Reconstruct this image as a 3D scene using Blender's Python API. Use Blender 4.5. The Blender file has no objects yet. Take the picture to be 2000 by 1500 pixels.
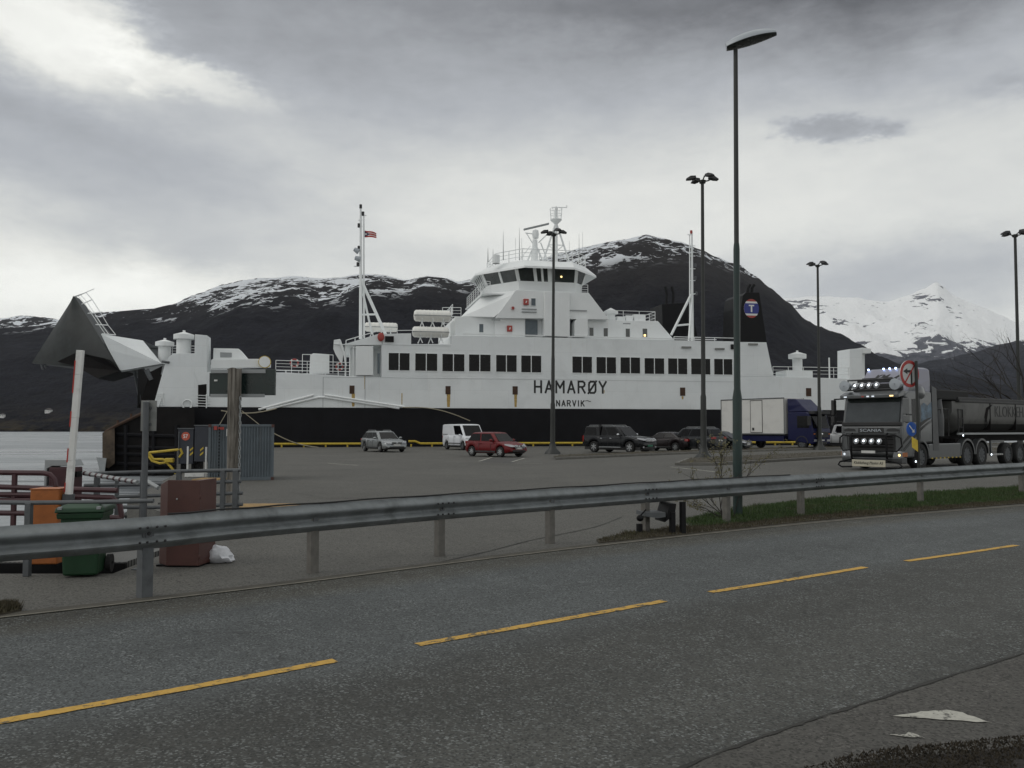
import bpy, bmesh, math, random
from mathutils import Vector, Matrix, noise
R = math.radians
SC = bpy.context.scene
COL = SC.collection
random.seed(7)

# ------------------------------------------------------------------ camera, world, sun, exposure
FPX, HC, YH = 1650.0, 1.57, 839.0          # focal length in photo pixels, eye height, horizon row
PITCH = math.atan((YH - 750) / FPX)
cam_d = bpy.data.cameras.new('camera')
cam_d.sensor_width = 36.0
cam_d.lens = 36.0 * FPX / 2000.0
cam_d.clip_start = 0.1
cam_d.clip_end = 60000
cam = bpy.data.objects.new('camera', cam_d)
cam.location = (0, 0, HC)
cam.rotation_euler = (R(90) + PITCH, 0, 0)
COL.objects.link(cam)
SC.camera = cam
SC.view_settings.view_transform = 'Standard'
SC.view_settings.look = 'None'
SC.view_settings.exposure = 0.0
SC.view_settings.gamma = 1.0

SUN_EL, SUN_AZ = 42.0, -108.0               # degrees; azimuth from +Y towards +X
sd = bpy.data.lights.new('sun', 'SUN')
sd.energy = 0.55
sd.angle = R(30)
sd.color = (1.0, 0.96, 0.9)
sun = bpy.data.objects.new('sun', sd)
_d = Vector((math.sin(R(SUN_AZ)) * math.cos(R(SUN_EL)), math.cos(R(SUN_AZ)) * math.cos(R(SUN_EL)), math.sin(R(SUN_EL))))
sun.rotation_euler = _d.to_track_quat('Z', 'Y').to_euler()
COL.objects.link(sun)


class NT:
    """tiny node-graph builder"""
    def __init__(s, nt):
        s.nt = nt
        nt.nodes.clear()

    def n(s, t, **kw):
        nd = s.nt.nodes.new(t)
        for k, v in kw.items():
            setattr(nd, k, v)
        return nd

    def l(s, a, b):
        s.nt.links.new(a, b)

    def put(s, sock, v):
        if isinstance(v, bpy.types.NodeSocket):
            s.l(v, sock)
        else:
            sock.default_value = v

    def m(s, op, a, b=0.0, c=None, clamp=False):
        nd = s.n('ShaderNodeMath', operation=op)
        nd.use_clamp = clamp
        s.put(nd.inputs[0], a)
        s.put(nd.inputs[1], b)
        if c is not None:
            s.put(nd.inputs[2], c)
        return nd.outputs[0]

    def mix(s, f, a, b, mode='MIX'):
        nd = s.n('ShaderNodeMix', data_type='RGBA', blend_type=mode)
        s.put(nd.inputs[0], f)
        s.put(nd.inputs[6], a)
        s.put(nd.inputs[7], b)
        return nd.outputs[2]

    def noise(s, vec, scale, detail=4, rough=0.55, dist=0.0):
        nd = s.n('ShaderNodeTexNoise')
        s.put(nd.inputs['Vector'], vec)
        nd.inputs['Scale'].default_value = scale
        nd.inputs['Detail'].default_value = detail
        nd.inputs['Roughness'].default_value = rough
        nd.inputs['Distortion'].default_value = dist
        return nd.outputs[0]

    def map(s, vec, scale=(1, 1, 1), rot=(0, 0, 0), loc=(0, 0, 0)):
        nd = s.n('ShaderNodeMapping')
        s.put(nd.inputs[0], vec)
        nd.inputs[1].default_value = loc
        nd.inputs[2].default_value = rot
        nd.inputs[3].default_value = scale
        return nd.outputs[0]

    def ramp(s, f, stops, interp='LINEAR'):
        nd = s.n('ShaderNodeValToRGB')
        nd.color_ramp.interpolation = interp
        cr = nd.color_ramp
        while len(cr.elements) > 1:
            cr.elements.remove(cr.elements[0])
        for i, (p, c) in enumerate(stops):
            if not isinstance(c, (tuple, list)):
                c = (c, c, c)
            e = cr.elements[0] if i == 0 else cr.elements.new(p)
            e.position = p
            e.color = (c[0], c[1], c[2], 1)
        s.put(nd.inputs[0], f)
        return nd.outputs[0]

    def range(s, v, a, b, c=0.0, d=1.0):
        nd = s.n('ShaderNodeMapRange')
        nd.clamp = True
        nd.interpolation_type = 'SMOOTHSTEP'
        s.put(nd.inputs[0], v)
        for i, x in enumerate((a, b, c, d)):
            nd.inputs[i + 1].default_value = x
        return nd.outputs[0]


def c4(c):
    return (c[0], c[1], c[2], 1.0)


# world: overcast sky. Nishita sky behind a nearly closed deck of cloud
W = bpy.data.worlds.new('World')
SC.world = W
W.use_nodes = True
g = NT(W.node_tree)
tc = g.n('ShaderNodeTexCoord').outputs['Generated']
sx = g.n('ShaderNodeSeparateXYZ')
g.l(tc, sx.inputs[0])
wx, wy, wz = sx.outputs
sky = g.n('ShaderNodeTexSky', sky_type='NISHITA')
sky.sun_disc = False
sky.sun_elevation = R(SUN_EL)
sky.sun_rotation = R(SUN_AZ)
az = g.m('MULTIPLY', g.m('ARCTAN2', wx, wy), 57.3)
el = g.m('MULTIPLY', g.m('ARCSINE', wz), 57.3)
cv = g.n('ShaderNodeCombineXYZ')
g.l(az, cv.inputs[0]); g.l(el, cv.inputs[1])
cv = cv.outputs[0]
warp = g.noise(g.map(cv, (0.09, 0.20, 1)), 1.0, 10, 0.68)
warp2 = g.noise(g.map(cv, (0.09, 0.20, 1), loc=(40, 7, 3)), 1.0, 10, 0.68)
azw = g.m('ADD', az, g.m('MULTIPLY', g.m('SUBTRACT', warp, 0.5), 14.0))
elw = g.m('ADD', el, g.m('MULTIPLY', g.m('SUBTRACT', warp2, 0.5), 6.0))


def blob(a0, e0, sa, se, amp, rot=0.0, hard=1.0):
    da = g.m('SUBTRACT', azw, a0)
    de = g.m('SUBTRACT', elw, e0)
    if rot:
        de = g.m('SUBTRACT', de, g.m('MULTIPLY', da, rot))
    q = g.m('ADD', g.m('POWER', g.m('ABSOLUTE', g.m('DIVIDE', da, sa)), 2.0), g.m('POWER', g.m('ABSOLUTE', g.m('DIVIDE', de, se)), 2.0))
    if hard != 1.0:
        q = g.m('POWER', q, hard)
    return g.m('MULTIPLY', g.m('EXPONENT', g.m('MULTIPLY', q, -1.0)), amp)


base = g.ramp(g.m('DIVIDE', elw, 60.0), [(0.0, 0.78), (0.08, 0.83), (0.15, 0.86), (0.22, 0.80), (0.29, 0.66), (0.36, 0.50), (0.44, 0.34), (0.60, 0.55), (0.8, 0.75), (1.0, 0.8)])
f = base
for b in (
    (-33, 24.6, 9.5, 3.2, 0.52, -0.25, 2.2),     # bright break upper left
    (-22, 21.6, 5.0, 1.1, 0.28, -0.25, 1.8),
    (-26, 16.4, 15, 2.9, -0.21, -0.12, 1.6),     # grey band under it
    (-10, 22.0, 10, 3.0, -0.04, -0.15),
    (-22, 12.0, 13, 1.9, -0.20, -0.16),
    (-25, 8.3, 10, 1.7, 0.17, 0.0),          # glow over the left ridge
    (-6, 11.5, 10, 1.7, -0.12, -0.22),
    (8, 27.5, 15, 2.6, -0.14, -0.05),
    (0, 15.0, 9, 3, 0.06, 0.0),
    (26, 26.5, 12, 4.2, -0.16, 0.1),        # dark cloud upper right
    (14, 17.0, 10, 3, 0.08, 0.0),
    (21, 18.4, 2.7, 0.85, -0.24, 0.0, 2.2),      # small dark puff
    (30, 19.3, 3.0, 0.9, -0.14, 0.0),
    (27, 9.4, 10, 2.7, -0.30, 0.0),
    (16, 9.4, 9, 1.9, -0.14, 0.0),
):
    f = g.m('ADD', f, blob(*b))
n1 = g.noise(g.map(cv, (0.09, 0.24, 1), rot=(0, 0, 0.12)), 1.0, 9, 0.6, 0.5)
f = g.m('ADD', f, g.m('MULTIPLY', g.m('SUBTRACT', n1, 0.5), 0.15))
n2 = g.noise(g.map(cv, (0.3, 0.7, 1), rot=(0, 0, -0.1)), 1.0, 8, 0.62, 0.3)
f = g.m('ADD', f, g.m('MULTIPLY', g.m('SUBTRACT', n2, 0.5), 0.10))
f = g.m('MAXIMUM', f, 0.14)
tint = g.ramp(f, [(0.15, (0.955, 0.98, 1.04)), (0.48, (0.950, 0.99, 1.045)), (0.68, (0.985, 1.005, 0.985)), (0.85, (1.0, 1.005, 0.955))])
cl = g.n('ShaderNodeVectorMath', operation='SCALE')
g.l(tint, cl.inputs[0])
g.l(g.m('MULTIPLY', f, 10.0), cl.inputs['Scale'])
wc = g.mix(0.96, sky.outputs[0], cl.outputs[0])
# below the horizon: dull ground light
wc = g.mix(g.range(wz, -0.02, 0.0), (0.8, 0.8, 0.8, 1), wc)
bg = g.n('ShaderNodeBackground')
g.l(wc, bg.inputs[0])
bg.inputs[1].default_value = 0.1
g.l(bg.outputs[0], g.n('ShaderNodeOutputWorld').inputs[0])


# ------------------------------------------------------------------ photo pixel -> world
def ray(px, py):
    a, b = (px - 1000) / FPX, (750 - py) / FPX
    return Vector((a, math.cos(PITCH) - b * math.sin(PITCH), math.sin(PITCH) + b * math.cos(PITCH)))


def G(px, py, z=0.0):
    d = ray(px, py)
    return d * ((z - HC) / d.z) + Vector((0, 0, HC))


def P(px, py, Y):
    d = ray(px, py)
    return d * (Y / d.y) + Vector((0, 0, HC))


# ------------------------------------------------------------------ mesh helpers
class MB:
    def __init__(s):
        s.v, s.f, s.m = [], [], []

    def add(s, vs, fs, mi=0, T=None):
        o = len(s.v)
        for p in vs:
            p = Vector(p)
            s.v.append(T @ p if T else p)
        for q in fs:
            s.f.append([i + o for i in q])
            s.m.append(mi)
        return s

    def box(s, x0, x1, y0, y1, z0, z1, mi=0, T=None):
        vs = [(x, y, z) for x in (x0, x1) for y in (y0, y1) for z in (z0, z1)]
        fs = [(0, 1, 3, 2), (4, 6, 7, 5), (0, 4, 5, 1), (2, 3, 7, 6), (0, 2, 6, 4), (1, 5, 7, 3)]
        return s.add(vs, fs, mi, T)

    def prism(s, poly, a, b, axis='y', mi=0, T=None, scale2=None):
        """poly: 2D points; axis y -> (x,z), axis z -> (x,y), axis x -> (y,z)"""
        n = len(poly)

        def mk(p, t):
            return {'y': (p[0], t, p[1]), 'z': (p[0], p[1], t), 'x': (t, p[0], p[1])}[axis]
        vs = [mk(p, a) for p in poly] + [mk(p, b) for p in (scale2 or poly)]
        fs = [list(range(n)), list(range(2 * n - 1, n - 1, -1))]
        for i in range(n):
            j = (i + 1) % n
            fs.append((i, j, n + j, n + i))
        return s.add(vs, fs, mi, T)

    def tube(s, pts, r, n=8, mi=0, T=None, r2=None, closed=False):
        pts = [Vector(p) for p in pts]
        k = len(pts)
        vs, fs = [], []
        prev = None
        for i, p in enumerate(pts):
            if closed:
                d = pts[(i + 1) % k] - pts[i - 1]
            else:
                d = pts[min(i + 1, k - 1)] - pts[max(i - 1, 0)]
            if d.length < 1e-9:
                d = Vector((0, 0, 1))
            d.normalize()
            if prev is None:
                u = d.orthogonal().normalized()
            else:
                u = (prev - d * prev.dot(d))
                u = u.normalized() if u.length > 1e-6 else d.orthogonal().normalized()
            prev = u
            w = d.cross(u)
            rr = r if r2 is None else r + (r2 - r) * i / max(1, k - 1)
            for q in range(n):
                a = 2 * math.pi * q / n
                vs.append(p + (u * math.cos(a) + w * math.sin(a)) * rr)
        m = k if closed else k - 1
        for i in range(m):
            for q in range(n):
                a, b = i * n + q, i * n + (q + 1) % n
                c, d = ((i + 1) % k) * n + (q + 1) % n, ((i + 1) % k) * n + q
                fs.append((a, b, c, d))
        if not closed:
            fs.append(list(range(n - 1, -1, -1)))
            fs.append([(k - 1) * n + q for q in range(n)])
        return s.add(vs, fs, mi, T)

    def lathe(s, prof, n=20, mi=0, T=None, axis='z', c=(0, 0, 0), a0=0.0, a1=2 * math.pi):
        """prof: (r, h) pairs; closes the ends when r = 0"""
        vs, fs = [], []
        full = abs(a1 - a0 - 2 * math.pi) < 1e-6
        cols = n if full else n + 1
        for r, h in prof:
            for q in range(cols):
                a = a0 + (a1 - a0) * q / n
                x, y = r * math.cos(a), r * math.sin(a)
                p = {'z': (x, y, h), 'y': (x, h, y), 'x': (h, x, y)}[axis]
                vs.append((p[0] + c[0], p[1] + c[1], p[2] + c[2]))
        for i in range(len(prof) - 1):
            for q in range(n):
                j = (q + 1) % cols
                fs.append((i * cols + q, i * cols + j, (i + 1) * cols + j, (i + 1) * cols + q))
        return s.add(vs, fs, mi, T)

    def loft(s, rings, mi=0, T=None, cap=True, closed=True):
        n = len(rings[0])
        vs = [p for r in rings for p in r]
        fs = []
        for i in range(len(rings) - 1):
            for q in range(n if closed else n - 1):
                j = (q + 1) % n
                fs.append((i * n + q, i * n + j, (i + 1) * n + j, (i + 1) * n + q))
        if cap:
            fs.append(list(range(n)))
            fs.append([(len(rings) - 1) * n + q for q in range(n - 1, -1, -1)])
        return s.add(vs, fs, mi, T)

    def ell(s, c, r, nu=14, nv=8, mi=0, T=None):
        prof = [(max(1e-4, math.sin(math.pi * i / nv)), -math.cos(math.pi * i / nv)) for i in range(nv + 1)]
        vs, fs = [], []
        for rr, h in prof:
            for q in range(nu):
                a = 2 * math.pi * q / nu
                vs.append((c[0] + r[0] * rr * math.cos(a), c[1] + r[1] * rr * math.sin(a), c[2] + r[2] * h))
        for i in range(nv):
            for q in range(nu):
                j = (q + 1) % nu
                fs.append((i * nu + q, i * nu + j, (i + 1) * nu + j, (i + 1) * nu + q))
        return s.add(vs, fs, mi, T)

    def build(s, name, mats, parent=None, smooth=0, bevel=0.0, loc=None, seg=2):
        me = bpy.data.meshes.new(name)
        me.from_pydata([tuple(p) for p in s.v], [], s.f)
        if not isinstance(mats, (list, tuple)):
            mats = [mats]
        for m in mats:
            me.materials.append(m)
        for i, p in enumerate(me.polygons):
            p.material_index = min(s.m[i], len(mats) - 1)
        bm = bmesh.new()
        bm.from_mesh(me)
        bmesh.ops.remove_doubles(bm, verts=bm.verts, dist=1e-5)
        bmesh.ops.recalc_face_normals(bm, faces=bm.faces)
        if smooth:
            for f_ in bm.faces:
                f_.smooth = True
            for e in bm.edges:
                if len(e.link_faces) == 2 and e.calc_face_angle(0) > R(smooth):
                    e.smooth = False
        bm.to_mesh(me)
        bm.free()
        o = bpy.data.objects.new(name, me)
        COL.objects.link(o)
        if parent:
            o.parent = parent
        if loc:
            o.location = loc
        if bevel:
            b = o.modifiers.new('bevel', 'BEVEL')
            b.width = bevel
            b.segments = seg
            b.limit_method = 'ANGLE'
            b.angle_limit = R(35)
        return o


def tag(o, label=None, cat=None, group=None, kind=None):
    if label: o['label'] = label
    if cat: o['category'] = cat
    if group: o['group'] = group
    if kind: o['kind'] = kind
    return o


def thing(name, label, cat, loc=(0, 0, 0), rz=0.0, group=None):
    o = bpy.data.objects.new(name, None)
    o.empty_display_size = 0.3
    COL.objects.link(o)
    o.location = loc
    o.rotation_euler = (0, 0, rz)
    return tag(o, label, cat, group)


def copy_tree(o, parent=None):
    c = o.copy()
    COL.objects.link(c)
    c.parent = parent
    for ch in list(o.children):
        copy_tree(ch, c)
    return c


def basis(o, x, z):
    """matrix with local x -> x, local z -> z"""
    x = Vector(x).normalized()
    z = Vector(z)
    z = (z - x * z.dot(x)).normalized()
    y = z.cross(x)
    M = Matrix.Identity(4)
    for i in range(3):
        M[i][0], M[i][1], M[i][2], M[i][3] = x[i], y[i], z[i], o[i]
    return M


def text_mb(s, T, width, height, thick=0.004, mi=0, shear=0.0, into=None, bold=0.0):
    """lettering as a mesh; T maps local x (reading) / z (up) / -y (towards reader)"""
    cu = bpy.data.curves.new('t', 'FONT')
    cu.body = s
    cu.extrude = 0.01
    cu.offset = bold
    cu.resolution_u = 3
    cu.shear = shear
    ob = bpy.data.objects.new('t', cu)
    COL.objects.link(ob)
    dg = bpy.context.evaluated_depsgraph_get()
    me = bpy.data.meshes.new_from_object(ob.evaluated_get(dg))
    xs = [v.co.x for v in me.vertices]; ys = [v.co.y for v in me.vertices]
    x0, x1, y0, y1 = min(xs), max(xs), min(ys), max(ys)
    out = into or MB()
    out.add([((v.co.x - x0) / (x1 - x0) * width, -thick if v.co.z > 0 else 0.0, (v.co.y - y0) / (y1 - y0) * height) for v in me.vertices],
            [list(p.vertices) for p in me.polygons], mi, T)
    bpy.data.objects.remove(ob)
    bpy.data.curves.remove(cu)
    bpy.data.meshes.remove(me)
    return out


# ------------------------------------------------------------------ materials
def mat(name, col, rough=0.5, metal=0.0, var=0.12, scale=2.0, bump=0.0, bscale=60.0, spec=0.5, streak=0.0, streakcol=(0.25, 0.16, 0.07), coat=0.0, grime=0.0, gscale=1.0):
    m = bpy.data.materials.new(name)
    m.use_nodes = True
    g = NT(m.node_tree)
    tc = g.n('ShaderNodeTexCoord').outputs['Object']
    pb = g.n('ShaderNodeBsdfPrincipled')
    n = g.noise(tc, scale, 5, 0.6)
    dark = tuple(x * (1 - var) for x in col)
    lite = tuple(min(1, x * (1 + var)) for x in col)
    c = g.ramp(n, [(0.3, dark), (0.7, lite)])
    if grime:
        gn = g.noise(tc, gscale, 6, 0.65, 0.5)
        c = g.mix(g.range(gn, 0.5, 0.72, 0, grime), c, c4(tuple(x * 0.45 for x in col)))
    if streak:
        sn = g.noise(g.map(tc, (3.0, 3.0, 0.22)), 1.0, 6, 0.7)
        c = g.mix(g.range(sn, 0.56, 0.78, 0, streak), c, c4(streakcol))
    g.l(c, pb.inputs['Base Color'])
    rn = g.ramp(n, [(0.2, max(0.02, rough - 0.08)), (0.8, min(1, rough + 0.08))])
    g.l(rn, pb.inputs['Roughness'])
    pb.inputs['Metallic'].default_value = metal
    pb.inputs['Specular IOR Level'].default_value = spec
    if coat:
        pb.inputs['Coat Weight'].default_value = coat
        pb.inputs['Coat Roughness'].default_value = 0.08
    if bump:
        b = g.n('ShaderNodeBump')
        b.inputs['Strength'].default_value = bump
        b.inputs['Distance'].default_value = 0.01
        g.l(g.noise(tc, bscale, 4, 0.6), b.inputs['Height'])
        g.l(b.outputs[0], pb.inputs['Normal'])
    g.l(pb.outputs[0], g.n('ShaderNodeOutputMaterial').inputs[0])
    return m


def plated(m, dark=0.90):
    """faint welded-plate pattern on a ship paint"""
    g = NT.__new__(NT); g.nt = m.node_tree
    pb = [n for n in m.node_tree.nodes if n.type == 'BSDF_PRINCIPLED'][0]
    tc = g.n('ShaderNodeTexCoord').outputs['Object']
    sp_ = g.n('ShaderNodeSeparateXYZ'); g.l(tc, sp_.inputs[0])
    cb = g.n('ShaderNodeCombineXYZ'); g.l(sp_.outputs[0], cb.inputs[0]); g.l(sp_.outputs[2], cb.inputs[1])
    br = g.n('ShaderNodeTexBrick')
    g.l(cb.outputs[0], br.inputs['Vector'])
    br.inputs['Scale'].default_value = 1.0
    br.inputs['Brick Width'].default_value = 5.2
    br.inputs['Row Height'].default_value = 1.9
    br.inputs['Mortar Size'].default_value = 0.02
    br.inputs['Mortar Smooth'].default_value = 0.6
    br.inputs['Color1'].default_value = (1, 1, 1, 1)
    br.inputs['Color2'].default_value = (.955, .96, .965, 1)
    br.inputs['Mortar'].default_value = (dark, dark, dark, 1)
    old = pb.inputs['Base Color'].links[0].from_socket
    g.l(g.mix(1.0, old, br.outputs[0], 'MULTIPLY'), pb.inputs['Base Color'])
    b = g.n('ShaderNodeBump'); b.inputs['Strength'].default_value = .35; b.inputs['Distance'].default_value = .03
    g.l(g.noise(g.map(tc, (.6, .6, .6)), 1.0, 3), b.inputs['Height'])
    g.l(b.outputs[0], pb.inputs['Normal'])


def emit(name, col, strength):
    m = bpy.data.materials.new(name)
    m.use_nodes = True
    g = NT(m.node_tree)
    e = g.n('ShaderNodeEmission')
    e.inputs[0].default_value = c4(col)
    e.inputs[1].default_value = strength
    g.l(e.outputs[0], g.n('ShaderNodeOutputMaterial').inputs[0])
    return m


M = {}
M['ship'] = mat('ship_white', (0.76, 0.785, 0.79), 0.45, var=0.05, scale=0.35, streak=0.22, streakcol=(0.42, 0.37, 0.28), grime=0.16, gscale=0.3)
plated(M['ship'])
M['ship2'] = mat('ship_white_upper', (0.78, 0.80, 0.80), 0.45, var=0.04, scale=0.6, streak=0.16, streakcol=(0.45, 0.38, 0.27))
M['hullblack'] = mat('hull_black', (0.010, 0.010, 0.012), 0.6, spec=0.15, var=0.3, scale=0.6, streak=0.25, streakcol=(0.03, 0.022, 0.016))
M['black'] = mat('black_paint', (0.008, 0.008, 0.009), 0.5, var=0.2, spec=0.2)
M['letter'] = mat('letter_black', (0.012, 0.012, 0.012), 0.5)
M['rust'] = mat('rust_streak', (0.42, 0.29, 0.10), 0.8, var=0.35, scale=6)
M['rustdark'] = mat('rust_brown', (0.06, 0.032, 0.02), 0.85, var=0.4, scale=2, bump=0.3, bscale=10)
M['glass'] = mat('dark_glass', (0.005, 0.005, 0.006), 0.12, var=0.5, scale=.7, spec=0.18)
M['glassgreen'] = mat('bridge_glass', (0.03, 0.036, 0.036), 0.06, var=0.3, spec=0.8)
M['rubber'] = mat('rubber', (0.014, 0.014, 0.014), 0.8, var=0.25, scale=8)
M['rim'] = mat('alloy', (0.38, 0.39, 0.40), 0.32, 0.9, var=0.1)
M['chrome'] = mat('chrome', (0.65, 0.66, 0.68), 0.15, 1.0, var=0.05)
M['galv'] = mat('galvanised', (0.19, 0.205, 0.21), 0.6, 0.4, var=0.22, scale=5, bump=0.25, bscale=220, grime=0.65, gscale=2.4, streak=0.3, streakcol=(0.10, 0.09, 0.08))
M['galvdark'] = mat('galvanised_dull', (0.105, 0.112, 0.118), 0.65, 0.2, var=0.2, scale=5, grime=0.5, gscale=3)
M['concretepost'] = mat('post_grey', (0.135, 0.128, 0.115), 0.8, var=0.2, scale=9, bump=0.4, bscale=90, grime=0.4, gscale=4)
M['poledark'] = mat('pole_dark', (0.022, 0.024, 0.022), 0.5, var=0.2, scale=3)
M['polegreen'] = mat('pole_green', (0.009, 0.026, 0.023), 0.4, var=0.25, scale=4, grime=0.4)
M['lampgrey'] = mat('lamp_grey', (0.36, 0.39, 0.42), 0.4, 0.2, var=0.08)
M['lampunder'] = mat('lamp_lens', (0.05, 0.055, 0.055), 0.25, var=0.25, scale=6)
M['yellow'] = mat('yellow_paint', (0.50, 0.36, 0.035), 0.55, var=0.2, scale=5, grime=0.3, gscale=3)
M['maroon'] = mat('maroon_paint', (0.055, 0.018, 0.022), 0.5, var=0.25, scale=6, grime=0.4)
M['brown'] = mat('brown_red_metal', (0.078, 0.030, 0.024), 0.5, var=0.15, scale=3, grime=0.4, gscale=3)
M['orange'] = mat('orange_paint', (0.36, 0.11, 0.022), 0.5, var=0.15, scale=4, grime=0.5, gscale=4)
M['bin'] = mat('green_plastic', (0.009, 0.042, 0.016), 0.45, var=0.2, scale=5, grime=0.3)
M['white'] = mat('white_paint', (0.72, 0.72, 0.70), 0.5, var=0.06, scale=5, grime=0.35, gscale=5)
M['red'] = mat('red_paint', (0.42, 0.03, 0.02), 0.5, var=0.15, scale=5)
M['signgrey'] = mat('sign_back', (0.22, 0.225, 0.215), 0.55, 0.3, var=0.15, scale=6, grime=0.4, gscale=5)
M['containergrey'] = mat('container_grey', (0.105, 0.128, 0.145), 0.6, var=0.15, scale=2, streak=0.4, streakcol=(0.06, 0.05, 0.045), grime=0.4)
M['containerdark'] = mat('container_dark', (0.03, 0.034, 0.045), 0.6, var=0.2, scale=3)
M['signgreen'] = mat('display_dark_green', (0.012, 0.024, 0.022), 0.3, var=0.3, scale=3)
M['wood'] = None
M['steel'] = mat('dark_steel', (0.011, 0.010, 0.010), 0.75, spec=0.15, var=0.4, scale=1.2, bump=0.4, bscale=6, streak=0.3, streakcol=(0.05, 0.028, 0.018))
M['visor'] = mat('visor_steel', (0.026, 0.030, 0.030), 0.5, 0.0, var=0.35, scale=0.7, grime=0.5, gscale=0.6, streak=0.35, streakcol=(0.055, 0.06, 0.06), spec=0.25)
M['rope'] = mat('rope', (0.30, 0.27, 0.20), 0.9)
M['raft'] = mat('raft_white', (0.78, 0.77, 0.73), 0.4, var=0.05)
M['bluebadge'] = mat('badge_blue', (0.02, 0.03, 0.22), 0.4)
M['redbadge'] = mat('badge_red', (0.36, 0.05, 0.04), 0.4)
M['navy'] = mat('navy', (0.015, 0.018, 0.08), 0.6)
M['amberglow'] = emit('cabin_light', (1.0, 0.72, 0.3), 2.2)
M['lamp'] = emit('lamp_white', (0.82, 0.92, 1.0), 3.5)
M['lampdim'] = emit('lamp_dim', (0.85, 0.92, 1.0), 0.9)
M['plasticdark'] = mat('plastic_dark', (0.02, 0.02, 0.021), 0.55, var=0.2)
M['plate'] = mat('plate', (0.55, 0.55, 0.53), 0.5)
M['plateg'] = mat('plate_green', (0.02, 0.16, 0.09), 0.5)
M['tail'] = mat('tail_red', (0.28, 0.008, 0.008), 0.15, var=0.1, coat=0.6)
M['head'] = mat('head_glass', (0.34, 0.35, 0.37), 0.12, 0.4, var=0.1, coat=1.0)
M['foliage'] = mat('shrub_leaf', (0.085, 0.075, 0.028), 0.6, var=0.5, scale=9)
M['bark'] = mat('bark', (0.032, 0.027, 0.024), 0.85, var=0.35, scale=12)
M['pallet'] = mat('pallet_wood', (0.34, 0.22, 0.09), 0.8, var=0.25, scale=7)
M['kerb'] = mat('kerb_stone', (0.15, 0.145, 0.13), 0.85, var=0.2, scale=3, bump=0.4, bscale=40)
M['palegrey'] = mat('pale_grey_metal', (0.30, 0.315, 0.32), 0.5, 0.2, var=0.1)
M['bluesign'] = mat('blue_sign', (0.008, 0.09, 0.42), 0.4)
M['plasticbag'] = mat('white_bag', (0.62, 0.63, 0.66), 0.45, var=0.1, scale=12, bump=0.8, bscale=30)


def paint(name, col, rough=0.28, metal=0.3):
    return mat(name, col, rough, metal, var=0.05, scale=1.5, coat=0.12, grime=0.25, gscale=2.0, spec=0.25)


def wood_mat():
    m = bpy.data.materials.new('weathered_wood')
    m.use_nodes = True
    g = NT(m.node_tree)
    tc = g.n('ShaderNodeTexCoord').outputs['Object']
    pb = g.n('ShaderNodeBsdfPrincipled')
    st = g.noise(g.map(tc, (26, 26, 1.2)), 1.0, 8, 0.7, 0.4)
    bl = g.noise(tc, 3.0, 4)
    c = g.ramp(st, [(0.36, (0.035, 0.03, 0.025)), (0.5, (0.15, 0.135, 0.115)), (0.68, (0.31, 0.29, 0.26))])
    c = g.mix(g.range(bl, 0.45, 0.7, 0, 0.5), c, (0.08, 0.075, 0.06, 1))
    g.l(c, pb.inputs['Base Color'])
    pb.inputs['Roughness'].default_value = 0.9
    b = g.n('ShaderNodeBump')
    b.inputs['Strength'].default_value = 0.8
    b.inputs['Distance'].default_value = 0.01
    g.l(st, b.inputs['Height'])
    g.l(b.outputs[0], pb.inputs['Normal'])
    g.l(pb.outputs[0], g.n('ShaderNodeOutputMaterial').inputs[0])
    return m


M['wood'] = wood_mat()


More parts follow.
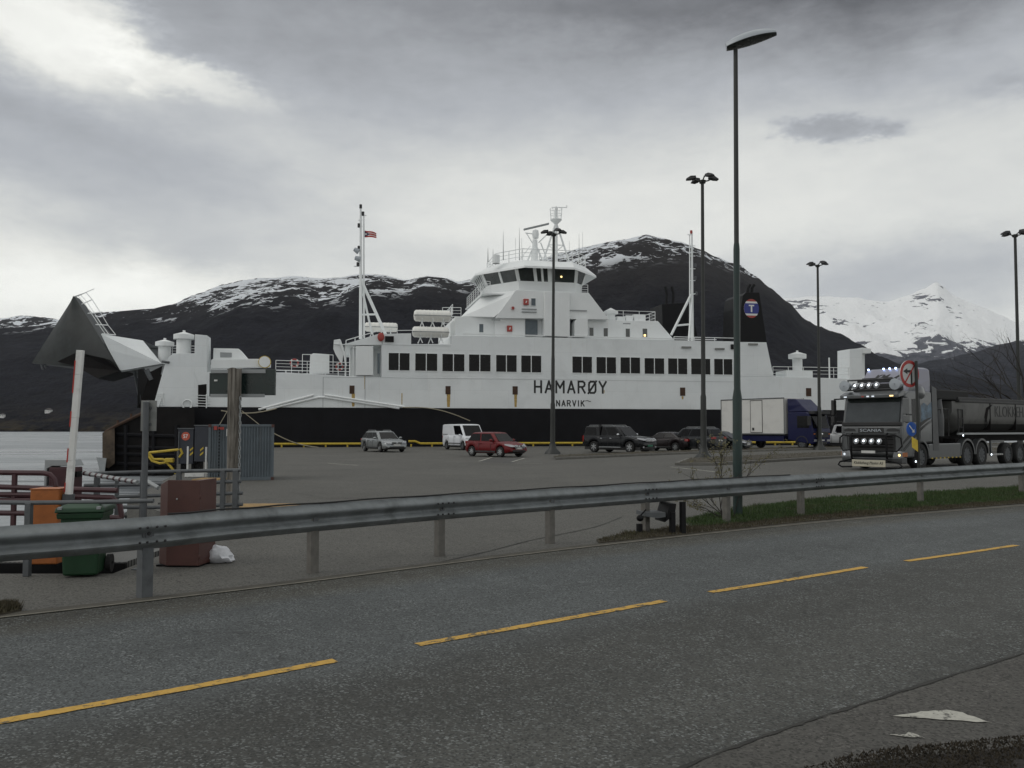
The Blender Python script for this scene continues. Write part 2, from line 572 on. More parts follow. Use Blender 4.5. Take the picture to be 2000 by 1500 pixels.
def asphalt(name, base, chip, uvbands=False, rough=0.8, patch=0.35, chipscale=95):
    m = bpy.data.materials.new(name)
    m.use_nodes = True
    g = NT(m.node_tree)
    co = g.n('ShaderNodeTexCoord')
    tc = co.outputs['Object']
    pb = g.n('ShaderNodeBsdfPrincipled')
    big = g.noise(tc, 0.22, 6, 0.6)
    mid = g.noise(g.map(tc, (1, 1, 1), rot=(0, 0, R(-39))), 1.1, 6, 0.65)
    vo = g.n('ShaderNodeTexVoronoi')
    g.l(tc, vo.inputs['Vector'])
    vo.inputs['Scale'].default_value = chipscale
    sep = g.n('ShaderNodeSeparateColor')
    g.l(vo.outputs['Color'], sep.inputs[0])
    c = g.ramp(big, [(0.3, tuple(x * (1 - patch) for x in base)), (0.7, tuple(x * (1 + patch) for x in base))])
    c = g.mix(g.range(mid, 0.45, 0.75, 0, 0.35), c, c4(tuple(x * 0.62 for x in base)))
    if uvbands:
        su = g.n('ShaderNodeSeparateXYZ')
        g.l(co.outputs['UV'], su.inputs[0])
        v = g.m('ADD', su.outputs[1], g.m('MULTIPLY', g.m('SUBTRACT', mid, 0.5), 0.25))
        # v: metres from the far edge of the carriageway
        band = g.ramp(g.m('DIVIDE', v, 10.0), [(0.0, 0.74), (0.035, 0.78), (0.06, 1.12), (0.12, 1.42), (0.19, 1.16), (0.25, 1.36), (0.31, 1.25), (0.345, 0.80), (0.42, 0.82), (0.50, 1.12), (0.58, 0.84), (0.68, 1.05), (0.76, 0.85), (1.0, 0.98)])
        c = g.mix(1.0, c, band, 'MULTIPLY')
        # blue-grey chippings on the far lane, browner on the near
        hue = g.ramp(g.m('DIVIDE', v, 10.0), [(0.0, (1.10, 1.0, 0.82)), (0.045, (1.08, 1.0, 0.86)), (0.09, (0.95, 1.0, 1.06)), (0.30, (0.95, 1.0, 1.05)), (0.37, (1.03, 1.0, 0.94)), (1.0, (1.02, 1.0, 0.96))])
        c = g.mix(1.0, c, hue, 'MULTIPLY')
    wear = g.noise(g.map(tc, (1, 1, 1), rot=(0, 0, R(-39))), 2.6, 7, 0.7)
    wk = g.range(wear, 0.35, 0.66, 0.25, 1.0)
    fr = g.m('MULTIPLY', g.range(sep.outputs[0], 0.6, 1.0, 0, 0.75), wk)
    c = g.mix(fr, c, c4(chip))
    fd = g.range(sep.outputs[1], 0.5, 1.0, 0, 0.8)
    c = g.mix(fd, c, c4(tuple(x * 0.35 for x in base)))
    oil = g.noise(tc, 0.9, 7, 0.7, 0.8)
    c = g.mix(g.range(oil, 0.60, 0.72, 0, 0.45), c, c4(tuple(x * 0.45 for x in base)))
    cr1 = g.n('ShaderNodeTexVoronoi', feature='DISTANCE_TO_EDGE')
    wv = g.n('ShaderNodeVectorMath', operation='ADD')
    g.l(tc, wv.inputs[0])
    nz = g.n('ShaderNodeTexNoise'); g.l(tc, nz.inputs['Vector']); nz.inputs['Scale'].default_value = 1.7; nz.inputs['Detail'].default_value = 6
    g.l(nz.outputs['Color'], wv.inputs[1])
    g.l(wv.outputs[0], cr1.inputs['Vector']); cr1.inputs['Scale'].default_value = 0.23
    ck_ = g.m('MULTIPLY', g.range(cr1.outputs['Distance'], 0.0035, 0.0012), g.range(mid, 0.5, 0.6))
    c = g.mix(g.m('MULTIPLY', ck_, 0.6), c, c4(tuple(x * 0.3 for x in base)))
    g.l(c, pb.inputs['Base Color'])
    pb.inputs['Roughness'].default_value = rough
    pb.inputs['Specular IOR Level'].default_value = 0.35
    b = g.n('ShaderNodeBump')
    b.inputs['Strength'].default_value = 0.6
    b.inputs['Distance'].default_value = 0.006
    g.l(g.m('ADD', sep.outputs[0], g.noise(tc, 160, 3)), b.inputs['Height'])
    g.l(b.outputs[0], pb.inputs['Normal'])
    g.l(pb.outputs[0], g.n('ShaderNodeOutputMaterial').inputs[0])
    return m


M['road'] = asphalt('road_asphalt', (0.066, 0.068, 0.065), (0.24, 0.255, 0.25), True, patch=0.20, chipscale=80)
M['apron'] = asphalt('quay_asphalt', (0.110, 0.107, 0.097), (0.16, 0.155, 0.14), False, rough=0.85, patch=0.16, chipscale=60)
M['verge'] = asphalt('side_pavement', (0.078, 0.075, 0.068), (0.15, 0.14, 0.13), False, rough=0.9, patch=0.2, chipscale=70)


def worn(name, col, under, thr=0.42, scale=14):
    m = bpy.data.materials.new(name)
    m.use_nodes = True
    g = NT(m.node_tree)
    tc = g.n('ShaderNodeTexCoord').outputs['Object']
    pb = g.n('ShaderNodeBsdfPrincipled')
    n = g.noise(tc, scale, 8, 0.75)
    n2 = g.noise(tc, 1.3, 4, 0.6)
    k = g.m('ADD', n, g.m('MULTIPLY', g.m('SUBTRACT', n2, 0.5), 0.35))
    vo = g.n('ShaderNodeTexVoronoi')
    g.l(tc, vo.inputs['Vector'])
    vo.inputs['Scale'].default_value = 55
    sep = g.n('ShaderNodeSeparateColor')
    g.l(vo.outputs['Color'], sep.inputs[0])
    cc = g.mix(g.range(sep.outputs[0], 0.2, 0.9, 0, 0.35), c4(col), c4(tuple(x * 0.6 for x in col)))
    g.l(g.mix(g.range(k, thr - 0.05, thr + 0.03), c4(under), cc), pb.inputs['Base Color'])
    pb.inputs['Roughness'].default_value = 0.75
    g.l(pb.outputs[0], g.n('ShaderNodeOutputMaterial').inputs[0])
    return m


M['lineyellow'] = worn('road_line_yellow', (0.52, 0.31, 0.055), (0.09, 0.075, 0.045), 0.43)
M['linewhite'] = worn('road_line_white', (0.42, 0.41, 0.36), (0.075, 0.072, 0.064), 0.47, 9)


# ------------------------------------------------------------------ ferry frame (used for the quay line too)
FA = R(11.5)
FU = Vector((math.cos(FA), math.sin(FA), 0))
FN = Vector((-math.sin(FA), math.cos(FA), 0))
_p = P(780, 797, 79.0)
FO = Vector((_p.x, _p.y, -2.3))
WATER = -2.3


def fw(u, v, z):
    """ferry local -> world"""
    return FO + FU * u + FN * v + Vector((0, 0, z))


def F(px, py, v=0.0):
    """photo pixel -> (u, z) on the ferry's vertical plane at depth v behind its near side"""
    d = ray(px, py)
    o = FO + FN * v - Vector((0, 0, HC))
    t = Vector((o.x, o.y, 0)).dot(FN) / d.dot(FN)
    p = d * t + Vector((0, 0, HC))
    q = p - FO
    return q.dot(FU), q.z


# ------------------------------------------------------------------ land, road, water
def sheet(name, pts, z, m, thick=0.0, kind='structure', label=None):
    mb = MB()
    if thick:
        mb.prism([(p[0], p[1]) for p in pts], z - thick, z, 'z')
    else:
        mb.add([(p[0], p[1], z) for p in pts], [list(range(len(pts)))])
    o = mb.build(name, m)
    o['kind'] = kind
    if label: o['label'] = label
    return o


qa, qb = fw(-190, -1.6, 0), fw(300, -1.6, 0)
ql = fw(F(352, 800)[0], -1.6, 0)
land = [(-160, -60), (300, -60), (420, 60), (qb.x, qb.y), (ql.x, ql.y), (-13.2, 36), (-11.9, 30), (-8.6, 19), (-4.75, 13.4), (-4.45, 12.5), (-4.36, 9.32), (-160, 8.9)]
mb = MB()
mb.prism(land, -5.0, 0.0, 'z')
ground = tag(mb.build('ground', M['apron']), kind='structure')


def water_mat():
    m = bpy.data.materials.new('fjord_water')
    m.use_nodes = True
    g = NT(m.node_tree)
    tc = g.n('ShaderNodeTexCoord').outputs['Object']
    pb = g.n('ShaderNodeBsdfPrincipled')
    ripple_tone = g.noise(g.map(tc, (0.02, 0.28, 1)), 1.0, 7, 0.68, 0.5)  # dark ripple stripes and pale sky sheen, painted into the water colour
    g.l(g.ramp(ripple_tone, [(0.38, (0.07, 0.08, 0.09)), (0.5, (0.30, 0.32, 0.335))]), pb.inputs['Base Color'])
    pb.inputs['IOR'].default_value = 1.4
    band = g.noise(g.map(tc, (0.012, 0.03, 1)), 1.0, 4)
    g.l(g.ramp(band, [(0.4, 0.25), (0.6, 0.45)]), pb.inputs['Roughness'])
    w1 = g.noise(g.map(tc, (0.35, 0.9, 1), rot=(0, 0, 0.15)), 1.0, 5, 0.6, 0.8)
    w2 = g.noise(g.map(tc, (0.05, 0.16, 1), rot=(0, 0, -0.1)), 1.0, 3, 0.5, 0.4)
    h = g.m('ADD', g.m('MULTIPLY', w1, 0.35), g.m('MULTIPLY', w2, 0.9))
    b = g.n('ShaderNodeBump')
    g.l(g.ramp(band, [(0.35, 0.5), (0.6, 1.0)]), b.inputs['Strength'])
    b.inputs['Distance'].default_value = 1.8
    g.l(h, b.inputs['Height'])
    g.l(b.outputs[0], pb.inputs['Normal'])
    g.l(pb.outputs[0], g.n('ShaderNodeOutputMaterial').inputs[0])
    return m


mb = MB()
mb.add([(-16000, -2000, WATER), (16000, -2000, WATER), (16000, 17000, WATER), (-16000, 17000, WATER)], [(0, 1, 2, 3)])
tag(mb.build('water', water_mat()), kind='structure')


def cr(pts, n=8):
    """Catmull-Rom through 2D/3D points"""
    pts = [Vector(p) for p in pts]
    out = []
    for i in range(len(pts) - 1):
        p0, p1, p2, p3 = pts[max(0, i - 1)], pts[i], pts[i + 1], pts[min(len(pts) - 1, i + 2)]
        for k in range(n):
            t = k / n
            out.append(0.5 * ((2 * p1) + (p2 - p0) * t + (2 * p0 - 5 * p1 + 4 * p2 - p3) * t * t + (3 * p1 - p0 - 3 * p2 + p3) * t ** 3))
    out.append(pts[-1])
    return out


edge_px = [(0, 1207), (300, 1173), (600, 1137), (1000, 1086), (1400, 1041), (1700, 1012), (2000, 988)]
edge = [Vector((G(*p).x, G(*p).y)) for p in edge_px]
e0 = edge[0] - (edge[1] - edge[0]).normalized() * 60
e1 = edge[-1] + (edge[-1] - edge[-2]).normalized() * 90
EC = [e0] + cr(edge, 6) + [e1]


def normals2(line):
    out = []
    for i in range(len(line)):
        d = (line[min(i + 1, len(line) - 1)] - line[max(i - 1, 0)]).normalized()
        out.append(Vector((d.y, -d.x)))        # to the right of travel: towards the camera
    return out


EN = normals2(EC)
W_ROAD = 7.6


def strip(name, line, nrm, o0, o1, z, m, uv=False, steps=None, kind='structure', z1=None):
    steps = steps or [o0, o1]
    vs, fs, uvs = [], [], []
    acc = 0
    for i, (p, n) in enumerate(zip(line, nrm)):
        if i: acc += (line[i] - line[i - 1]).length
        for k, s_ in enumerate(steps):
            zz = z if z1 is None else z + (z1 - z) * k / (len(steps) - 1)
            q = p + n * s_
            vs.append((q.x, q.y, zz)); uvs.append((acc, s_))
    k = len(steps)
    for i in range(len(line) - 1):
        for j in range(k - 1):
            a = i * k + j
            fs.append((a, a + 1, a + k + 1, a + k))
    me = bpy.data.meshes.new(name)
    me.from_pydata(vs, [], fs)
    if uv:
        ul = me.uv_layers.new(name='UVMap')
        for lp in me.loops:
            ul.data[lp.index].uv = uvs[lp.vertex_index]
    me.materials.append(m)
    bm = bmesh.new(); bm.from_mesh(me)
    for f_ in bm.faces:
        if f_.normal.z < 0: f_.normal_flip()
    bm.to_mesh(me); bm.free()
    o = bpy.data.objects.new(name, me)
    COL.objects.link(o)
    if kind: o['kind'] = kind
    return o


strip('road', EC, EN, 0, W_ROAD, 0.004, M['road'], True, [i * W_ROAD / 24 for i in range(25)])
# gutter lip: a slightly paler worn strip where road meets pavement
M['lip'] = mat('road_lip', (0.155, 0.145, 0.115), 0.9, var=0.3, scale=6, bump=0.4, bscale=60, grime=0.6, gscale=3)
strip('road_edge', EC, EN, 0.0, 0.05, 0.012, M['lip'])
M['gutter'] = mat('gutter_dirt', (0.066, 0.060, 0.048), 0.95, var=0.35, scale=5, bump=0.4, bscale=60, grime=0.5, gscale=2)
strip('gutter', EC, EN, -0.17, 0.0, 0.006, M['gutter'])

# centre line: four dashes in view, each real paint on the carriageway
dash_px = [((0, 1412), (655, 1292)), ((815, 1261), (1298, 1175)), ((1387, 1158), (1690, 1109)), ((1770, 1097), (1985, 1066))]
for (a, b) in dash_px:
    A, B = G(*a), G(*b)
    if a[0] == 0:
        A = B + (A - B) * 1.05
    d = (B - A); d.z = 0; L = d.length; d.normalize()
    n = Vector((d.y, -d.x, 0))
    vs, fs = [], []
    N = 44
    for i in range(N + 1):
        q = A + d * (L * i / N)
        bow = 0.012 * math.sin(math.pi * i / N)
        j0, j1 = random.uniform(-.005, .005), random.uniform(-.005, .005)
        for s_ in (-0.046 + j0, 0.046 + j1):
            w = q + n * (s_ + bow); vs.append((w.x, w.y, 0.009))
    for i in range(N):
        fs.append((2 * i, 2 * i + 1, 2 * i + 3, 2 * i + 2))
    o = MB().add(vs, fs).build('lane_dash', M['lineyellow'])
    tag(o, kind='structure')

def blades(poly, n, h0, h1, z, seed=1, dens=None):
    rnd = random.Random(seed)
    xs = [p[0] for p in poly]; ys = [p[1] for p in poly]

    def inside(x, y):
        c = False
        for i in range(len(poly)):
            a, b = poly[i], poly[i - 1]
            if (a[1] > y) != (b[1] > y) and x < (b[0] - a[0]) * (y - a[1]) / (b[1] - a[1]) + a[0]:
                c = not c
        return c
    vs, fs, ms = [], [], []
    k = 0
    while k < n:
        x, y = rnd.uniform(min(xs), max(xs)), rnd.uniform(min(ys), max(ys))
        if not inside(x, y): continue
        k += 1
        a = rnd.uniform(0, 6.28)
        h = rnd.uniform(h0, h1) * (0.6 + 0.7 * abs(noise.noise(Vector((x * 1.3, y * 1.3, 4)))) * 2)
        w = rnd.uniform(.004, .009)
        lx, ly = rnd.uniform(-.5, .5) * h, rnd.uniform(-.5, .5) * h
        o = len(vs)
        vs += [(x - w * math.cos(a), y - w * math.sin(a), z), (x + w * math.cos(a), y + w * math.sin(a), z), (x + lx, y + ly, z + h)]
        fs.append((o, o + 1, o + 2))
    return vs, fs



# the side pavement at the near right, its seam and worn arrow, and the dark soil at the corner
seamp = [G(980, 1640), G(1390, 1482), G(1560, 1420), G(1720, 1368), G(2000, 1280), G(2300, 1190), G(2800, 1100)]
sl = cr([(p.x, p.y) for p in seamp], 14)
sl = [p + Vector((random.uniform(-.007, .007), random.uniform(-.007, .007))) for p in sl]
far = [(sl[-1].x + 30, sl[-1].y + 10), (40, -20), (-2, -20), (-1.2, 1.5)]
sheet('pavement', [(p.x, p.y) for p in sl] + far, 0.012, M['verge'])
sn = normals2(sl)
M['tar'] = mat('tar_seam', (0.028, 0.027, 0.024), 0.9, var=0.4, scale=8)
vs, fs = [], []
for i, (p, n) in enumerate(zip(sl, sn)):
    w = max(.002, 0.006 + 0.014 * noise.noise(Vector((i * .31, 0, 0))) + random.uniform(0, .009))
    for s_ in (-w, w):
        q = p + n * s_; vs.append((q.x, q.y, 0.016))
for i in range(len(sl) - 1):
    fs.append((2 * i, 2 * i + 1, 2 * i + 3, 2 * i + 2))
tag(MB().add(vs, fs).build('pavement_seam', M['tar']), kind='structure')


def mark(name, pxs, m, z=0.017):
    pts = [G(*p) for p in pxs]
    # fray the outline a little
    out = []
    for i in range(len(pts)):
        a, b = pts[i], pts[(i + 1) % len(pts)]
        k = max(2, int((b - a).length / 0.035))
        for j in range(k):
            q = a.lerp(b, j / k)
            out.append((q.x + random.uniform(-.006, .006), q.y + random.uniform(-.006, .006), z))
    return tag(MB().add(out, [list(range(len(out)))]).build(name, m), kind='structure')


mark('road_marking', [(1745, 1404), (1800, 1396), (1850, 1392), (1880, 1398), (1938, 1418), (1850, 1412)], M['linewhite'])
mark('road_marking', [(1732, 1440), (1770, 1441), (1776, 1436), (1806, 1447), (1780, 1447)], M['linewhite'])
M['soil'] = mat('dark_soil', (0.020, 0.016, 0.013), 0.95, var=0.5, scale=9, bump=1.0, bscale=30)
sp = [G(1560, 1530), G(1640, 1506), G(1700, 1490), G(1760, 1484), G(1850, 1475), G(1930, 1466), G(2010, 1458), G(2200, 1440)]
spc = cr([(p.x, p.y) for p in sp], 8)
vs, fs = [], []
K = 16
for i, p in enumerate(spc):
    for k in range(K):
        t = k / (K - 1)
        q = Vector((p.x + t * 0.6 + random.uniform(-.02, .02), p.y - t * 2.2))
        z = 0.013 + 0.05 * min(1, t * 6) + 0.05 * (noise.noise(Vector((q.x * 5, q.y * 5, 0))) * min(1, t * 9))
        vs.append((q.x, q.y, z if k else 0.011))
for i in range(len(spc) - 1):
    for k in range(K - 1):
        a = i * K + k
        fs.append((a, a + 1, a + K + 1, a + K))
tag(MB().add(vs, fs).build('soil', M['soil'], smooth=60), kind='structure')

wd = [G(x, y) for x, y in [(1560, 1525), (1640, 1503), (1700, 1488), (1850, 1473), (2010, 1456), (2300, 1430), (2300, 1560), (1560, 1560)]]
vs, fs = blades([(p.x, p.y) for p in wd], 9000, .006, .018, .05, 17)
m2 = bpy.data.meshes.new('grass'); m2.from_pydata(vs, [], fs); m2.materials.append(mat('dead_weeds', (.035, .028, .018), .9, var=.5, scale=20))
o = bpy.data.objects.new('grass', m2); COL.objects.link(o)
tag(o, 'dead weeds on the dark soil at the bottom right corner', 'grass', kind='stuff')

# faint parking lines and tar patches on the apron
for pr in [((936, 901), (962, 893)), ((1000, 902), (1024, 895)), ((1010, 905), (1060, 905)), ((1310, 912), (1400, 922)), ((640, 905), (700, 909))]:
    A, B = G(*pr[0]), G(*pr[1])
    d = (B - A).normalized(); n = Vector((d.y, -d.x, 0)) * 0.06
    o = MB().add([(A + n), (B + n), (B - n), (A - n)], [(0, 1, 2, 3)]).build('parking_line', M['linewhite'], loc=(0, 0, 0.005))
    tag(o, kind='structure')
M['tarpatch'] = mat('tar_patch', (0.062, 0.060, 0.056), 0.85, var=0.25, scale=2, bump=0.3)
tag(MB().add([G(936, 902), G(962, 894), G(1022, 895), G(1000, 905)], [(0, 1, 2, 3)]).build('tar_patch', M['tarpatch'], loc=(0, 0, 0.004)), kind='structure')
tag(MB().add([G(560, 960), G(700, 952), G(900, 962), G(860, 972), G(640, 974)], [(0, 1, 2, 3, 4)]).build('tar_patch', M['apron'], loc=(0, 0, 0.004)), kind='structure')
ck = cr([(G(x, y).x, G(x, y).y) for x, y in [(850, 1100), (950, 1078), (1040, 1055), (1160, 1030), (1215, 1010)]], 6)
vs, fs = [], []
for i, (p, n) in enumerate(zip(ck, normals2(ck))):
    w = 0.008 + random.uniform(0, .012)
    for s_ in (-w, w):
        q = p + n * s_; vs.append((q.x, q.y, 0.004))
for i in range(len(ck) - 1):
    fs.append((2 * i, 2 * i + 1, 2 * i + 3, 2 * i + 2))
tag(MB().add(vs, fs).build('asphalt_crack', M['tar']), kind='structure')


# ------------------------------------------------------------------ grass areas
def grass_mat(name, a, b, dry):
    m = bpy.data.materials.new(name)
    m.use_nodes = True
    g = NT(m.node_tree)
    tc = g.n('ShaderNodeTexCoord').outputs['Object']
    pb = g.n('ShaderNodeBsdfPrincipled')
    n = g.noise(tc, 1.6, 5, 0.65)
    n2 = g.noise(tc, 30, 2)
    c = g.ramp(n2, [(0.35, a), (0.65, b)])
    c = g.mix(g.range(n, 0.5, 0.68, 0, 0.8), c, c4(dry))
    g.l(c, pb.inputs['Base Color'])
    pb.inputs['Roughness'].default_value = 0.8
    g.l(pb.outputs[0], g.n('ShaderNodeOutputMaterial').inputs[0])
    return m


M['grass'] = grass_mat('grass', (0.022, 0.048, 0.010), (0.05, 0.085, 0.018), (0.065, 0.06, 0.03))
M['grassdry'] = grass_mat('grass_dry', (0.045, 0.038, 0.022), (0.085, 0.07, 0.04), (0.06, 0.06, 0.025))
M['turf'] = mat('turf_soil', (0.022, 0.034, 0.010), 0.95, var=0.4, scale=4)
M['turfdry'] = mat('turf_soil_dry', (0.05, 0.042, 0.028), 0.95, var=0.4, scale=4)


def grasspatch(poly, n, h0, h1, m, soil, label, seed):
    a = MB().prism(poly, 0.0, 0.02, 'z').build('verge_soil', soil)
    tag(a, kind='structure')
    vs, fs = blades(poly, n, h0, h1, 0.018, seed)
    me = MB(); me.v = [Vector(v) for v in vs]; me.f = fs; me.m = [0] * len(fs)
    m2 = bpy.data.meshes.new('grass')
    m2.from_pydata(vs, [], fs); m2.materials.append(m)
    o = bpy.data.objects.new('grass', m2); COL.objects.link(o)
    tag(o, label, 'grass', kind='stuff')
    return o


grn = [G(x, y) for x, y in [(1335, 1016), (1400, 1004), (1470, 991), (1560, 979), (1620, 973), (1700, 969), (1850, 960), (2010, 952), (2200, 942), (2300, 965), (2000, 979), (1850, 990), (1700, 1001), (1560, 1012), (1420, 1027), (1350, 1032)]]
grasspatch([(p.x, p.y) for p in grn], 52000, .03, .09, M['grass'], M['turf'], 'green grass verge behind the guardrail around the tall lamp post', 3)
dry = [G(x, y) for x, y in [(1165, 1056), (1240, 1040), (1340, 1030), (1420, 1026), (1560, 1010), (1700, 999), (1850, 989), (2000, 977), (2200, 965), (2200, 969), (2000, 984), (1850, 996), (1700, 1008), (1560, 1021), (1400, 1038), (1250, 1054), (1170, 1062)]]
grasspatch([(p.x, p.y) for p in dry], 16000, .02, .06, M['grassdry'], M['turfdry'], 'strip of dry brown grass at the far edge of the road', 4)
tuf = [G(x, y) for x, y in [(-80, 1190), (-20, 1182), (20, 1184), (42, 1194), (10, 1201), (-80, 1210)]]
grasspatch([(p.x, p.y) for p in tuf], 2600, .03, .07, M['grassdry'], M['turfdry'], 'small tuft of weeds at the left end of the road edge', 5)

# kerbed islands on the quay apron


def island(near, far_, label):
    poly = [G(*p) for p in near] + [G(*p) for p in reversed(far_)]
    pl = [(p.x, p.y) for p in poly]
    cx = sum(p[0] for p in pl) / len(pl); cy = sum(p[1] for p in pl) / len(pl)
    tag(MB().prism(pl, 0.0, 0.13, 'z').build('kerb', M['kerb'], bevel=0.02), kind='structure')
    ins = []
    n = len(pl)
    for i in range(n):
        a, b, c = Vector(pl[i - 1]), Vector(pl[i]), Vector(pl[(i + 1) % n])
        d = (c - a).normalized()
        nn = Vector((-d.y, d.x)) * 0.22
        ins.append((b.x + nn.x, b.y + nn.y))
    tag(MB().prism(ins, 0.12, 0.15, 'z').build('verge_soil', M['turfdry']), kind='structure')
    vs, fs = blades(ins, 9000, .03, .09, .148, 9)
    m2 = bpy.data.meshes.new('grass'); m2.from_pydata(vs, [], fs); m2.materials.append(M['grassdry'])
    o = bpy.data.objects.new('grass', m2); COL.objects.link(o)
    tag(o, label, 'grass', kind='stuff')


island([(1318, 909), (1400, 909), (1500, 903), (1650, 894), (2000, 882), (2300, 874)], [(1340, 900), (1400, 897), (1500, 892), (1650, 885), (2000, 876), (2300, 869)], 'sparse grass on the kerbed island of the second tall lamp post')
island([(1085, 898), (1240, 891), (1400, 884.5), (1650, 876.5), (2000, 869)], [(1085, 893.5), (1240, 887), (1400, 881), (1650, 873.5), (2000, 866.5)], 'sparse grass on the narrow kerb strip before the parked dark cars')

# ------------------------------------------------------------------ mountains


def interp(tab, x):
    if x <= tab[0][0]: return tab[0][1]
    for (a, ya), (b, yb) in zip(tab, tab[1:]):
        if x <= b:
            t = (x - a) / (b - a)
            t2 = t * t * (3 - 2 * t) * 0.5 + t * 0.5
            return ya + (yb - ya) * t2
    return tab[-1][1]


def hmat(name, veg, rock, z0, z1, sscale, amount, snowcol=(0.80, 0.83, 0.87), low=None, thr=0.74, xk=0.0):
    m = bpy.data.materials.new(name)
    m.use_nodes = True
    g = NT(m.node_tree)
    tc = g.n('ShaderNodeTexCoord').outputs['Object']
    ge = g.n('ShaderNodeNewGeometry')
    sp_ = g.n('ShaderNodeSeparateXYZ'); g.l(tc, sp_.inputs[0])
    z = sp_.outputs[2]
    pb = g.n('ShaderNodeBsdfPrincipled')
    vn = g.noise(g.map(tc, (1, 1, 1.5)), 0.012, 8, 0.7)
    fn = g.noise(tc, 0.09, 4, 0.6)
    c = g.ramp(g.m('ADD', g.m('MULTIPLY', vn, 0.6), g.m('MULTIPLY', fn, 0.4)), [(0.38, tuple(x * 0.45 for x in veg)), (0.62, tuple(x * 1.9 for x in veg))])
    zr = g.m('ADD', z, g.m('MULTIPLY', g.m('SUBTRACT', vn, 0.5), (z1 - z0) * 1.2))
    c = g.mix(g.range(zr, z0 * 0.8, z1 * 0.95), c, c4(rock))
    if low:
        c = g.mix(g.m('MULTIPLY', g.range(zr, 55, 15), g.range(vn, 0.42, 0.6)), c, c4(low))
    # snow patches: streaks lying along the slope, denser with height
    s1 = g.noise(g.map(tc, (1.0, 0.6, 2.6), rot=(0, R(18), 0)), sscale, 7, 0.62, 0.9)
    s2 = g.noise(g.map(tc, (1.0, 0.5, 1.4), rot=(0, R(-12), 0)), sscale * 0.28, 4, 0.55)
    hz = g.n('ShaderNodeMapRange'); hz.clamp = True
    g.l(z, hz.inputs[0])
    hz.inputs[1].default_value = z0; hz.inputs[2].default_value = z1
    if xk:
        xs_ = g.m('MAXIMUM', g.m('MINIMUM', sp_.outputs[0], 600.0), -600.0)
        z = g.m('SUBTRACT', z, g.m('MULTIPLY', g.m('ADD', xs_, 600.0), xk))
        g.l(z, hz.inputs[0])
    k = g.m('ADD', g.m('ADD', g.m('MULTIPLY', s1, 0.62), g.m('MULTIPLY', s2, 0.5)), g.m('MULTIPLY', hz.outputs[0], amount))
    below = g.range(z, z0 - 0.1 * (z1 - z0), z0 + 0.25 * (z1 - z0))
    sm = g.m('MULTIPLY', g.range(k, thr, thr + 0.014), below)
    c = g.mix(sm, c, c4(snowcol))
    g.l(c, pb.inputs['Base Color'])
    pb.inputs['Roughness'].default_value = 0.9
    pb.inputs['Specular IOR Level'].default_value = 0.1
    b = g.n('ShaderNodeBump')
    b.inputs['Strength'].default_value = 1.0
    b.inputs['Distance'].default_value = 30.0
    g.l(g.noise(tc, 0.018, 8, 0.7), b.inputs['Height'])
    g.l(b.outputs[0], pb.inputs['Normal'])
    g.l(pb.outputs[0], g.n('ShaderNodeOutputMaterial').inputs[0])
    return m


def terrain(name, sil, px0, px1, nc, d0, dc, d1, nr, m, rough, seed, trees=0.0, expo=1.0):
    """ridge whose crest stands at depth dc and falls to the water at d0; sil: (px, py) of the crest"""
    vs, fs = [], []
    for i in range(nc + 1):
        px = px0 + (px1 - px0) * i / nc
        cy = interp(sil, px)
        H = P(px, cy, dc).z - WATER
        tx = (px - 1000) / FPX
        for k in range(nr + 1):
            t = k / nr
            Y = d0 + (d1 - d0) * (t ** 1.15)
            X = tx * Y
            if Y <= dc:
                q = (Y - d0) / (dc - d0)
                s_ = (1 - (1 - q) ** expo) if expo != 1 else q
                h = H * s_
                env = math.sin(math.pi * min(1, q)) * 0.9 + 0.02
            else:
                q = (Y - dc) / (d1 - dc)
                h = H * (1 - 0.8 * q)
                env = 0.4
            vv = Vector((X / 900 + seed, Y / 900, seed * 2))
            nz = noise.fractal(vv, 0.9, 2.1, 6)
            rid = 1 - abs(noise.noise(Vector((X / 420 + seed, Y / 1300, 7)))) * 2
            h += H * rough * env * (nz * 0.9 + rid * 0.35 - 0.15)
            h += trees * noise.noise(Vector((X / 16, Y / 16, 1))) + trees * 0.8 * noise.noise(Vector((X / 7, Y / 60, 2)))
            if k == 0: h = -8
            # never rise above the crest line of sight in front of it
            if Y < dc:
                zmax = (H + WATER - HC) * (Y / dc) + HC - WATER
                h = min(h, zmax - 2)
            vs.append((X, Y, WATER + h))
    for i in range(nc):
        for k in range(nr):
            a = i * (nr + 1) + k
            fs.append((a, a + nr + 1, a + nr + 2, a + 1))
    me = bpy.data.meshes.new(name)
    me.from_pydata(vs, [], fs)
    me.materials.append(m)
    for p in me.polygons: p.use_smooth = True
    o = bpy.data.objects.new(name, me)
    COL.objects.link(o)
    return tag(o, kind='structure')


silA = [(-700, 700), (-300, 660), (0, 640), (60, 636), (120, 628), (180, 612), (220, 607), (290, 602), (330, 594), (380, 575), (430, 557), (470, 549), (520, 543), (570, 538), (625, 543), (660, 541), (700, 534), (745, 536), (790, 546), (830, 539), (860, 541), (893, 549), (940, 541), (1000, 528), (1050, 513), (1100, 495), (1140, 482), (1180, 474), (1215, 468), (1240, 464), (1265, 457), (1290, 463), (1330, 471), (1375, 487), (1400, 500), (1440, 520), (1480, 543), (1510, 563), (1540, 588), (1580, 628), (1600, 640), (1640, 655), (1680, 674), (1720, 697), (1760, 712), (1850, 730), (2000, 760), (2200, 800)]
mA = hmat('fjell_dark', (0.009, 0.009, 0.013), (0.030, 0.027, 0.027), 340, 590, 0.024, 0.13, low=(0.05, 0.038, 0.02), thr=0.632, xk=0.165)
terrain('hills', silA, -900, 2100, 560, 1500, 3400, 4600, 130, mA, 0.15, 3.0, trees=2.6, expo=1.25)
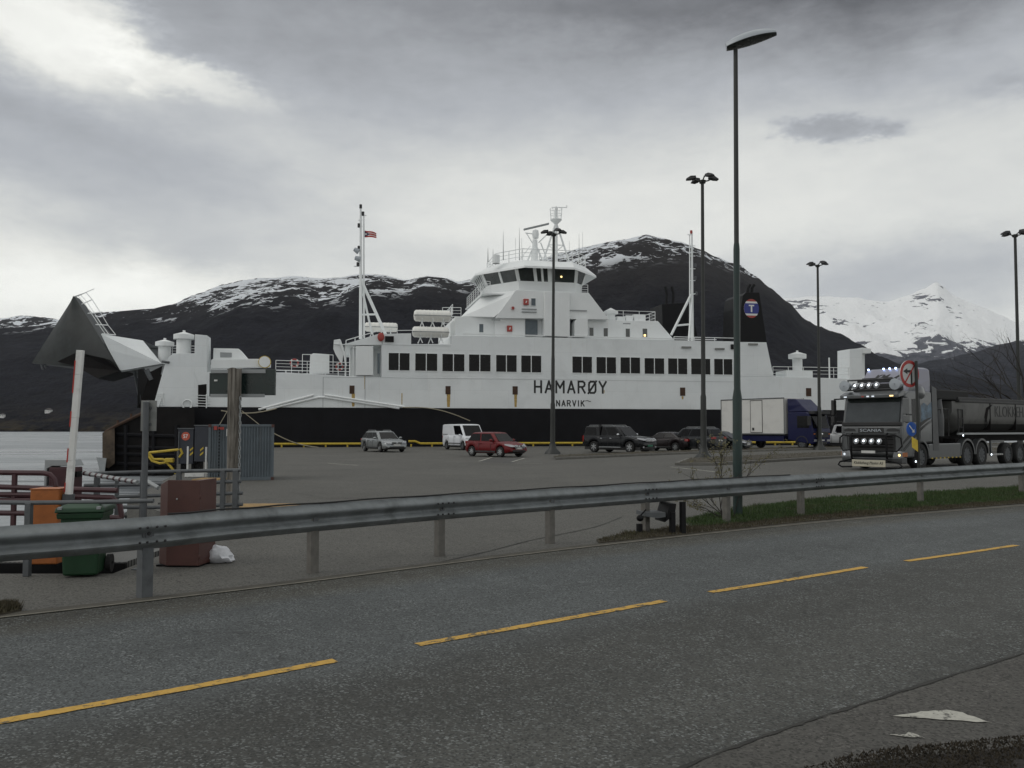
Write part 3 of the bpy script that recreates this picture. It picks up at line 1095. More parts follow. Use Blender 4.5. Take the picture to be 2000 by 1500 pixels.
silC = [(-900, 640), (-300, 625), (-60, 618), (0, 617), (40, 611), (80, 615), (130, 622), (180, 616), (215, 604), (245, 607), (300, 612), (500, 640)]
mC = hmat('fjell_left', (0.014, 0.014, 0.018), (0.034, 0.032, 0.032), 620, 800, 0.012, 0.14, thr=0.63)
terrain('hills', silC, -1000, 520, 160, 4400, 5600, 7000, 40, mC, 0.08, 5.0, trees=3.5)
silB = [(1350, 600), (1500, 578), (1560, 583), (1600, 581), (1640, 580), (1680, 579), (1700, 584), (1740, 587), (1775, 576), (1805, 566), (1838, 554), (1850, 562), (1870, 577), (1900, 590), (1930, 600), (1960, 613), (1990, 628), (2020, 620), (2100, 600), (2300, 640), (2600, 660)]
mB = hmat('fjell_snow', (0.06, 0.062, 0.075), (0.16, 0.165, 0.19), 500, 820, 0.0065, 0.24, thr=0.70, snowcol=(0.95, 0.96, 0.97))
terrain('hills', silB, 1250, 2700, 260, 5200, 8500, 10500, 90, mB, 0.17, 9.0, trees=0.0)
silD = [(1600, 800), (1700, 740), (1760, 718), (1840, 702), (1900, 690), (1960, 672), (2000, 664), (2100, 650), (2400, 640)]
mD = hmat('fjell_blue', (0.022, 0.023, 0.03), (0.05, 0.05, 0.058), 360, 640, 0.010, 0.16, thr=0.68)
terrain('hills', silD, 1560, 2500, 140, 3600, 4800, 5200, 50, mD, 0.08, 12.0, trees=3.0)

# haze: one even body of air round everything
mb = MB().box(-16500, 16500, -2500, 17500, -12.5, 1750)
hz = mb.build('haze', None)
hz.data.materials.clear()
hm = bpy.data.materials.new('haze_air')
hm.use_nodes = True
g = NT(hm.node_tree)
pv = g.n('ShaderNodeVolumePrincipled')
pv.inputs['Color'].default_value = (0.80, 0.88, 1.0, 1)
pv.inputs['Density'].default_value = 0.000012
pv.inputs['Anisotropy'].default_value = 0.0
g.l(pv.outputs[0], g.n('ShaderNodeOutputMaterial').inputs['Volume'])
hz.data.materials.append(hm)
tag(hz, kind='stuff')

# far-shore houses


def house(px, py, Y, w, d, h, wallm, roofm, label):
    p = P(px, py, Y)
    t = thing('house', label, 'house', (p.x, p.y, p.z), R(random.uniform(-20, 20)), 'houses on the far shore')
    MB().box(-w / 2, w / 2, -d / 2, d / 2, -6, h).build('wall', wallm, t)
    MB().prism([(-w / 2 - .5, h), (w / 2 + .5, h), (0, h + w * 0.38)], -d / 2 - .5, d / 2 + .5, 'y').build('roof', roofm, t)
    for s_ in (-1, 1):
        MB().box(s_ * w * .25 - .6, s_ * w * .25 + .6, -d / 2 - .05, -d / 2 - .01, h * .4, h * .7).build('window', M['glass'], t)


M['houseroof'] = mat('house_roof', (0.10, 0.09, 0.09), 0.8)
house(95, 806, 1640, 10, 9, 5, M['white'], M['houseroof'], 'tiny white house on the far shore left of the raised bow visor pole')
house(5, 814, 1600, 7, 8, 4, M['white'], M['houseroof'], 'tiny pale cabin on the far shore at the left edge of the photo')


# ------------------------------------------------------------------ the ferry
ferry = thing('car_ferry', 'long white and black car ferry with raised bow visor moored along the quay', 'ferry', tuple(FO), FA)
BEAM = 14.0
Z_WL = F(800, 797)[1]                      # height of the white / black division


def pp(pxs, v0, v1, mi=0, mb=None, vmap=None):
    """prism: outline read on plane vmap (default v0), extruded from v0 to v1"""
    vm = v0 if vmap is None else vmap
    return (mb or MB()).prism([F(x, y, vm) for x, y in pxs], v0, v1, 'y', mi)


def U(px, v=0.0):
    return F(px, 750, v)[0]


def Zp(px, py, v=0.0):
    return F(px, py, v)[1]


# hull: black lower part, white upper strakes
u0, u1 = U(300), U(1745)
b = MB()
b.prism([(u0 + 0.5, -1.5), (u1 - .5, -1.5), (u1, Z_WL), (u0, Z_WL)], 0.0, BEAM, 'y')
b.build('lower_hull', M['hullblack'], ferry)
deckz = Zp(600, 729)
top = [(300, 795.5), (322, 712), (328, 700), (338, 690), (404, 690), (404, 727), (560, 727.5), (690, 735), (745, 737), (1505, 735), (1640, 739), (1690, 741), (1722, 745), (1745, 797)]
pl = [F(*p) for p in top]
pl = [(u, max(z, Z_WL)) for u, z in pl]
pl[0] = (u0, Z_WL); pl[-1] = (u1, Z_WL)
b = MB()
b.prism(pl, -0.02, 0.25, 'y')
b.prism(pl, BEAM - 0.25, BEAM + .02, 'y')
b.box(U(404), u1 - 1, 0.25, BEAM - .25, Z_WL, deckz - 0.3)
b.build('upper_hull', M['ship'], ferry, bevel=0.03)
# plating seams on the hull
M['seam'] = mat('seam_grey', (0.42, 0.43, 0.44), 0.5)
b = MB()
for x0_, y0_, x1_, y1_ in [(631, 737, 631, 796), (713, 735, 713, 796), (631, 736.5, 745, 736.5), (745, 737.5, 1437, 737.5), (745, 673, 880, 673)]:
    a_, c_ = F(x0_, y0_), F(x1_, y1_)
    if y0_ == y1_: c_ = (c_[0], a_[1])
    MB().box(min(a_[0], c_[0]) - .015, max(a_[0], c_[0]) + .015, -0.035, -0.0202, min(a_[1], c_[1]) - .015, max(a_[1], c_[1]) + .015).build('plating_seam', M['seam'], ferry)


def cpart(name, pxs, v0, v1, m, vmap=None, bevel=0.03, parent=None):
    return pp(pxs, v0, v1, vmap=vmap).build(name, m, parent or ferry, bevel=bevel)


# main deckhouse (flush with hull side)
ztop1, zdh = Zp(1000, 655), Zp(800, 672)
dh = cpart('deckhouse', [(745, 737.2), (745, 672), (882, 672), (882, 655), (1437, 667), (1437, 735.5)], -0.01, BEAM + .01, M['ship'])
cpart('funnel_casing', [(1437.5, 735.5), (1437.5, 668), (1497, 668.5), (1511, 735.5)], -0.03, 4.6, M['ship'])
MB().box(U(1437.5), U(1497), BEAM - 4.6, BEAM + .03, deckz - .4, Zp(1460, 668)).build('funnel_casing', M['ship'], ferry, bevel=.03)
b = pp([(652, 672), (674, 672), (746, 650), (746, 673.5), (674, 674)], -0.015, 0.2)
b.build('bulwark', M['ship'], ferry, bevel=.01)
# aft lobby under the sloping bulwark: overhead deck, posts, big locker
b = MB()
za = Zp(700, 674)
b.box(U(673), U(745) - .01, 0.2, BEAM - .2, za, za + 0.15)
b.box(U(684), U(745) - .01, 3.0, BEAM - 3, deckz - .3, za)
for x in (673, 688):
    b.box(U(x), U(x) + .14, 0.15, 0.3, deckz - .3, za)
b.build('lobby', M['ship2'], ferry)
cpart('locker', [(695, 676), (729, 676), (729, 733), (695, 733)], -0.1, 1.4, M['ship2'], bevel=.04)
cpart('doorway', [(737, 690), (742, 690), (742, 730), (737, 730)], -0.03, 0.0, M['containergrey'])
# mooring/davit gear at the step
b = pp([(652, 664), (664, 662), (672, 680), (668, 712), (655, 690), (651, 680)], 0.1, 0.9)
b.tube([(*F(664, 664)[:1], 0.0, F(664, 664)[1]), (F(672, 690)[0], 0.0, F(672, 690)[1]), (F(676, 715)[0], 0, F(676, 715)[1])], 0.08)
b.build('davit', M['ship2'], ferry)
b = pp([(606, 693), (612, 690), (643, 692), (643, 728), (604, 728)], 2.6, 3.8, vmap=2.6)
b.build('deck_store', M['ship2'], ferry, bevel=.03)


# windows in pairs
def window(x0, x1, y0, y1, v=-0.03, name='window', split=True, glass='glass', par=None):
    a, c = F(x0, y1, v), F(x1, y0, v)
    fr = MB()
    t = 0.05
    U0, U1, Z0, Z1 = a[0], c[0], a[1], c[1]
    for q in ((U0 - t, U1 + t, Z0 - t, Z0), (U0 - t, U1 + t, Z1, Z1 + t), (U0 - t, U0, Z0, Z1), (U1, U1 + t, Z0, Z1)):
        fr.box(q[0], q[1], v - .025, v + .03, q[2], q[3])
    if split:
        mm = (U0 + U1) / 2
        fr.box(mm - .04, mm + .04, v - .025, v + .03, Z0, Z1)
    w = fr.build(name, M['ship2'], par or ferry)
    MB().box(U0, U1, v - .004, v + .03, Z0, Z1).build('pane', M[glass], w)
    return w


wl = [(759, 800, 690, 723), (811, 854, 691, 724), (864, 907, 692, 725), (916, 958, 693, 725), (969, 1009, 694, 726), (1018, 1057, 695, 727),
      (1118, 1156, 697, 728), (1165, 1203, 698, 729), (1212, 1250, 698.5, 729), (1259, 1297, 700, 730), (1305, 1342, 700.5, 730.5), (1350, 1387, 701, 731), (1395, 1430, 701.5, 731.5)]
for i, q in enumerate(wl):
    window(*q, split=(i != 11))
for (x, y) in [(687.5, 761), (875, 762), (1006, 762.5), (1333, 765), (1579, 766)]:
    a_, c_ = F(x - 5, y + 8), F(x + 5, y - 8)
    MB().box(a_[0], c_[0], -0.06, -0.019, a_[1], c_[1]).build('scupper', M['rustdark'], ferry, bevel=.04)
for (x, ya, yb, w_) in [(690, 769, 794, 2.6), (876, 770, 795, 2.8), (1007, 770, 795, 2.2), (712.5, 735, 760, .8), (785, 768, 790, .8), (1333, 774, 780, 1.5), (1180, 762, 768, .5)]:
    w_ *= 1.25
    pts = [F(x - w_, ya), F(x + w_, ya), F(x + w_ * .9, (ya + yb) / 2), F(x + w_ * .7, yb), F(x - w_ * .75, yb), F(x - w_ * .95, (ya + yb) / 2)]
    MB().prism(pts, -0.0245, -0.0202, 'y').build('rust_stain', M['rust'], ferry)
for (x, y) in [(1470, 672), (1340, 678), (1405, 681)]:
    a_, c_ = F(x - 9, y + 2), F(x + 9, y - 1)
    MB().box(a_[0], c_[0], -0.16, -0.03, a_[1], c_[1]).build('vent_slot', M['signgrey'], ferry)
a_, c_ = F(1427, 682), F(1437, 673)
MB().box(a_[0], c_[0], -0.2, -0.01, a_[1], c_[1]).build('navigation_light', M['black'], ferry)
a_, c_ = F(752, 668), F(769, 657)
MB().box(a_[0], c_[0], -0.12, 0.02, a_[1], c_[1]).build('navigation_light', M['black'], ferry)
pp([(747, 672.5), (747, 652), (803, 651), (803, 672.5)], 0.0, 0.2).build('bulwark', M['ship'], ferry)

# white fender strakes forming the flat gable on the hull
b = MB()


def pipe(mb, pts, r, v=0.0, n=6):
    mb.tube([(F(x, y, v)[0], v, F(x, y, v)[1]) for x, y in pts], r, n)


pipe(b, [(505, 800), (613, 771.5)], 0.10, -0.1); pipe(b, [(520, 800), (622, 776), (640, 776)], 0.10, -0.1)
pipe(b, [(634, 771.5), (790, 795)], 0.10, -0.1); pipe(b, [(634, 776), (780, 797.5)], 0.10, -0.1)
b.build('fender_strake', M['ship2'], ferry, smooth=40)

# lettering: single stroke letters like the sign-writer's
STROKE = {
    'H': [[(0, 0), (0, 1)], [(.6, 0), (.6, 1)], [(0, .5), (.6, .5)]],
    'A': [[(0, 0), (.32, 1), (.64, 0)], [(.11, .32), (.53, .32)]],
    'M': [[(0, 0), (0, 1), (.36, .42), (.72, 1), (.72, 0)]],
    'R': [[(0, 0), (0, 1), (.42, 1), (.56, .9), (.6, .76), (.56, .62), (.42, .52), (0, .52)], [(.3, .52), (.62, 0)]],
    'O': [[(.16, 0), (.48, 0), (.6, .1), (.64, .25), (.64, .75), (.6, .9), (.48, 1), (.16, 1), (.04, .9), (0, .75), (0, .25), (.04, .1), (.16, 0)]],
    'Ø': [[(.16, 0), (.48, 0), (.6, .1), (.64, .25), (.64, .75), (.6, .9), (.48, 1), (.16, 1), (.04, .9), (0, .75), (0, .25), (.04, .1), (.16, 0)], [(-.06, -.04), (.7, 1.04)]],
    'Y': [[(0, 1), (.32, .48), (.64, 1)], [(.32, .48), (.32, 0)]],
    'N': [[(0, 0), (0, 1), (.6, 0), (.6, 1)]],
    'V': [[(0, 1), (.32, 0), (.64, 1)]],
    'I': [[(0.1, 0), (0.1, 1)]],
    'K': [[(0, 0), (0, 1)], [(.58, 1), (0, .42)], [(.2, .58), (.6, 0)]],
}


def stroke_word(word, x0, x1, y0, y1, wst, v, name):
    """word drawn on the hull between px x0..x1 and py y0..y1"""
    b = MB()
    n = len(word)
    ua, ub = F(x0, (y0 + y1) / 2)[0], F(x1, (y0 + y1) / 2)[0]
    H = F((x0 + x1) / 2, y0)[1] - F((x0 + x1) / 2, y1)[1]
    zb = F((x0 + x1) / 2, y1)[1]
    adv = [(.2 if c == 'I' else .72 if c == 'M' else .62) for c in word]
    gap = (ub - ua - sum(adv) * H * .95) / (n - 1)
    u = ua
    for c, a in zip(word, adv):
        for st in STROKE[c]:
            for (xa, ya), (xb, yb) in zip(st, st[1:]):
                A = Vector((u + xa * H * .95, zb + ya * H)); B = Vector((u + xb * H * .95, zb + yb * H))
                d = (B - A).normalized(); nn = Vector((-d.y, d.x)) * wst / 2; e = d * wst * .4
                q = [A - e - nn, B + e - nn, B + e + nn, A - e + nn]
                b.prism([(p.x, p.y) for p in q], v - .006 - random.uniform(0, .003), v, 'y')
        u += a * H * .95 + gap
    return b.build(name, M['letter'], ferry)


stroke_word('HAMARØY', 1044.5, 1183, 745, 767, 0.19, -0.0202, 'ship_name')
stroke_word('NARVIK', 1087, 1141, 782.5, 793, 0.11, -0.0202, 'home_port')
b = MB()
pipe(b, [(1143, 783), (1147, 782), (1151, 784), (1154, 784)], .03, -0.03); b.build('scratch', M['letter'], ferry)

# ---- second tier
V2 = 1.3
cpart('upper_deckhouse', [(889, 662), (889, 618), (1285, 627), (1317, 664)], V2, BEAM - V2, M['ship2'], vmap=V2)
# forward face fairing step at its left end
cpart('upper_deckhouse', [(881, 664), (881, 630), (895, 618), (895, 664)], V2 + .6, BEAM - V2 - .6, M['ship2'], vmap=V2)
# side deck rail ledge
b = MB()
zl = Zp(1000, 655)
b.box(U(905), U(1064), -.06, .06, zl, zl + .09)
b.box(U(1113), U(1400), -.06, .06, zl - .02, zl + .07)
b.build('deck_edge', M['ship2'], ferry)
# central tower: sloped wings and the fin flush with the hull side
T_ = [(967, 621), (1008, 566), (1150, 572), (1190, 624)]
cpart('tower', T_, 0.45, BEAM - .45, M['ship2'], vmap=0.45)
cpart('tower', [(1064, 656), (1064, 569), (1113, 571), (1113, 658)], 0.0, 1.5, M['ship2'])
cpart('tower', [(967, 662), (967, 619), (1026, 619), (1026, 662)], V2 - .35, V2 + .4, M['ship2'], vmap=V2 - .35)
# sloping bridge-front casing: a wedge that runs inboard and forward
a1 = [F(903, 618, 1.6), F(947, 573, 3.4), F(1009, 566, 3.4), F(966, 619, 0.5)]
b = MB()
vs = [(a1[0][0], 1.6, a1[0][1]), (a1[1][0], 3.4, a1[1][1]), (a1[2][0], .5, F(1009, 566, .5)[1]), (a1[3][0], .5, a1[3][1])]
vs += [(x, BEAM - y, z) for x, y, z in vs]
b.add(vs, [(0, 1, 2, 3), (7, 6, 5, 4), (0, 3, 7, 4), (1, 0, 4, 5), (2, 1, 5, 6), (3, 2, 6, 7)])
b.build('bridge_front_casing', M['ship2'], ferry)
# doors and small windows in the recesses
cpart('door', [(1026, 625), (1050, 625), (1050, 655), (1026, 655)], V2 - .40, V2 - .36, M['containergrey'], vmap=V2 - .38)
cpart('door', [(1113.5, 623), (1126, 630), (1126, 656), (1113.5, 656)], V2 - .05, V2 - .02, M['containerdark'], vmap=V2)
b = MB()
uu0, uu1 = U(1120, 0.6), U(1146, .6)
zz0, zz1 = Zp(1130, 657, .6), Zp(1130, 622, .6)
ring = []
for k in range(9):
    a = math.pi / 2 * k / 8
    ring.append((uu0 + (uu1 - uu0) * (1 - math.cos(a)) * .45, zz1 - (zz1 - zz0) * .35 * (1 - math.sin(a)) if k else zz1 - (zz1 - zz0) * .35))
poly = [(uu0, zz0)] + ring + [(uu1, zz1), (uu1, zz0)]
b.prism(poly, 0.15, V2 + .2, 'y')
b.build('air_intake', M['ship2'], ferry, smooth=30)
for (x, y, hh) in [(940, 641, 8), (1155, 648, 8), (1183, 649, 8), (1226, 650, 8)]:
    window(x - 4, x + 4, y - hh, y + hh, v=V2 - .03, split=False, glass='containergrey' if x < 1000 else 'glassgreen')
w_ = window(1255, 1264, 642, 658, v=V2 - .03, split=False, glass='glassgreen')
a_, c_ = F(1257.5, 657, V2 - .05), F(1261.5, 653, V2 - .05)
MB().box(a_[0], c_[0], V2 - .045, V2 - .036, a_[1], c_[1]).build('lit_lamp', M['amberglow'], w_)
window(1037.5, 1046, 583, 597, v=.42, split=False, glass='containergrey')
for (x, y, v) in [(1027, 590, .44), (995, 642, V2 - .36), (1001.5, 602, .44)]:
    r_ = 5 if x != 1001.5 else 2.4
    a_, c_ = F(x - r_, y + r_ * 1.15, v), F(x + r_, y - r_ * 1.15, v)
    o = MB().box(a_[0], c_[0], v - .2, v, a_[1], c_[1]).build('life_vest_box', M['redbadge'], ferry, bevel=.03)
    if r_ > 3:
        uu, zz = (a_[0] + c_[0]) / 2, (a_[1] + c_[1]) / 2
        MB().prism([(uu - .08, zz - .1), (uu + .02, zz - .1), (uu + .1, zz + .1), (uu - .02, zz + .1)], v - .21, v - .204, 'y').build('symbol', M['white'], o)
for (xa, xb, y) in [(1019, 1048, 603.5), (1019, 1048, 609), (960, 977, 624.5), (1217, 1231, 632), (1113, 1146, 606), (1064, 1071, 575)]:
    a_, c_ = F(xa, y, .42), F(xb, y, .42)
    MB().box(a_[0], c_[0], .36, .449, a_[1] - .05, a_[1] + .05).build('handrail', M['palegrey'], ferry)
# roof vents on the tier
b = MB()
uu, zz = F(1193, 620, 3)
b.lathe([(.0, zz + 1.0), (.75, zz + .6), (.75, zz + .35), (.45, zz + .35), (.45, zz - .3)], 14, c=(uu, 3, 0))
b.build('ventilator', M['ship2'], ferry, smooth=40)
# equipment boxes on the after end of the tier
b = MB()
for x0_, x1_, y0_ in [(1206, 1222, 618), (1224, 1237, 616), (1240, 1262, 614)]:
    b.box(U(x0_, 3), U(x1_, 3), 3, 5, Zp(x0_, 628, 3), Zp(x0_, y0_, 3))
b.build('roof_unit', M['ship2'], ferry)

# ---- wheelhouse: octagonal plan, flared windows
vB0, vB1 = 1.9, BEAM - 1.9


def octo(xl, xr, yl, yr, v0, v1, chl, chr_, vref=None):
    """plan octagon at the height/extent read from the photo; returns list of (u, v, z)"""
    vr = v0 if vref is None else vref
    ul = F(xl, yl, v0 + chl * 1.3)[0]; ur = F(xr, yr, v0 + chr_ * 1.1)[0]
    z = F((xl + xr) / 2, (yl + yr) / 2, vr)[1]
    return [(ul + chl, v0, z), (ur - chr_, v0, z), (ur, v0 + chr_ * 1.1, z), (ur, v1 - chr_ * 1.1, z), (ur - chr_, v1, z), (ul + chl, v1, z), (ul, v1 - chl * 1.3, z), (ul, v0 + chl * 1.3, z)]


lowr = octo(952, 1136, 573, 570, 1.7, BEAM - 1.7, 2.6, 1.0)
sill = octo(951, 1137, 549.5, 549.5, 1.6, BEAM - 1.6, 2.6, 1.0)
head = octo(941, 1144, 523.5, 523.5, 1.0, BEAM - 1.0, 2.8, 1.4)
b = MB(); b.loft([lowr, sill], closed=True)
b.build('bridge_lower_wall', M['ship2'], ferry)
gl = MB(); gl.loft([sill, head], closed=True)
brg = gl.build('bridge_window_band', M['glassgreen'], ferry)


def lerp3(a, b, t):
    return tuple(a[i] + (b[i] - a[i]) * t for i in range(3))


def mullion(i, t, w=.28):
    j = (i + 1) % 8
    s0 = Vector(lerp3(sill[i], sill[j], t)); h0 = Vector(lerp3(head[i], head[j], t))
    d = (Vector(sill[j]) - Vector(sill[i])).normalized()
    nn = Vector((d.y, -d.x, 0)) * .06
    m_ = MB()
    m_.add([s0 - d * w / 2 + nn, s0 + d * w / 2 + nn, h0 + d * w / 2 + nn, h0 - d * w / 2 + nn, s0 - d * w / 2 - nn, s0 + d * w / 2 - nn, h0 + d * w / 2 - nn, h0 - d * w / 2 - nn],
           [(0, 1, 2, 3), (7, 6, 5, 4), (0, 4, 5, 1), (1, 5, 6, 2), (2, 6, 7, 3), (3, 7, 4, 0)])
    m_.build('window_post', M['ship2'], ferry)


for i in (0, 4):
    for t in (0.0, 0.30, 0.42, .60, 1.0):
        mullion(i, t if i == 0 else 1 - t, .22 if t == .42 else .32)
mullion(0, .565, .62)
for i, ts in ((7, (.5, )), (6, (0, .2, .4, .6, .8, 1.0)), (5, (.5,)), (2, (0.33, .66)), (3, (0, 1)), (1, (1,))):
    for t in ts: mullion(i, t, .26)
mullion(7, 0, .3)
a_, c_ = F(1094, 543, 1.2), F(1099, 538, 1.2)
MB().ell(((a_[0] + c_[0]) / 2, 1.22, (a_[1] + c_[1]) / 2), (.10, .05, .10), 10, 6).build('cabin_lamp', M['amberglow'], ferry)
# roof with sloped fascia
r0 = octo(929, 1164, 519.5, 519.5, 0.0, BEAM, 4.0, 3.4)
r1 = octo(933, 1163, 529.5, 526, -0.1, BEAM + .1, 4.3, 1.6, vref=0)
r2 = octo(968, 1143, 509.5, 509.5, 1.6, BEAM - 1.6, 2.2, 2.0)
r0b = [(u, v, z) for u, v, z in octo(928, 1165, 523.5, 523.5, -0.02, BEAM + .02, 4.0, 3.4)]
b = MB(); b.loft([head, r0b, r0, r2])
b.build('bridge_roof', M['ship2'], ferry)


def railing(name, pts, h, nrail, step, r=.03, m=None, parent=None, rp=None):
    """pts: base polyline (local); rails parallel above it"""
    b = MB()
    pts = [Vector(p) for p in pts]
    for k in range(nrail):
        z = h * (k + 1) / nrail
        b.tube([p + Vector((0, 0, z)) for p in pts], r if k == nrail - 1 else r * .7, 6)
    for a, c in zip(pts, pts[1:]):
        L = (c - a).length
        n = max(1, round(L / step))
        for i in range(n + 1):
            q = a.lerp(c, i / n)
            b.tube([q, q + Vector((0, 0, h))], rp or r, 6)
    return b.build(name, m or M['ship2'], parent or ferry)


zr = r2[0][2]
railing('railing', r2 + [r2[0]], 1.15, 3, 1.6, .042)
# bridge-deck wing rails
zw = F(945, 573, 1.7)[1]
for uu_a, uu_b in ((U(943, 1.7), U(957, 1.7)), (U(1136, 1.7), U(1149, 1.7))):
    railing('railing', [(uu_a, 1.7, zw), (uu_b, 1.7, zw)], 1.2, 5, .6, .03)
    railing('railing', [(uu_a, 1.7, zw), (uu_a, BEAM - 1.7, zw)], 1.2, 5, 1.5, .03)
MB().box(U(940, 1.7), U(1150, 1.7), 1.4, BEAM - 1.4, zw - .12, zw).build('bridge_deck', M['ship2'], ferry)
# rails round the tier roof, fore and aft
zt = Zp(1230, 626, V2)
railing('railing', [(U(1188, V2), V2 + .2, zt), (U(1282, V2), V2 + .2, zt), (U(1282, V2), BEAM - 1.4, zt)], 1.0, 3, 1.5, .03)
railing('railing', [(U(967, 4), BEAM - 2, Zp(900, 618, 4)), (U(881, 4), BEAM - 2, Zp(900, 618, 4)), (U(881, 4), 3, Zp(900, 618, 4))], 1.05, 4, 1.1, .03)
railing('railing', [(U(868, 11), BEAM - 1, Zp(840, 620, BEAM)), (U(905, 11), BEAM - 1, Zp(880, 620, BEAM))], 1.0, 3, 1.2, .03)
railing('railing', [(U(1318), .1, Zp(1350, 665)), (U(1437), .1, Zp(1437, 667))], .35, 1, 2.0, .035)
railing('railing', [(U(675), .1, Zp(690, 671)), (U(745), .1, Zp(745, 650))], .3, 1, .9, .04)
railing('railing', [(U(745), .1, Zp(760, 652)), (U(805), .1, Zp(800, 651))], .3, 1, 1.2, .03)
# upper car-deck rails
railing('railing', [(U(538), .1, deckz), (U(690), .1, deckz - .1)], 1.15, 4, 1.5, .03)
railing('railing', [(U(590, 2), 2, deckz + .2), (U(650, 2), 2, deckz + .2)], 1.7, 1, 1.4, .03)
railing('railing', [(U(538), BEAM - .1, deckz), (U(690), BEAM - .1, deckz)], 1.15, 4, 1.5, .03)
zr2 = Zp(1600, 737)
railing('railing', [(U(1511), .1, zr2), (U(1659), .1, zr2)], 1.05, 3, 1.6, .03)
railing('railing', [(U(1511), BEAM - .1, zr2), (U(1659), BEAM - .1, zr2)], 1.05, 3, 1.6, .03)
for x in (1631,):
    MB().tube([(U(x), 1.0, zr2), (U(x), 1.0, Zp(x, 697))], .08).build('vent_pipe', M['ship2'], ferry)


def cowl(px, v, ybase, ytop, wcap, wstem):
    """mushroom ventilator: stem with shallow conical cap"""
    u, zt_ = F(px, ytop, v)
    zb_ = F(px, ybase, v)[1]
    s_ = (F(px + 1, ytop, v)[0] - u)
    rc, rs = wcap / 2 * s_, wstem / 2 * s_
    b = MB()
    b.lathe([(rs, zb_), (rs, zt_ - rc * .75)], 20, c=(u, v, 0))
    b.lathe([(rs, zt_ - rc * .8), (rc, zt_ - rc * .78), (rc * 1.0, zt_ - rc * .3), (0.02, zt_)], 20, c=(u, v, 0))
    b.lathe([(.12, zt_ - .05), (.12, zt_ + .12), (.01, zt_ + .14)], 8, c=(u, v, 0))
    b.build('ventilator', M['ship2'], ferry, smooth=35)


cowl(322, 2.4, 712, 663, 37, 25)
cowl(359.5, 1.2, 694, 648, 41, 29)
cowl(1557, 2.0, 737, 687, 31, 17)
railing('railing', [(U(305, 2), 3.2, Zp(330, 694, 2)), (U(380, 2), 3.2, Zp(330, 694, 2))], 1.0, 4, 1.2, .03)
MB().box(U(1536, 1.2), U(1588, 1.2), 1.2, 3.4, zr2 - .1, Zp(1560, 724, 1.2)).build('deck_store', M['ship2'], ferry, bevel=.03)
# corner towers of the two ends
cpart('corner_tower', [(379, 727), (381, 653), (404.5, 655), (404.5, 796)], -0.05, 2.2, M['ship'], vmap=0)
cpart('corner_tower', [(1659, 796), (1659, 682), (1684, 680), (1684, 796)], -0.05, 2.2, M['ship'], vmap=0)
cpart('corner_tower', [(1684, 690), (1684, 679), (1701, 681), (1701, 690)], -0.05, 2.2, M['ship2'], vmap=0)
cpart('corner_tower', [(1684, 740), (1684, 690), (1696, 690), (1696, 740)], .6, 2.2, M['ship2'], vmap=0)
# mooring recess near the bow: opening with rails, yellow winch
cpart('mooring_recess', [(387, 795), (387, 752), (403.8, 750), (403.8, 795)], -0.062, -0.056, M['steel'], vmap=0)
b = MB()
for k in range(5):
    y = 772 + k * 5.2
    pipe(b, [(383, y), (411, y + 1)], .035, -0.1)
pipe(b, [(403, 770), (403, 797)], .05, -0.12)
b.build('railing', M['ship2'], ferry)
b = MB()
for k in range(6):
    y = 769 + k * 4.5
    pipe(b, [(306 + k * -.6, y), (320 + 1, y)], .022, -0.06)
pipe(b, [(309, 795), (319, 768)], .04, -.08); pipe(b, [(316, 767), (321, 791)], .05, -.08)
b.build('railing', M['ship2'], ferry)
b = MB()
ua_, za_ = F(366, 790)
b.tube([(ua_ + .42 * math.cos(a / 10 * 6.283), -.12, za_ + .42 * math.sin(a / 10 * 6.283)) for a in range(10)], .06, 6, closed=True)
b.build('fairlead', M['ship2'], ferry)
b = MB()
ub_, zb_ = F(420, 789)
b.lathe([(.0, -.1), (.5, -.1), (.5, .1), (.2, .1), (.2, .6), (.5, .6), (.5, .8), (0, .8)], 12, axis='y', c=(ub_, .4, zb_))
b.build('winch', M['yellow'], ferry)
# white gangway boom on deck
b = pp([(412, 703), (416, 701), (520, 701), (528, 703), (528, 717), (412, 720)], .2, .9)
b.build('gangway_boom', M['ship2'], ferry, bevel=.04)
ub_, zb_ = F(517, 707)
MB().lathe([(0, .0), (.5, .0), (.5, .3), (0, .3)], 18, axis='y', c=(ub_, -.14, zb_)).build('pulley', M['ship2'], ferry)
MB().lathe([(.5, .0), (.56, .0), (.56, .22), (.5, .22)], 18, axis='y', c=(ub_, -.12, zb_)).build('pulley_rim', M['yellow'], ferry)
cpart('winch_house', [(416, 703), (417, 680), (466, 681), (485, 703)], 1.0, 3.4, M['ship2'], vmap=1)
cpart('window', [(430, 698), (430, 688), (453, 689), (453, 698)], .95, .99, M['palegrey'], vmap=1)
railing('railing', [(U(412), BEAM - .2, deckz), (U(540), BEAM - .2, deckz)], 1.15, 4, 1.5, .03)

# ---- funnels
FB = [(1446, 668.6), (1448, 600), (1451, 577), (1457, 571), (1483, 571), (1498, 668.6)]
fn = cpart('funnel', FB, .05, 4.2, M['black'], vmap=.05)
b = MB()
for x in (1460, 1468):
    pts = [(F(x, 572, 1.5)[0], 1.5, F(x, 572, 1.5)[1]), (F(x + 1, 563, 1.5)[0], 1.5, F(x, 563, 1.5)[1]), (F(x + 5, 556, 1.5)[0], 1.5, F(x, 556, 1.5)[1])]
    b.tube(pts, .16, 8)
b.build('exhaust_pipe', M['black'], fn)
ue, ze = F(1467.5, 602.5, .05)
ru, rz_ = (F(1482, 602, .05)[0] - ue), (F(1467, 584, .05)[1] - ze)


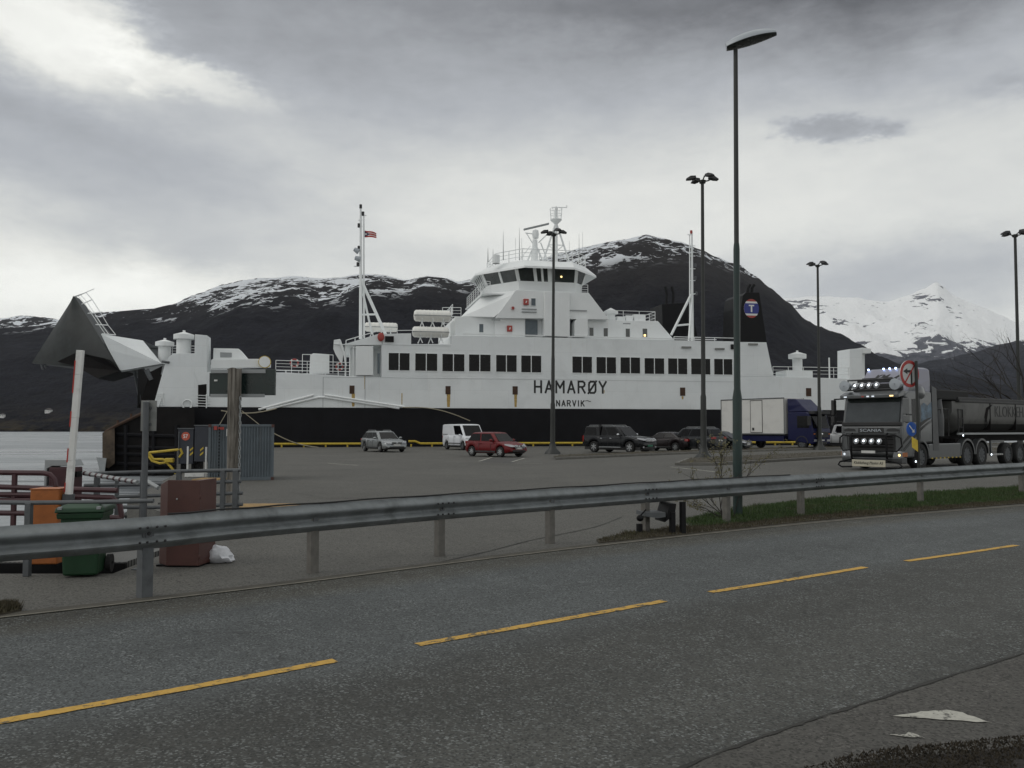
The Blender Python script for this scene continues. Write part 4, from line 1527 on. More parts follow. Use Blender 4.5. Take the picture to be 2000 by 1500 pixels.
def clipdisc(zlo, zhi, d, m, k=1.0, name='emblem'):
    N = 40
    pts = []
    for i in range(N):
        a = 2 * math.pi * i / N
        x, z = math.cos(a) * k, math.sin(a) * k
        z2 = max(zlo, min(zhi, z))
        if z2 != z:
            x = math.copysign(math.sqrt(max(0, k * k - z2 * z2)), x)
        pts.append((ue + x * ru, ze + z2 * rz_))
    q = []
    for p in pts:
        if not q or (abs(p[0] - q[-1][0]) + abs(p[1] - q[-1][1])) > 1e-4: q.append(p)
    return MB().prism(q, .05 - d, .05 - d + .008, 'y').build(name, m, fn)


clipdisc(-1, 1, .012, M['redbadge'])
clipdisc(-.74, .74, .022, M['white'])
clipdisc(-.54, .54, .032, M['bluebadge'], k=.995)
b = MB()
b.box(ue - ru * .36, ue + ru * .36, .05 - .042, .05 - .034, ze + rz_ * .24, ze + rz_ * .38)
b.box(ue - ru * .10, ue + ru * .10, .05 - .042, .05 - .034, ze - rz_ * .38, ze + rz_ * .24)
b.build('letter', M['white'], fn)
f2 = [(1295, 668), (1293, 594), (1344, 591), (1352, 600), (1364, 668)]
fn2 = cpart('funnel', f2, 9.6, 13.4, M['black'], vmap=9.6)
b = MB()
for x in (1303, 1316):
    z_ = F(x, 594, 11)[1]
    b.tube([(U(x, 11), 11, z_), (U(x + 1, 11), 11, z_ + 1.2), (U(x - 2, 11), 11, z_ + 2)], .16, 8)
b.build('exhaust_pipe', M['black'], fn2)

# ---- masts


def mpipe(mb, pts, v, r, r2=None):
    mb.tube([(F(x, y, v)[0], v, F(x, y, v)[1]) for x, y in pts], r, 8, r2=r2)


b = MB()
mpipe(b, [(704.5, 662), (704.5, 405)], 7, .18, .10)
mpipe(b, [(711, 660), (710.5, 417)], 7, .10, .08)
mpipe(b, [(706, 549), (754, 655)], 7, .16)
b.tube([(F(706, 560, 7)[0], 7, F(706, 560, 7)[1]), (F(727, 655, 9)[0], 9.5, F(727, 652, 9.5)[1])], .11)
mpipe(b, [(705, 614.5), (735, 614)], 7, .10)
mpipe(b, [(705, 421), (716, 421)], 7, .05)
for y in (430, 442, 540, 553): mpipe(b, [(700, y), (708, y)], 7, .05)
mpipe(b, [(691, 520), (705, 520)], 7, .06)
ms = b.build('mast', M['ship2'], ferry, smooth=40)
for (x, y) in [(704.5, 403), (709, 417), (701, 440), (701, 484), (699, 516)]:
    u_, z_ = F(x, y, 7)
    MB().lathe([(.01, z_ - .25), (.14, z_ - .22), (.14, z_ + .18), (.01, z_ + .22)], 8, c=(u_, 7, 0)).build('navigation_light', M['plasticdark'], ms)
for (x, y, ang) in [(696, 489, .5), (698, 505, .25)]:
    u_, z_ = F(x, y, 7)
    MB().lathe([(.02, -.28), (.2, -.25), (.3, .25), (.28, .28), (.02, .25)], 12, axis='x', T=Matrix.Translation((u_, 7, z_)) @ Matrix.Rotation(ang, 4, 'Y')).build('floodlight', M['lampgrey'], ms, smooth=40)
b = MB()
mpipe(b, [(1352, 668), (1351.5, 452)], 5, .20, .08)
mpipe(b, [(1347.5, 660), (1347, 458)], 5, .09, .06)
mpipe(b, [(1350, 575), (1311, 654)], 5, .14)
b.tube([(F(1351, 590, 5)[0], 5, F(1351, 590, 5)[1]), (F(1341, 668, 3)[0], 2.5, F(1341, 668, 3)[1])], .10)
mpipe(b, [(1318, 636), (1352, 633)], 5, .10)
mpipe(b, [(1343, 458.5), (1352, 458.5)], 5, .05)
mpipe(b, [(1352, 575), (1362, 573)], 5, .06)
for y in (480, 500, 525, 548): mpipe(b, [(1347, y), (1358, y)], 5, .04)
ms2 = b.build('mast', M['ship2'], ferry, smooth=40)
for (x, y) in [(1350, 453), (1360, 573), (1358, 543), (1358, 518)]:
    u_, z_ = F(x, y, 5)
    MB().lathe([(.01, z_ - .2), (.14, z_ - .18), (.14, z_ + .15), (.01, z_ + .2)], 8, c=(u_, 5, 0)).build('navigation_light', M['redbadge'] if y < 500 else M['galvdark'], ms2)
# radar mast on the bridge roof
b = MB()
mpipe(b, [(1086, 514), (1086, 404)], 7, .20, .14)
for x in (1060, 1112): mpipe(b, [(1086, 434), (x, 512)], 7, .10)
b.tube([(F(1086, 436, 7)[0], 7, F(1086, 436, 7)[1]), (F(1086, 512, 9.5)[0], 9.5, F(1086, 512, 9.5)[1])], .07)
mpipe(b, [(1070, 478), (1100, 479)], 7, .05); mpipe(b, [(1076, 457), (1096, 457)], 7, .05)
mpipe(b, [(1070, 478), (1112, 512)], 7, .04); mpipe(b, [(1101, 479), (1060, 512)], 7, .04)
u_, z_ = F(1086, 430, 7)
b.lathe([(.15, z_ - .45), (.62, z_), (.62, z_ + .08), (.15, z_ + .08)], 14, c=(u_, 7, 0))
for k in range(8):
    a = k * math.pi / 4
    b.tube([(u_ + .58 * math.cos(a), 7 + .58 * math.sin(a), z_ + .05), (u_ + .66 * math.cos(a), 7 + .66 * math.sin(a), z_ + 1.2)], .025, 5)
for zz in (.6, 1.2):
    b.tube([(u_ + (.6 + zz * .05) * math.cos(k * .5236), 7 + (.6 + zz * .05) * math.sin(k * .5236), z_ + zz) for k in range(12)], .025, 5, closed=True)
mpipe(b, [(1078, 405), (1107, 405)], 7, .045); mpipe(b, [(1107, 406), (1107, 401)], 7, .045)
b.build('radar_mast', M['ship2'], ferry, smooth=40)
b = MB()
mpipe(b, [(1044, 510), (1045, 468)], 5, .38, .25)
mpipe(b, [(1026, 455), (1042, 457)], 5, .06); mpipe(b, [(1028, 455), (1040, 475)], 5, .05)
for x in (1030, 1060): mpipe(b, [(1045, 474), (x, 510)], 5, .085)
mpipe(b, [(1056, 474), (1070, 510)], 5, .07); mpipe(b, [(1052, 474), (1074, 452)], 5, .06)
mpipe(b, [(1015, 508), (1036, 480)], 5, .035)
rd = b.build('radar_pedestal', M['ship2'], ferry, smooth=40)
u_, z_ = F(1046, 456, 5)
b = MB(); b.lathe([(.02, z_ - .55), (.3, z_ - .5), (.36, z_ - .1), (.3, z_ + .3), (.02, z_ + .42)], 14, c=(u_, 5, 0)); b.build('radar_gearbox', M['ship2'], rd, smooth=40)
ua_, za_ = F(1023, 448.5, 5); ub_, zb_ = F(1072, 437, 5)
Lr = math.hypot(ub_ - ua_, zb_ - za_)
Tm = Matrix.Translation(((ua_ + ub_) / 2, 5, (za_ + zb_) / 2)) @ Matrix.Rotation(-math.atan2(zb_ - za_, ub_ - ua_), 4, 'Y')
MB().box(-Lr / 2, Lr / 2, -.14, .14, -.09, .09, T=Tm).build('radar_antenna', M['palegrey'], rd, bevel=.03)
# whip aerials
for (x, y0_, y1_, thick) in [(953, 512, 484, .06), (963, 510, 486, .05), (983, 508, 452, .05), (1014.5, 508, 445, .05), (1019, 508, 465, .015), (1007, 508, 465, .015), (1131, 512, 457, .04), (1138, 512, 453, .02), (1112, 512, 470, .015)]:
    b = MB()
    mpipe(b, [(x, y0_), (x, y0_ + (y1_ - y0_) * .5), (x, y1_)], 3, thick, .012)
    b.build('whip_aerial', M['palegrey'], ferry)
u_, z_ = F(969, 511, 3)
MB().lathe([(.38, z_ - .2), (.38, z_ + .65), (.01, z_ + .7)], 12, c=(u_, 3, 0)).build('deck_locker', M['ship2'], ferry)

# ---- life rafts in canisters on cradles


def raft(xl, xr, yt, yb, v):
    ua_, ub_ = F(xl, yt, v)[0], F(xr, yt, v)[0]
    zt_, zb_ = F(xl, yt, v)[1], F(xl, yb, v)[1]
    r_ = (zt_ - zb_) / 2; zc_ = (zt_ + zb_) / 2
    prof = [(.02, ua_), (r_ * .7, ua_ + .05), (r_ * .95, ua_ + .2)]
    L = ub_ - ua_
    for k in range(1, 8):
        x = ua_ + .2 + (L - .4) * k / 8
        prof += [(r_ * .96, x - .07), (r_ * 1.0, x - .04), (r_ * 1.0, x + .04), (r_ * .96, x + .07)]
    prof += [(r_ * .95, ub_ - .2), (r_ * .7, ub_ - .05), (.02, ub_)]
    o = MB().lathe(prof, 20, axis='x', c=(0, v, zc_)).build('life_raft', M['raft'], ferry, smooth=35)
    MB().lathe([(r_ * 1.03, ua_ + .1), (r_ * 1.03, ub_ - .1)], 4, axis='x', c=(0, v, zc_)) if 0 else None
    MB().box(ua_ + .02, ub_ - .02, v - r_ * 1.02, v + r_ * 1.02, zc_ - .05, zc_ + .02).build('seam_flange', M['palegrey'], o)
    b = MB()
    for t in (.22, .5, .78):
        x = ua_ + L * t
        b.tube([(x, v - r_ * .9, zc_ - r_ * .55), (x, v - r_ * .5, zc_ - r_ * 1.15), (x, v + r_ * .5, zc_ - r_ * 1.15), (x, v + r_ * .9, zc_ - r_ * .55)], .06, 6)
        b.tube([(x, v - r_ * .5, zc_ - r_ * 1.15), (x + .2, v - r_ * .5, zc_ - r_ * 2.0)], .05, 6)
        b.tube([(x, v + r_ * .5, zc_ - r_ * 1.15), (x - .2, v + r_ * .5, zc_ - r_ * 2.0)], .05, 6)
    b.build('cradle', M['ship2'], o)


raft(808, 881, 604.5, 628, .8)
raft(805, 877, 637, 659, .5)
raft(712, 777, 629, 648, 11)
# lifebuoys


def buoy(px, py, v, r, axis='y', nm='lifebuoy'):
    u_, z_ = F(px, py, v)
    o = MB().lathe([(r * (1 + .22 * math.cos(a * math.pi / 4)), r * .22 * math.sin(a * math.pi / 4)) for a in range(9)], 18, axis=axis, c=(u_, v, z_) if axis == 'y' else (u_, v, z_)).build(nm, M['redbadge'], ferry, smooth=60)
    for k in range(4):
        a = k * math.pi / 2 + .78
        b = MB(); b.lathe([(r * (1 + .25 * math.cos(q * math.pi / 4)), r * .25 * math.sin(q * math.pi / 4)) for q in range(9)], 3, axis=axis, c=(u_, v, z_), a0=a - .2, a1=a + .2)
        b.build('band', M['white'], o)


buoy(575, 709, .35, .34)
buoy(663, 716, .5, .3)
b = MB(); u_, z_ = F(744, 658, -.25)
b.ell((u_, -.2, z_), (.32, .12, .42), 14, 8)
b.build('lifebuoy', M['redbadge'], ferry, smooth=60)
railing('ladder', [(U(690), .6, deckz), (U(697), .6, deckz)], 2.6, 8, .5, .025)

# ---- raised bow visor


def B3(px, py, v):
    u, z = F(px, py, v)
    return (u, v, z)


A_, Bt, C_, D_ = B3(145, 578, 6.2), B3(62, 709, 6.6), B3(183, 737, 9.5), B3(235, 724, .6)
E_ = B3(197, 652, .6); Fh = B3(279, 665, 3.0); Hh = B3(316, 710, .3); K_ = B3(212, 683, .5)
A2 = (A_[0], 7.8, A_[2]); Bt2 = (Bt[0], 7.4, Bt[2])


def mir(p): return (p[0], BEAM - p[1], p[2])


# curved dark shell: near side strip from ridge A-B to edge E-D
shell = MB()
N = 10
rows = []
for i in range(N + 1):
    t = i / N
    s0 = Vector(A_).lerp(Vector(Bt), 1.0); r0_ = Vector(A_).lerp(Vector(D_), t)
for (a, bb, dd, m_) in ((A_, Bt, D_, 0), (A2, Bt2, mir(D_), 1)):
    grid = []
    for i in range(N + 1):
        t = i / N
        edge_p = Vector(a).lerp(Vector(dd), t)            # along near edge
        rid_p = Vector(a).lerp(Vector(bb), t)             # along the ridge
        row = []
        for k in range(9):
            s_ = k / 8
            p = edge_p.lerp(rid_p, s_)
            bulge = math.sin(math.pi * s_ ** 1.6) * .6 * math.sin(math.pi * min(1, t * .9 + .1))
            p = p + Vector((-.25 * bulge, (-1 if m_ == 0 else 1) * bulge * 1.0, -.3 * bulge))
            row.append(tuple(p))
        grid.append(row)
    o_ = len(shell.v)
    vs = [p for r_ in grid for p in r_]
    fs = []
    for i in range(N):
        for k in range(8):
            q = i * 9 + k
            fs.append((q, q + 1, q + 10, q + 9))
    shell.add(vs, fs)
shell.add([A_, A2, Bt2, Bt], [(0, 1, 2, 3)])
# flat inner face and lower lip
shell.add([D_, mir(D_), Bt2, Bt], [(0, 1, 2, 3)])
shell.add([A_, A2, mir(D_), D_], [(0, 1, 2, 3)])
vis = shell.build('bow_visor', M['visor'], ferry, smooth=110)
# lower rim hanging under the shell
b = MB()
q_ = [B3(112, 706, 4.2), B3(150, 688, 2.6), B3(205, 700, .2), B3(235.5, 724, .35), B3(190, 739, 1.2), B3(150, 716, 3.0)]
q2_ = [(x, y + 5.5, z) for x, y, z in q_]
b.add(q_ + q2_, [tuple(range(6)), tuple(range(11, 5, -1))] + [(i, (i + 1) % 6, 6 + (i + 1) % 6, 6 + i) for i in range(6)])
b.build('lower_lip', M['steel'], vis)
b = MB()
tipc = B3(66, 703, 6.6)
b.ell((tipc[0] + .9, 6.9, tipc[2] + .55), (1.5, .8, .5), 12, 8, T=None)
b.box(tipc[0] + .95, tipc[0] + 1.15, 6.2, 6.5, tipc[2] - .8, tipc[2] + .3)
b.box(tipc[0] + 1.3, tipc[0] + 1.5, 6.2, 6.5, tipc[2] - .8, tipc[2] + .3)
b = MB()
b.tube([B3(80, 712, 6), B3(84, 722, 6)], .1); b.tube([B3(86, 708, 6), B3(90, 719, 6)], .1)
b.build('locking_lug', M['galvdark'], vis)
# white side arms: two facets each
b = MB()
for f_ in (lambda p: p, mir):
    q = [f_(p) for p in (E_, Fh, Hh, D_, K_)]
    inn = [(p[0], p[1] + (.5 if f_(p) == p else -.5), p[2] - .1) for p in q]
    b.add(q + inn, [(0, 1, 2, 4), (4, 2, 3), (5, 9, 7, 6), (9, 8, 7), (0, 5, 6, 1), (1, 6, 7, 2), (2, 7, 8, 3), (3, 8, 5, 0)])
b.add([E_, mir(E_), mir(Fh), Fh], [(0, 1, 2, 3)])
b.build('visor_arm', M['ship'], vis)
# rails on the visor deck edge
b = MB()
tops = [B3(168, 571, 1.5), B3(180, 585, 1.2), B3(196, 610, 1.0), B3(211, 635, .8), B3(226, 654, .8)]
base_ = [B3(147, 580, 5.5), B3(160, 594, 4), B3(172, 612, 2.4), B3(187, 634, 1.2), B3(199, 652, .7)]
b.tube(tops, .035, 6)
b.tube([Vector(p).lerp(Vector(q), .5) for p, q in zip(tops, base_)], .03, 6)
b.tube([Vector(p).lerp(Vector(q), .75) for p, q in zip(tops, base_)], .025, 6)
for p, q in zip(tops, base_): b.tube([p, q], .045, 6)
b.tube([B3(145, 579, 5.5), tops[0], B3(184, 564, 1.0)], .03, 6)
for t in (.3, .6):
    pass
b.tube([B3(178, 613, 2.4), B3(200, 609, 1.0)], .03, 6)
b.build('railing', M['ship2'], vis)
# bow opening: dark interior, hinge arms, raised ramp
b = MB()
b.add([B3(322, 712, .3), B3(270, 718, 1.0), B3(268, 797, 1.0), B3(300, 797, .3), mir(B3(322, 712, .3)), mir(B3(270, 718, 1.0)), mir(B3(268, 797, 1.0)), mir(B3(300, 797, .3))],
      [(4, 5, 6, 7), (1, 2, 6, 5)])
b.add([B3(318, 714, .12), B3(292, 727, .12), B3(271, 797, .12), B3(300, 797, .12)], [(0, 1, 2, 3)])
b.build('bow_opening', M['steel'], ferry)
b = MB()
for q0_, q1_, r_ in ((B3(286, 722, .2), B3(296, 742, .2), .22), (B3(262, 724, 2), B3(275, 790, 2), .12), (B3(316, 706, -.1), B3(331, 708, -.1), .1)):
    MB().tube([q0_, q1_], r_, 8).build('hinge_arm', M['galvdark'], ferry)

# flag flying from the left mast
fl = MB()
NU, NV = 14, 8
vs = []
pu, pz = F(711, 450, 7); qu, qz = F(735, 464, 7)
for i in range(NU + 1):
    for k in range(NV + 1):
        s_, t_ = i / NU, k / NV
        u_ = pu + (qu - pu) * (s_ + .02 * t_)
        z_ = pz + (qz - pz) * t_ - .18 * s_ * s_ * (1 - t_) - .02 * s_
        vs.append((u_, 7 + .12 * math.sin(s_ * 7 + t_), z_))
fs, mi = [], []
for i in range(NU):
    for k in range(NV):
        a = i * (NV + 1) + k
        fs.append((a, a + 1, a + NV + 2, a + NV + 1))
        tri = (i + .5) / NU < .46 * (1 - abs((k + .5) / NV - .5) * 2)
        star = abs((i + .5) / NU - .15) < .08 and abs((k + .5) / NV - .5) < .12
        mi.append(2 if star else 1 if tri else (2 if (k in (2, 5)) else 0))
org = fw(pu, 7, pz)
T = Matrix.Translation(-org) @ Matrix.Translation(FO) @ Matrix.Rotation(FA, 4, 'Z')
fl.add(vs, fs, 0, T)
fl.m = mi
flag = fl.build('flag', [M['red'], M['navy'], M['white']], smooth=60, loc=tuple(org))
tag(flag, 'small red white and navy flag flying from the thin pole of the ferry mast', 'flag')


# ------------------------------------------------------------------ vehicles


def wheel(parent, x, y, r, w, rimm='rim', spokes=5, side=1, group=None, hub=None):
    """tyre + rim; side = +1 outer face towards +y"""
    T = Matrix.Translation((x, y, r))
    prof = [(r * .62, -w / 2), (r * .9, -w / 2), (r * .98, -w * .38), (r, -w * .2), (r, w * .2), (r * .98, w * .38), (r * .9, w / 2), (r * .62, w / 2), (r * .62, -w / 2)]
    ty = MB().lathe(prof, 24, axis='y', T=T).build('wheel', M['rubber'], parent, smooth=40)
    b = MB()
    o = side * w * .42
    b.lathe([(r * .64, o), (r * .60, o - side * .01), (r * .57, o - side * .06), (.01, o - side * .07)], 24, axis='y', T=T, mi=1)
    b.lathe([(r * .66, o + side * .008), (r * .60, o + side * .012), (r * .57, o - side * .02)], 24, axis='y', T=T)
    for k in range(spokes):
        a = k * 2 * math.pi / spokes
        Ts = T @ Matrix.Rotation(a, 4, 'Y')
        b.prism([(-.04 * r / .3, 0.03), (.04 * r / .3, .03), (.028 * r / .3, r * .6), (-.028 * r / .3, r * .6)], o - side * .045, o - side * .002, 'y', T=Ts)
    b.lathe([(r * .17, o - side * .05), (r * .17, o + side * .004), (.01, o + side * .008)], 12, axis='y', T=T)
    b.build('rim', [M[rimm], M['plasticdark']], ty, smooth=40)
    return ty


def quadpanel(q, a0, a1, b0, b1, off, name, m, parent, round_=.0):
    """rounded panel on a quad (corners: a0b0, a1b0, a1b1, a0b1)"""
    Q = [Vector(p) for p in q]

    def at(a, b_):
        return Q[0].lerp(Q[1], a).lerp(Q[3].lerp(Q[2], a), b_)
    n = (Q[1] - Q[0]).cross(Q[3] - Q[0]).normalized()
    c = (Q[0] + Q[1] + Q[2] + Q[3]) / 4
    if n.dot(c - Vector((0, 0, c.z * .6))) < 0: n = -n
    pts = []
    for (ca, cb, st) in ((a1, b1, 0), (a0, b1, 1), (a0, b0, 2), (a1, b0, 3)):
        for k in range(4):
            t = (st + k / 3) * math.pi / 2
            pts.append((ca - round_ * (1 if ca == a1 else -1) * (1 - abs(math.cos(t))), cb - round_ * 1.6 * (1 if cb == b1 else -1) * (1 - abs(math.sin(t)))))
    ps = [at(a, b_) + n * off for a, b_ in pts]
    pi = [at(a, b_) - n * .03 for a, b_ in pts]
    k = len(ps)
    return MB().add(ps + pi, [list(range(k)), list(range(2 * k - 1, k - 1, -1))] + [(i, (i + 1) % k, k + (i + 1) % k, k + i) for i in range(k)]).build(name, m, parent, smooth=30)


def lin(tab, x):
    if x <= tab[0][0]: return tab[0][1]
    for (a, ya), (b_, yb) in zip(tab, tab[1:]):
        if x <= b_: return ya + (yb - ya) * (x - a) / (b_ - a)
    return tab[-1][1]


def car(name, label, cat, px, dist, phi, S, pm, group=None, rear=False):
    """S: spec dict. x forward. phi: heading below +x axis, in degrees (towards the camera); rear=True heads away to the left"""
    ang = R(180 - phi) if rear else R(-phi)
    t = thing(name, label, cat, ((px - 1000) / FPX * dist, dist, 0.0), ang, group)
    L, Wd, H = S['L'], S['W'], S['H']
    xa, xb_, r = S['xf'], S['xr'], S['r']
    prof = S['prof']
    hw = Wd / 2
    st = set([-L / 2, -L / 2 + .04, -L / 2 + .12, L / 2 - .12, L / 2 - .04, L / 2])
    k = 26
    for i in range(k + 1): st.add(-L / 2 + .12 + (L - .24) * i / k)
    Ra = r * 1.2
    for ax in (xa, xb_):
        for j in range(13):
            st.add(ax - Ra * math.cos(math.pi * j / 12))
    for x, _ in prof: st.add(x)
    st = sorted(st)
    st = [x for i, x in enumerate(st) if i == 0 or x - st[i - 1] > .012]

    def plan(x):
        e = abs(x) / (L / 2)
        return hw * (1 - .05 * e ** 3 - .17 * max(0, (e - .80) / .20) ** 2.2)
    rings = []
    for x in st:
        zb = S.get('zb', .24) + .10 * max(0, (abs(x) - L / 2 + .3) / .3)
        for ax in (xa, xb_):
            d = abs(x - ax)
            if d < Ra: zb = max(zb, r + math.sqrt(Ra * Ra - d * d))
        zt = lin(prof, x)
        zb = min(zb, zt - .06)
        w = plan(x)
        h = zt - zb
        sh = [(.0, .93), (.12, .985), (.40, 1.0), (.68, .99), (.86, .955), (.96, .88), (1.0, .78)]
        half = [(w * f_, zb + h * q) for q, f_ in sh]
        ring = [(x, -y, z) for y, z in half] + [(x, 0, zt + .025)] + [(x, y, z) for y, z in reversed(half)]
        rings.append(ring)
    b = MB(); b.loft(rings)
    # greenhouse (painted frame)
    xc, xw, xr, xrb, wr = S['xc'], S['xw'], S['xrr'], S['xrb'], S.get('wr', .74) * hw
    zc, zrb = lin(prof, xc) - .02, lin(prof, xrb) - .02
    wb = hw * .90
    def gring(x0, x1, w, z0, z1, cut):
        return [(x0, -w + cut, z0), (x0 - cut * 1.2, -w, z0), (x1 + cut, -w, z1), (x1, -w + cut, z1), (x1, w - cut, z1), (x1 + cut, w, z1), (x0 - cut * 1.2, w, z0), (x0, w - cut, z0)]
    g0 = gring(xc, xrb, wb, zc - .06, zrb - .06, .10)
    g1 = gring(xw, xr, wr, H - .07, H - .07, .10)
    g2 = gring(xw - .12, xr + .1, wr - .1, H - .02, H - .02, .10)
    g3 = gring(xw - .35, xr + .35, wr - .35, H, H, .10)
    b.loft([g0, g1, g2, g3])
    body = b.build('body', pm, t, smooth=38)
    # underbody
    MB().box(-L / 2 + .25, L / 2 - .25, -hw * .84, hw * .84, .2, .5).build('underbody', M['plasticdark'], t)
    for s_ in (-1, 1):
        q = [(xrb + .06, s_ * wb, zrb), (xc - .12, s_ * wb, zc), (xw - .10, s_ * wr, H - .07), (xr + .06, s_ * wr, H - .07)]
        for i, (a0, a1) in enumerate(S['win']):
            quadpanel(q, a0, a1, .12, .93, .006, 'side_window', M['glass'] if not S.get('priv') else M['glass'], t, .02)
        # door shut lines
        bl = MB()
        for dx in S.get('doors', ()):
            w = plan(dx) * 1.003
            bl.box(dx - .008, dx + .008, s_ * w - .004, s_ * w + .004, .36, lin(prof, dx) * .93)
        bl.box(xb_ + Ra, xa - Ra, s_ * hw * .985 - .012, s_ * hw * .985 + .012, .27, .36)
        bl.build('door_seam', M['plasticdark'], t)
        for dx in S.get('handles', ()):
            w = plan(dx)
            MB().box(dx - .09, dx + .09, s_ * w * .985, s_ * w + s_ * .025, S['zh'] - .02, S['zh'] + .02).build('door_handle', M['chrome'] if S.get('chr') else pm, t, bevel=.008)
        # mirror
        mx = xc - .42
        b = MB(); b.ell((mx, s_ * (hw + .08), zc + .10), (.09, .12, .085), 10, 7); b.box(mx - .03, mx + .03, min(s_ * (hw * .88), s_ * (hw + .02)), max(s_ * (hw * .88), s_ * (hw + .02)), zc + .02, zc + .07)
        b.build('door_mirror', M['chrome'] if S.get('chr') else pm, t, smooth=50)
        # lamps
        zl = S['zl']
        xe = L / 2
        bl = MB()
        w1, w2 = plan(xe - .04), plan(xe - .42)
        pts = [(xe + .0, s_ * w1 * .50, zl - .06), (xe + .0, s_ * w1 * .95, zl - .05), (xe - .36, s_ * (w2 + .004), zl + .05), (xe - .36, s_ * (w2 - .03), zl + .12), (xe - .06, s_ * w1 * .80, zl + .08), (xe - .0, s_ * w1 * .52, zl + .03)]
        inn = [(p[0] - .1, p[1] * .93, p[2]) for p in pts]
        bl.add(pts + inn, [(0, 1, 2, 3, 4, 5), (6, 7, 8, 9, 10, 11)] + [(i, (i + 1) % 6, 6 + (i + 1) % 6, 6 + i) for i in range(6)])
        bl.build('headlight', M['head'], t, smooth=30)
        zt_ = S.get('zt', zl + .1)
        bl = MB()
        w1 = plan(-xe + .02)
        tw, th = S.get('tl', (.22, .16))
        pts = [(-xe - .012, s_ * (w1 - tw), zt_ - th / 2), (-xe - .012, s_ * (w1 - .01), zt_ - th / 2), (-xe + .18, s_ * (plan(-xe + .18) + .006), zt_ - th / 2), (-xe + .18, s_ * (plan(-xe + .18) + .004), zt_ + th / 2), (-xe - .012, s_ * (w1 - .02), zt_ + th / 2), (-xe - .012, s_ * (w1 - tw), zt_ + th / 2)]
        inn = [(p[0] + .08, p[1] * .93, p[2]) for p in pts]
        bl.add(pts + inn, [(0, 1, 4, 5), (1, 2, 3, 4), (6, 11, 10, 7), (7, 10, 9, 8)] + [(i, (i + 1) % 6, 6 + (i + 1) % 6, 6 + i) for i in range(6)])
        bl.build('tail_light', M['tail'], t)
    # windscreen and rear window
    qw = [(xc + .0, -wb + .1, zc), (xc + .0, wb - .1, zc), (xw, wr - .1, H - .07), (xw, -wr + .1, H - .07)]
    quadpanel(qw, .03, .97, .06, .96, .008, 'windscreen', M['glass'], t, .02)
    qr = [(xrb, -wb + .1, zrb), (xrb, wb - .1, zrb), (xr, wr - .1, H - .07), (xr, -wr + .1, H - .07)]
    quadpanel(qr, .05, .95, .15, .92, .008, 'rear_window', M['glass'], t, .02)
    # front: grille, lower intake, bumper trim, plate
    xe = L / 2
    zl = S['zl']
    gm = M['chrome'] if S.get('chrg') else M['plasticdark']
    b = MB(); b.box(xe - .08, xe + .012, -hw * .42, hw * .42, zl - .10, zl + .035)
    gr = b.build('grille', M['plasticdark'], t, bevel=.02)
    b = MB()
    for i in range(3): b.box(xe + .012, xe + .022, -hw * .40, hw * .40, zl - .085 + i * .042, zl - .070 + i * .042)
    b.ell((xe + .02, 0, zl - .03), (.012, .05, .05), 10, 6)
    b.build('grille_bar', M['chrome'], gr)
    MB().box(xe - .1, xe + .014, -hw * .62, hw * .62, .30, .41).build('lower_intake', M['plasticdark'], t, bevel=.02)
    MB().box(xe - .02, xe + .024, -.26, .26, .45, .56).build('licence_plate', M[S.get('plate', 'plate')], t)
    MB().box(-xe - .02, -xe + .02, -.26, .26, S.get('zp', .75), S.get('zp', .75) + .11).build('licence_plate', M[S.get('plate', 'plate')], t)
    for s_ in (-1, 1):
        MB().lathe([(.065, -.02), (.065, .02), (.01, .024)], 12, axis='x', c=(xe - .05, s_ * hw * .68, .40)).build('fog_light', M['head'], t)
    if S.get('rails'):
        for s_ in (-1, 1):
            MB().tube([(xw - .35, s_ * (wr - .08), H - .03), (xw - .45, s_ * (wr - .08), H + .05), (xr + .4, s_ * (wr - .08), H + .05), (xr + .3, s_ * (wr - .08), H - .03)], .018, 6).build('roof_rail', M['palegrey'], t)
    for ax in (xa, xb_):
        for s_ in (-1, 1):
            wheel(t, ax, s_ * (hw - S.get('tw', .2) / 2 - .01), r, S.get('tw', .2), side=s_, rimm=S.get('rim', 'rim'), spokes=S.get('sp', 7))
    return t


wagon = dict(L=4.75, W=1.80, H=1.47, xf=1.42, xr=-1.36, r=.325, prof=[(-2.38, .55), (-2.33, .86), (-2.2, .97), (.9, .94), (1.25, .90), (1.9, .80), (2.2, .70), (2.34, .56), (2.375, .42)],
             xc=1.22, xw=.42, xrr=-1.72, xrb=-2.22, wr=.72, win=[(.03, .24), (.27, .60), (.63, .94)], doors=(-.75, .2, 1.05), handles=(-.6, .35), zh=.80, zl=.66, zt=.86, rails=True, sp=5)
car('station_wagon', 'silver estate car parked alone nearest the quay crane end, facing right', 'car', 749, 60.5, 58, wagon, paint('paint_silver', (0.28, 0.295, 0.30), .3, .6), 'vehicles parked on the quay')

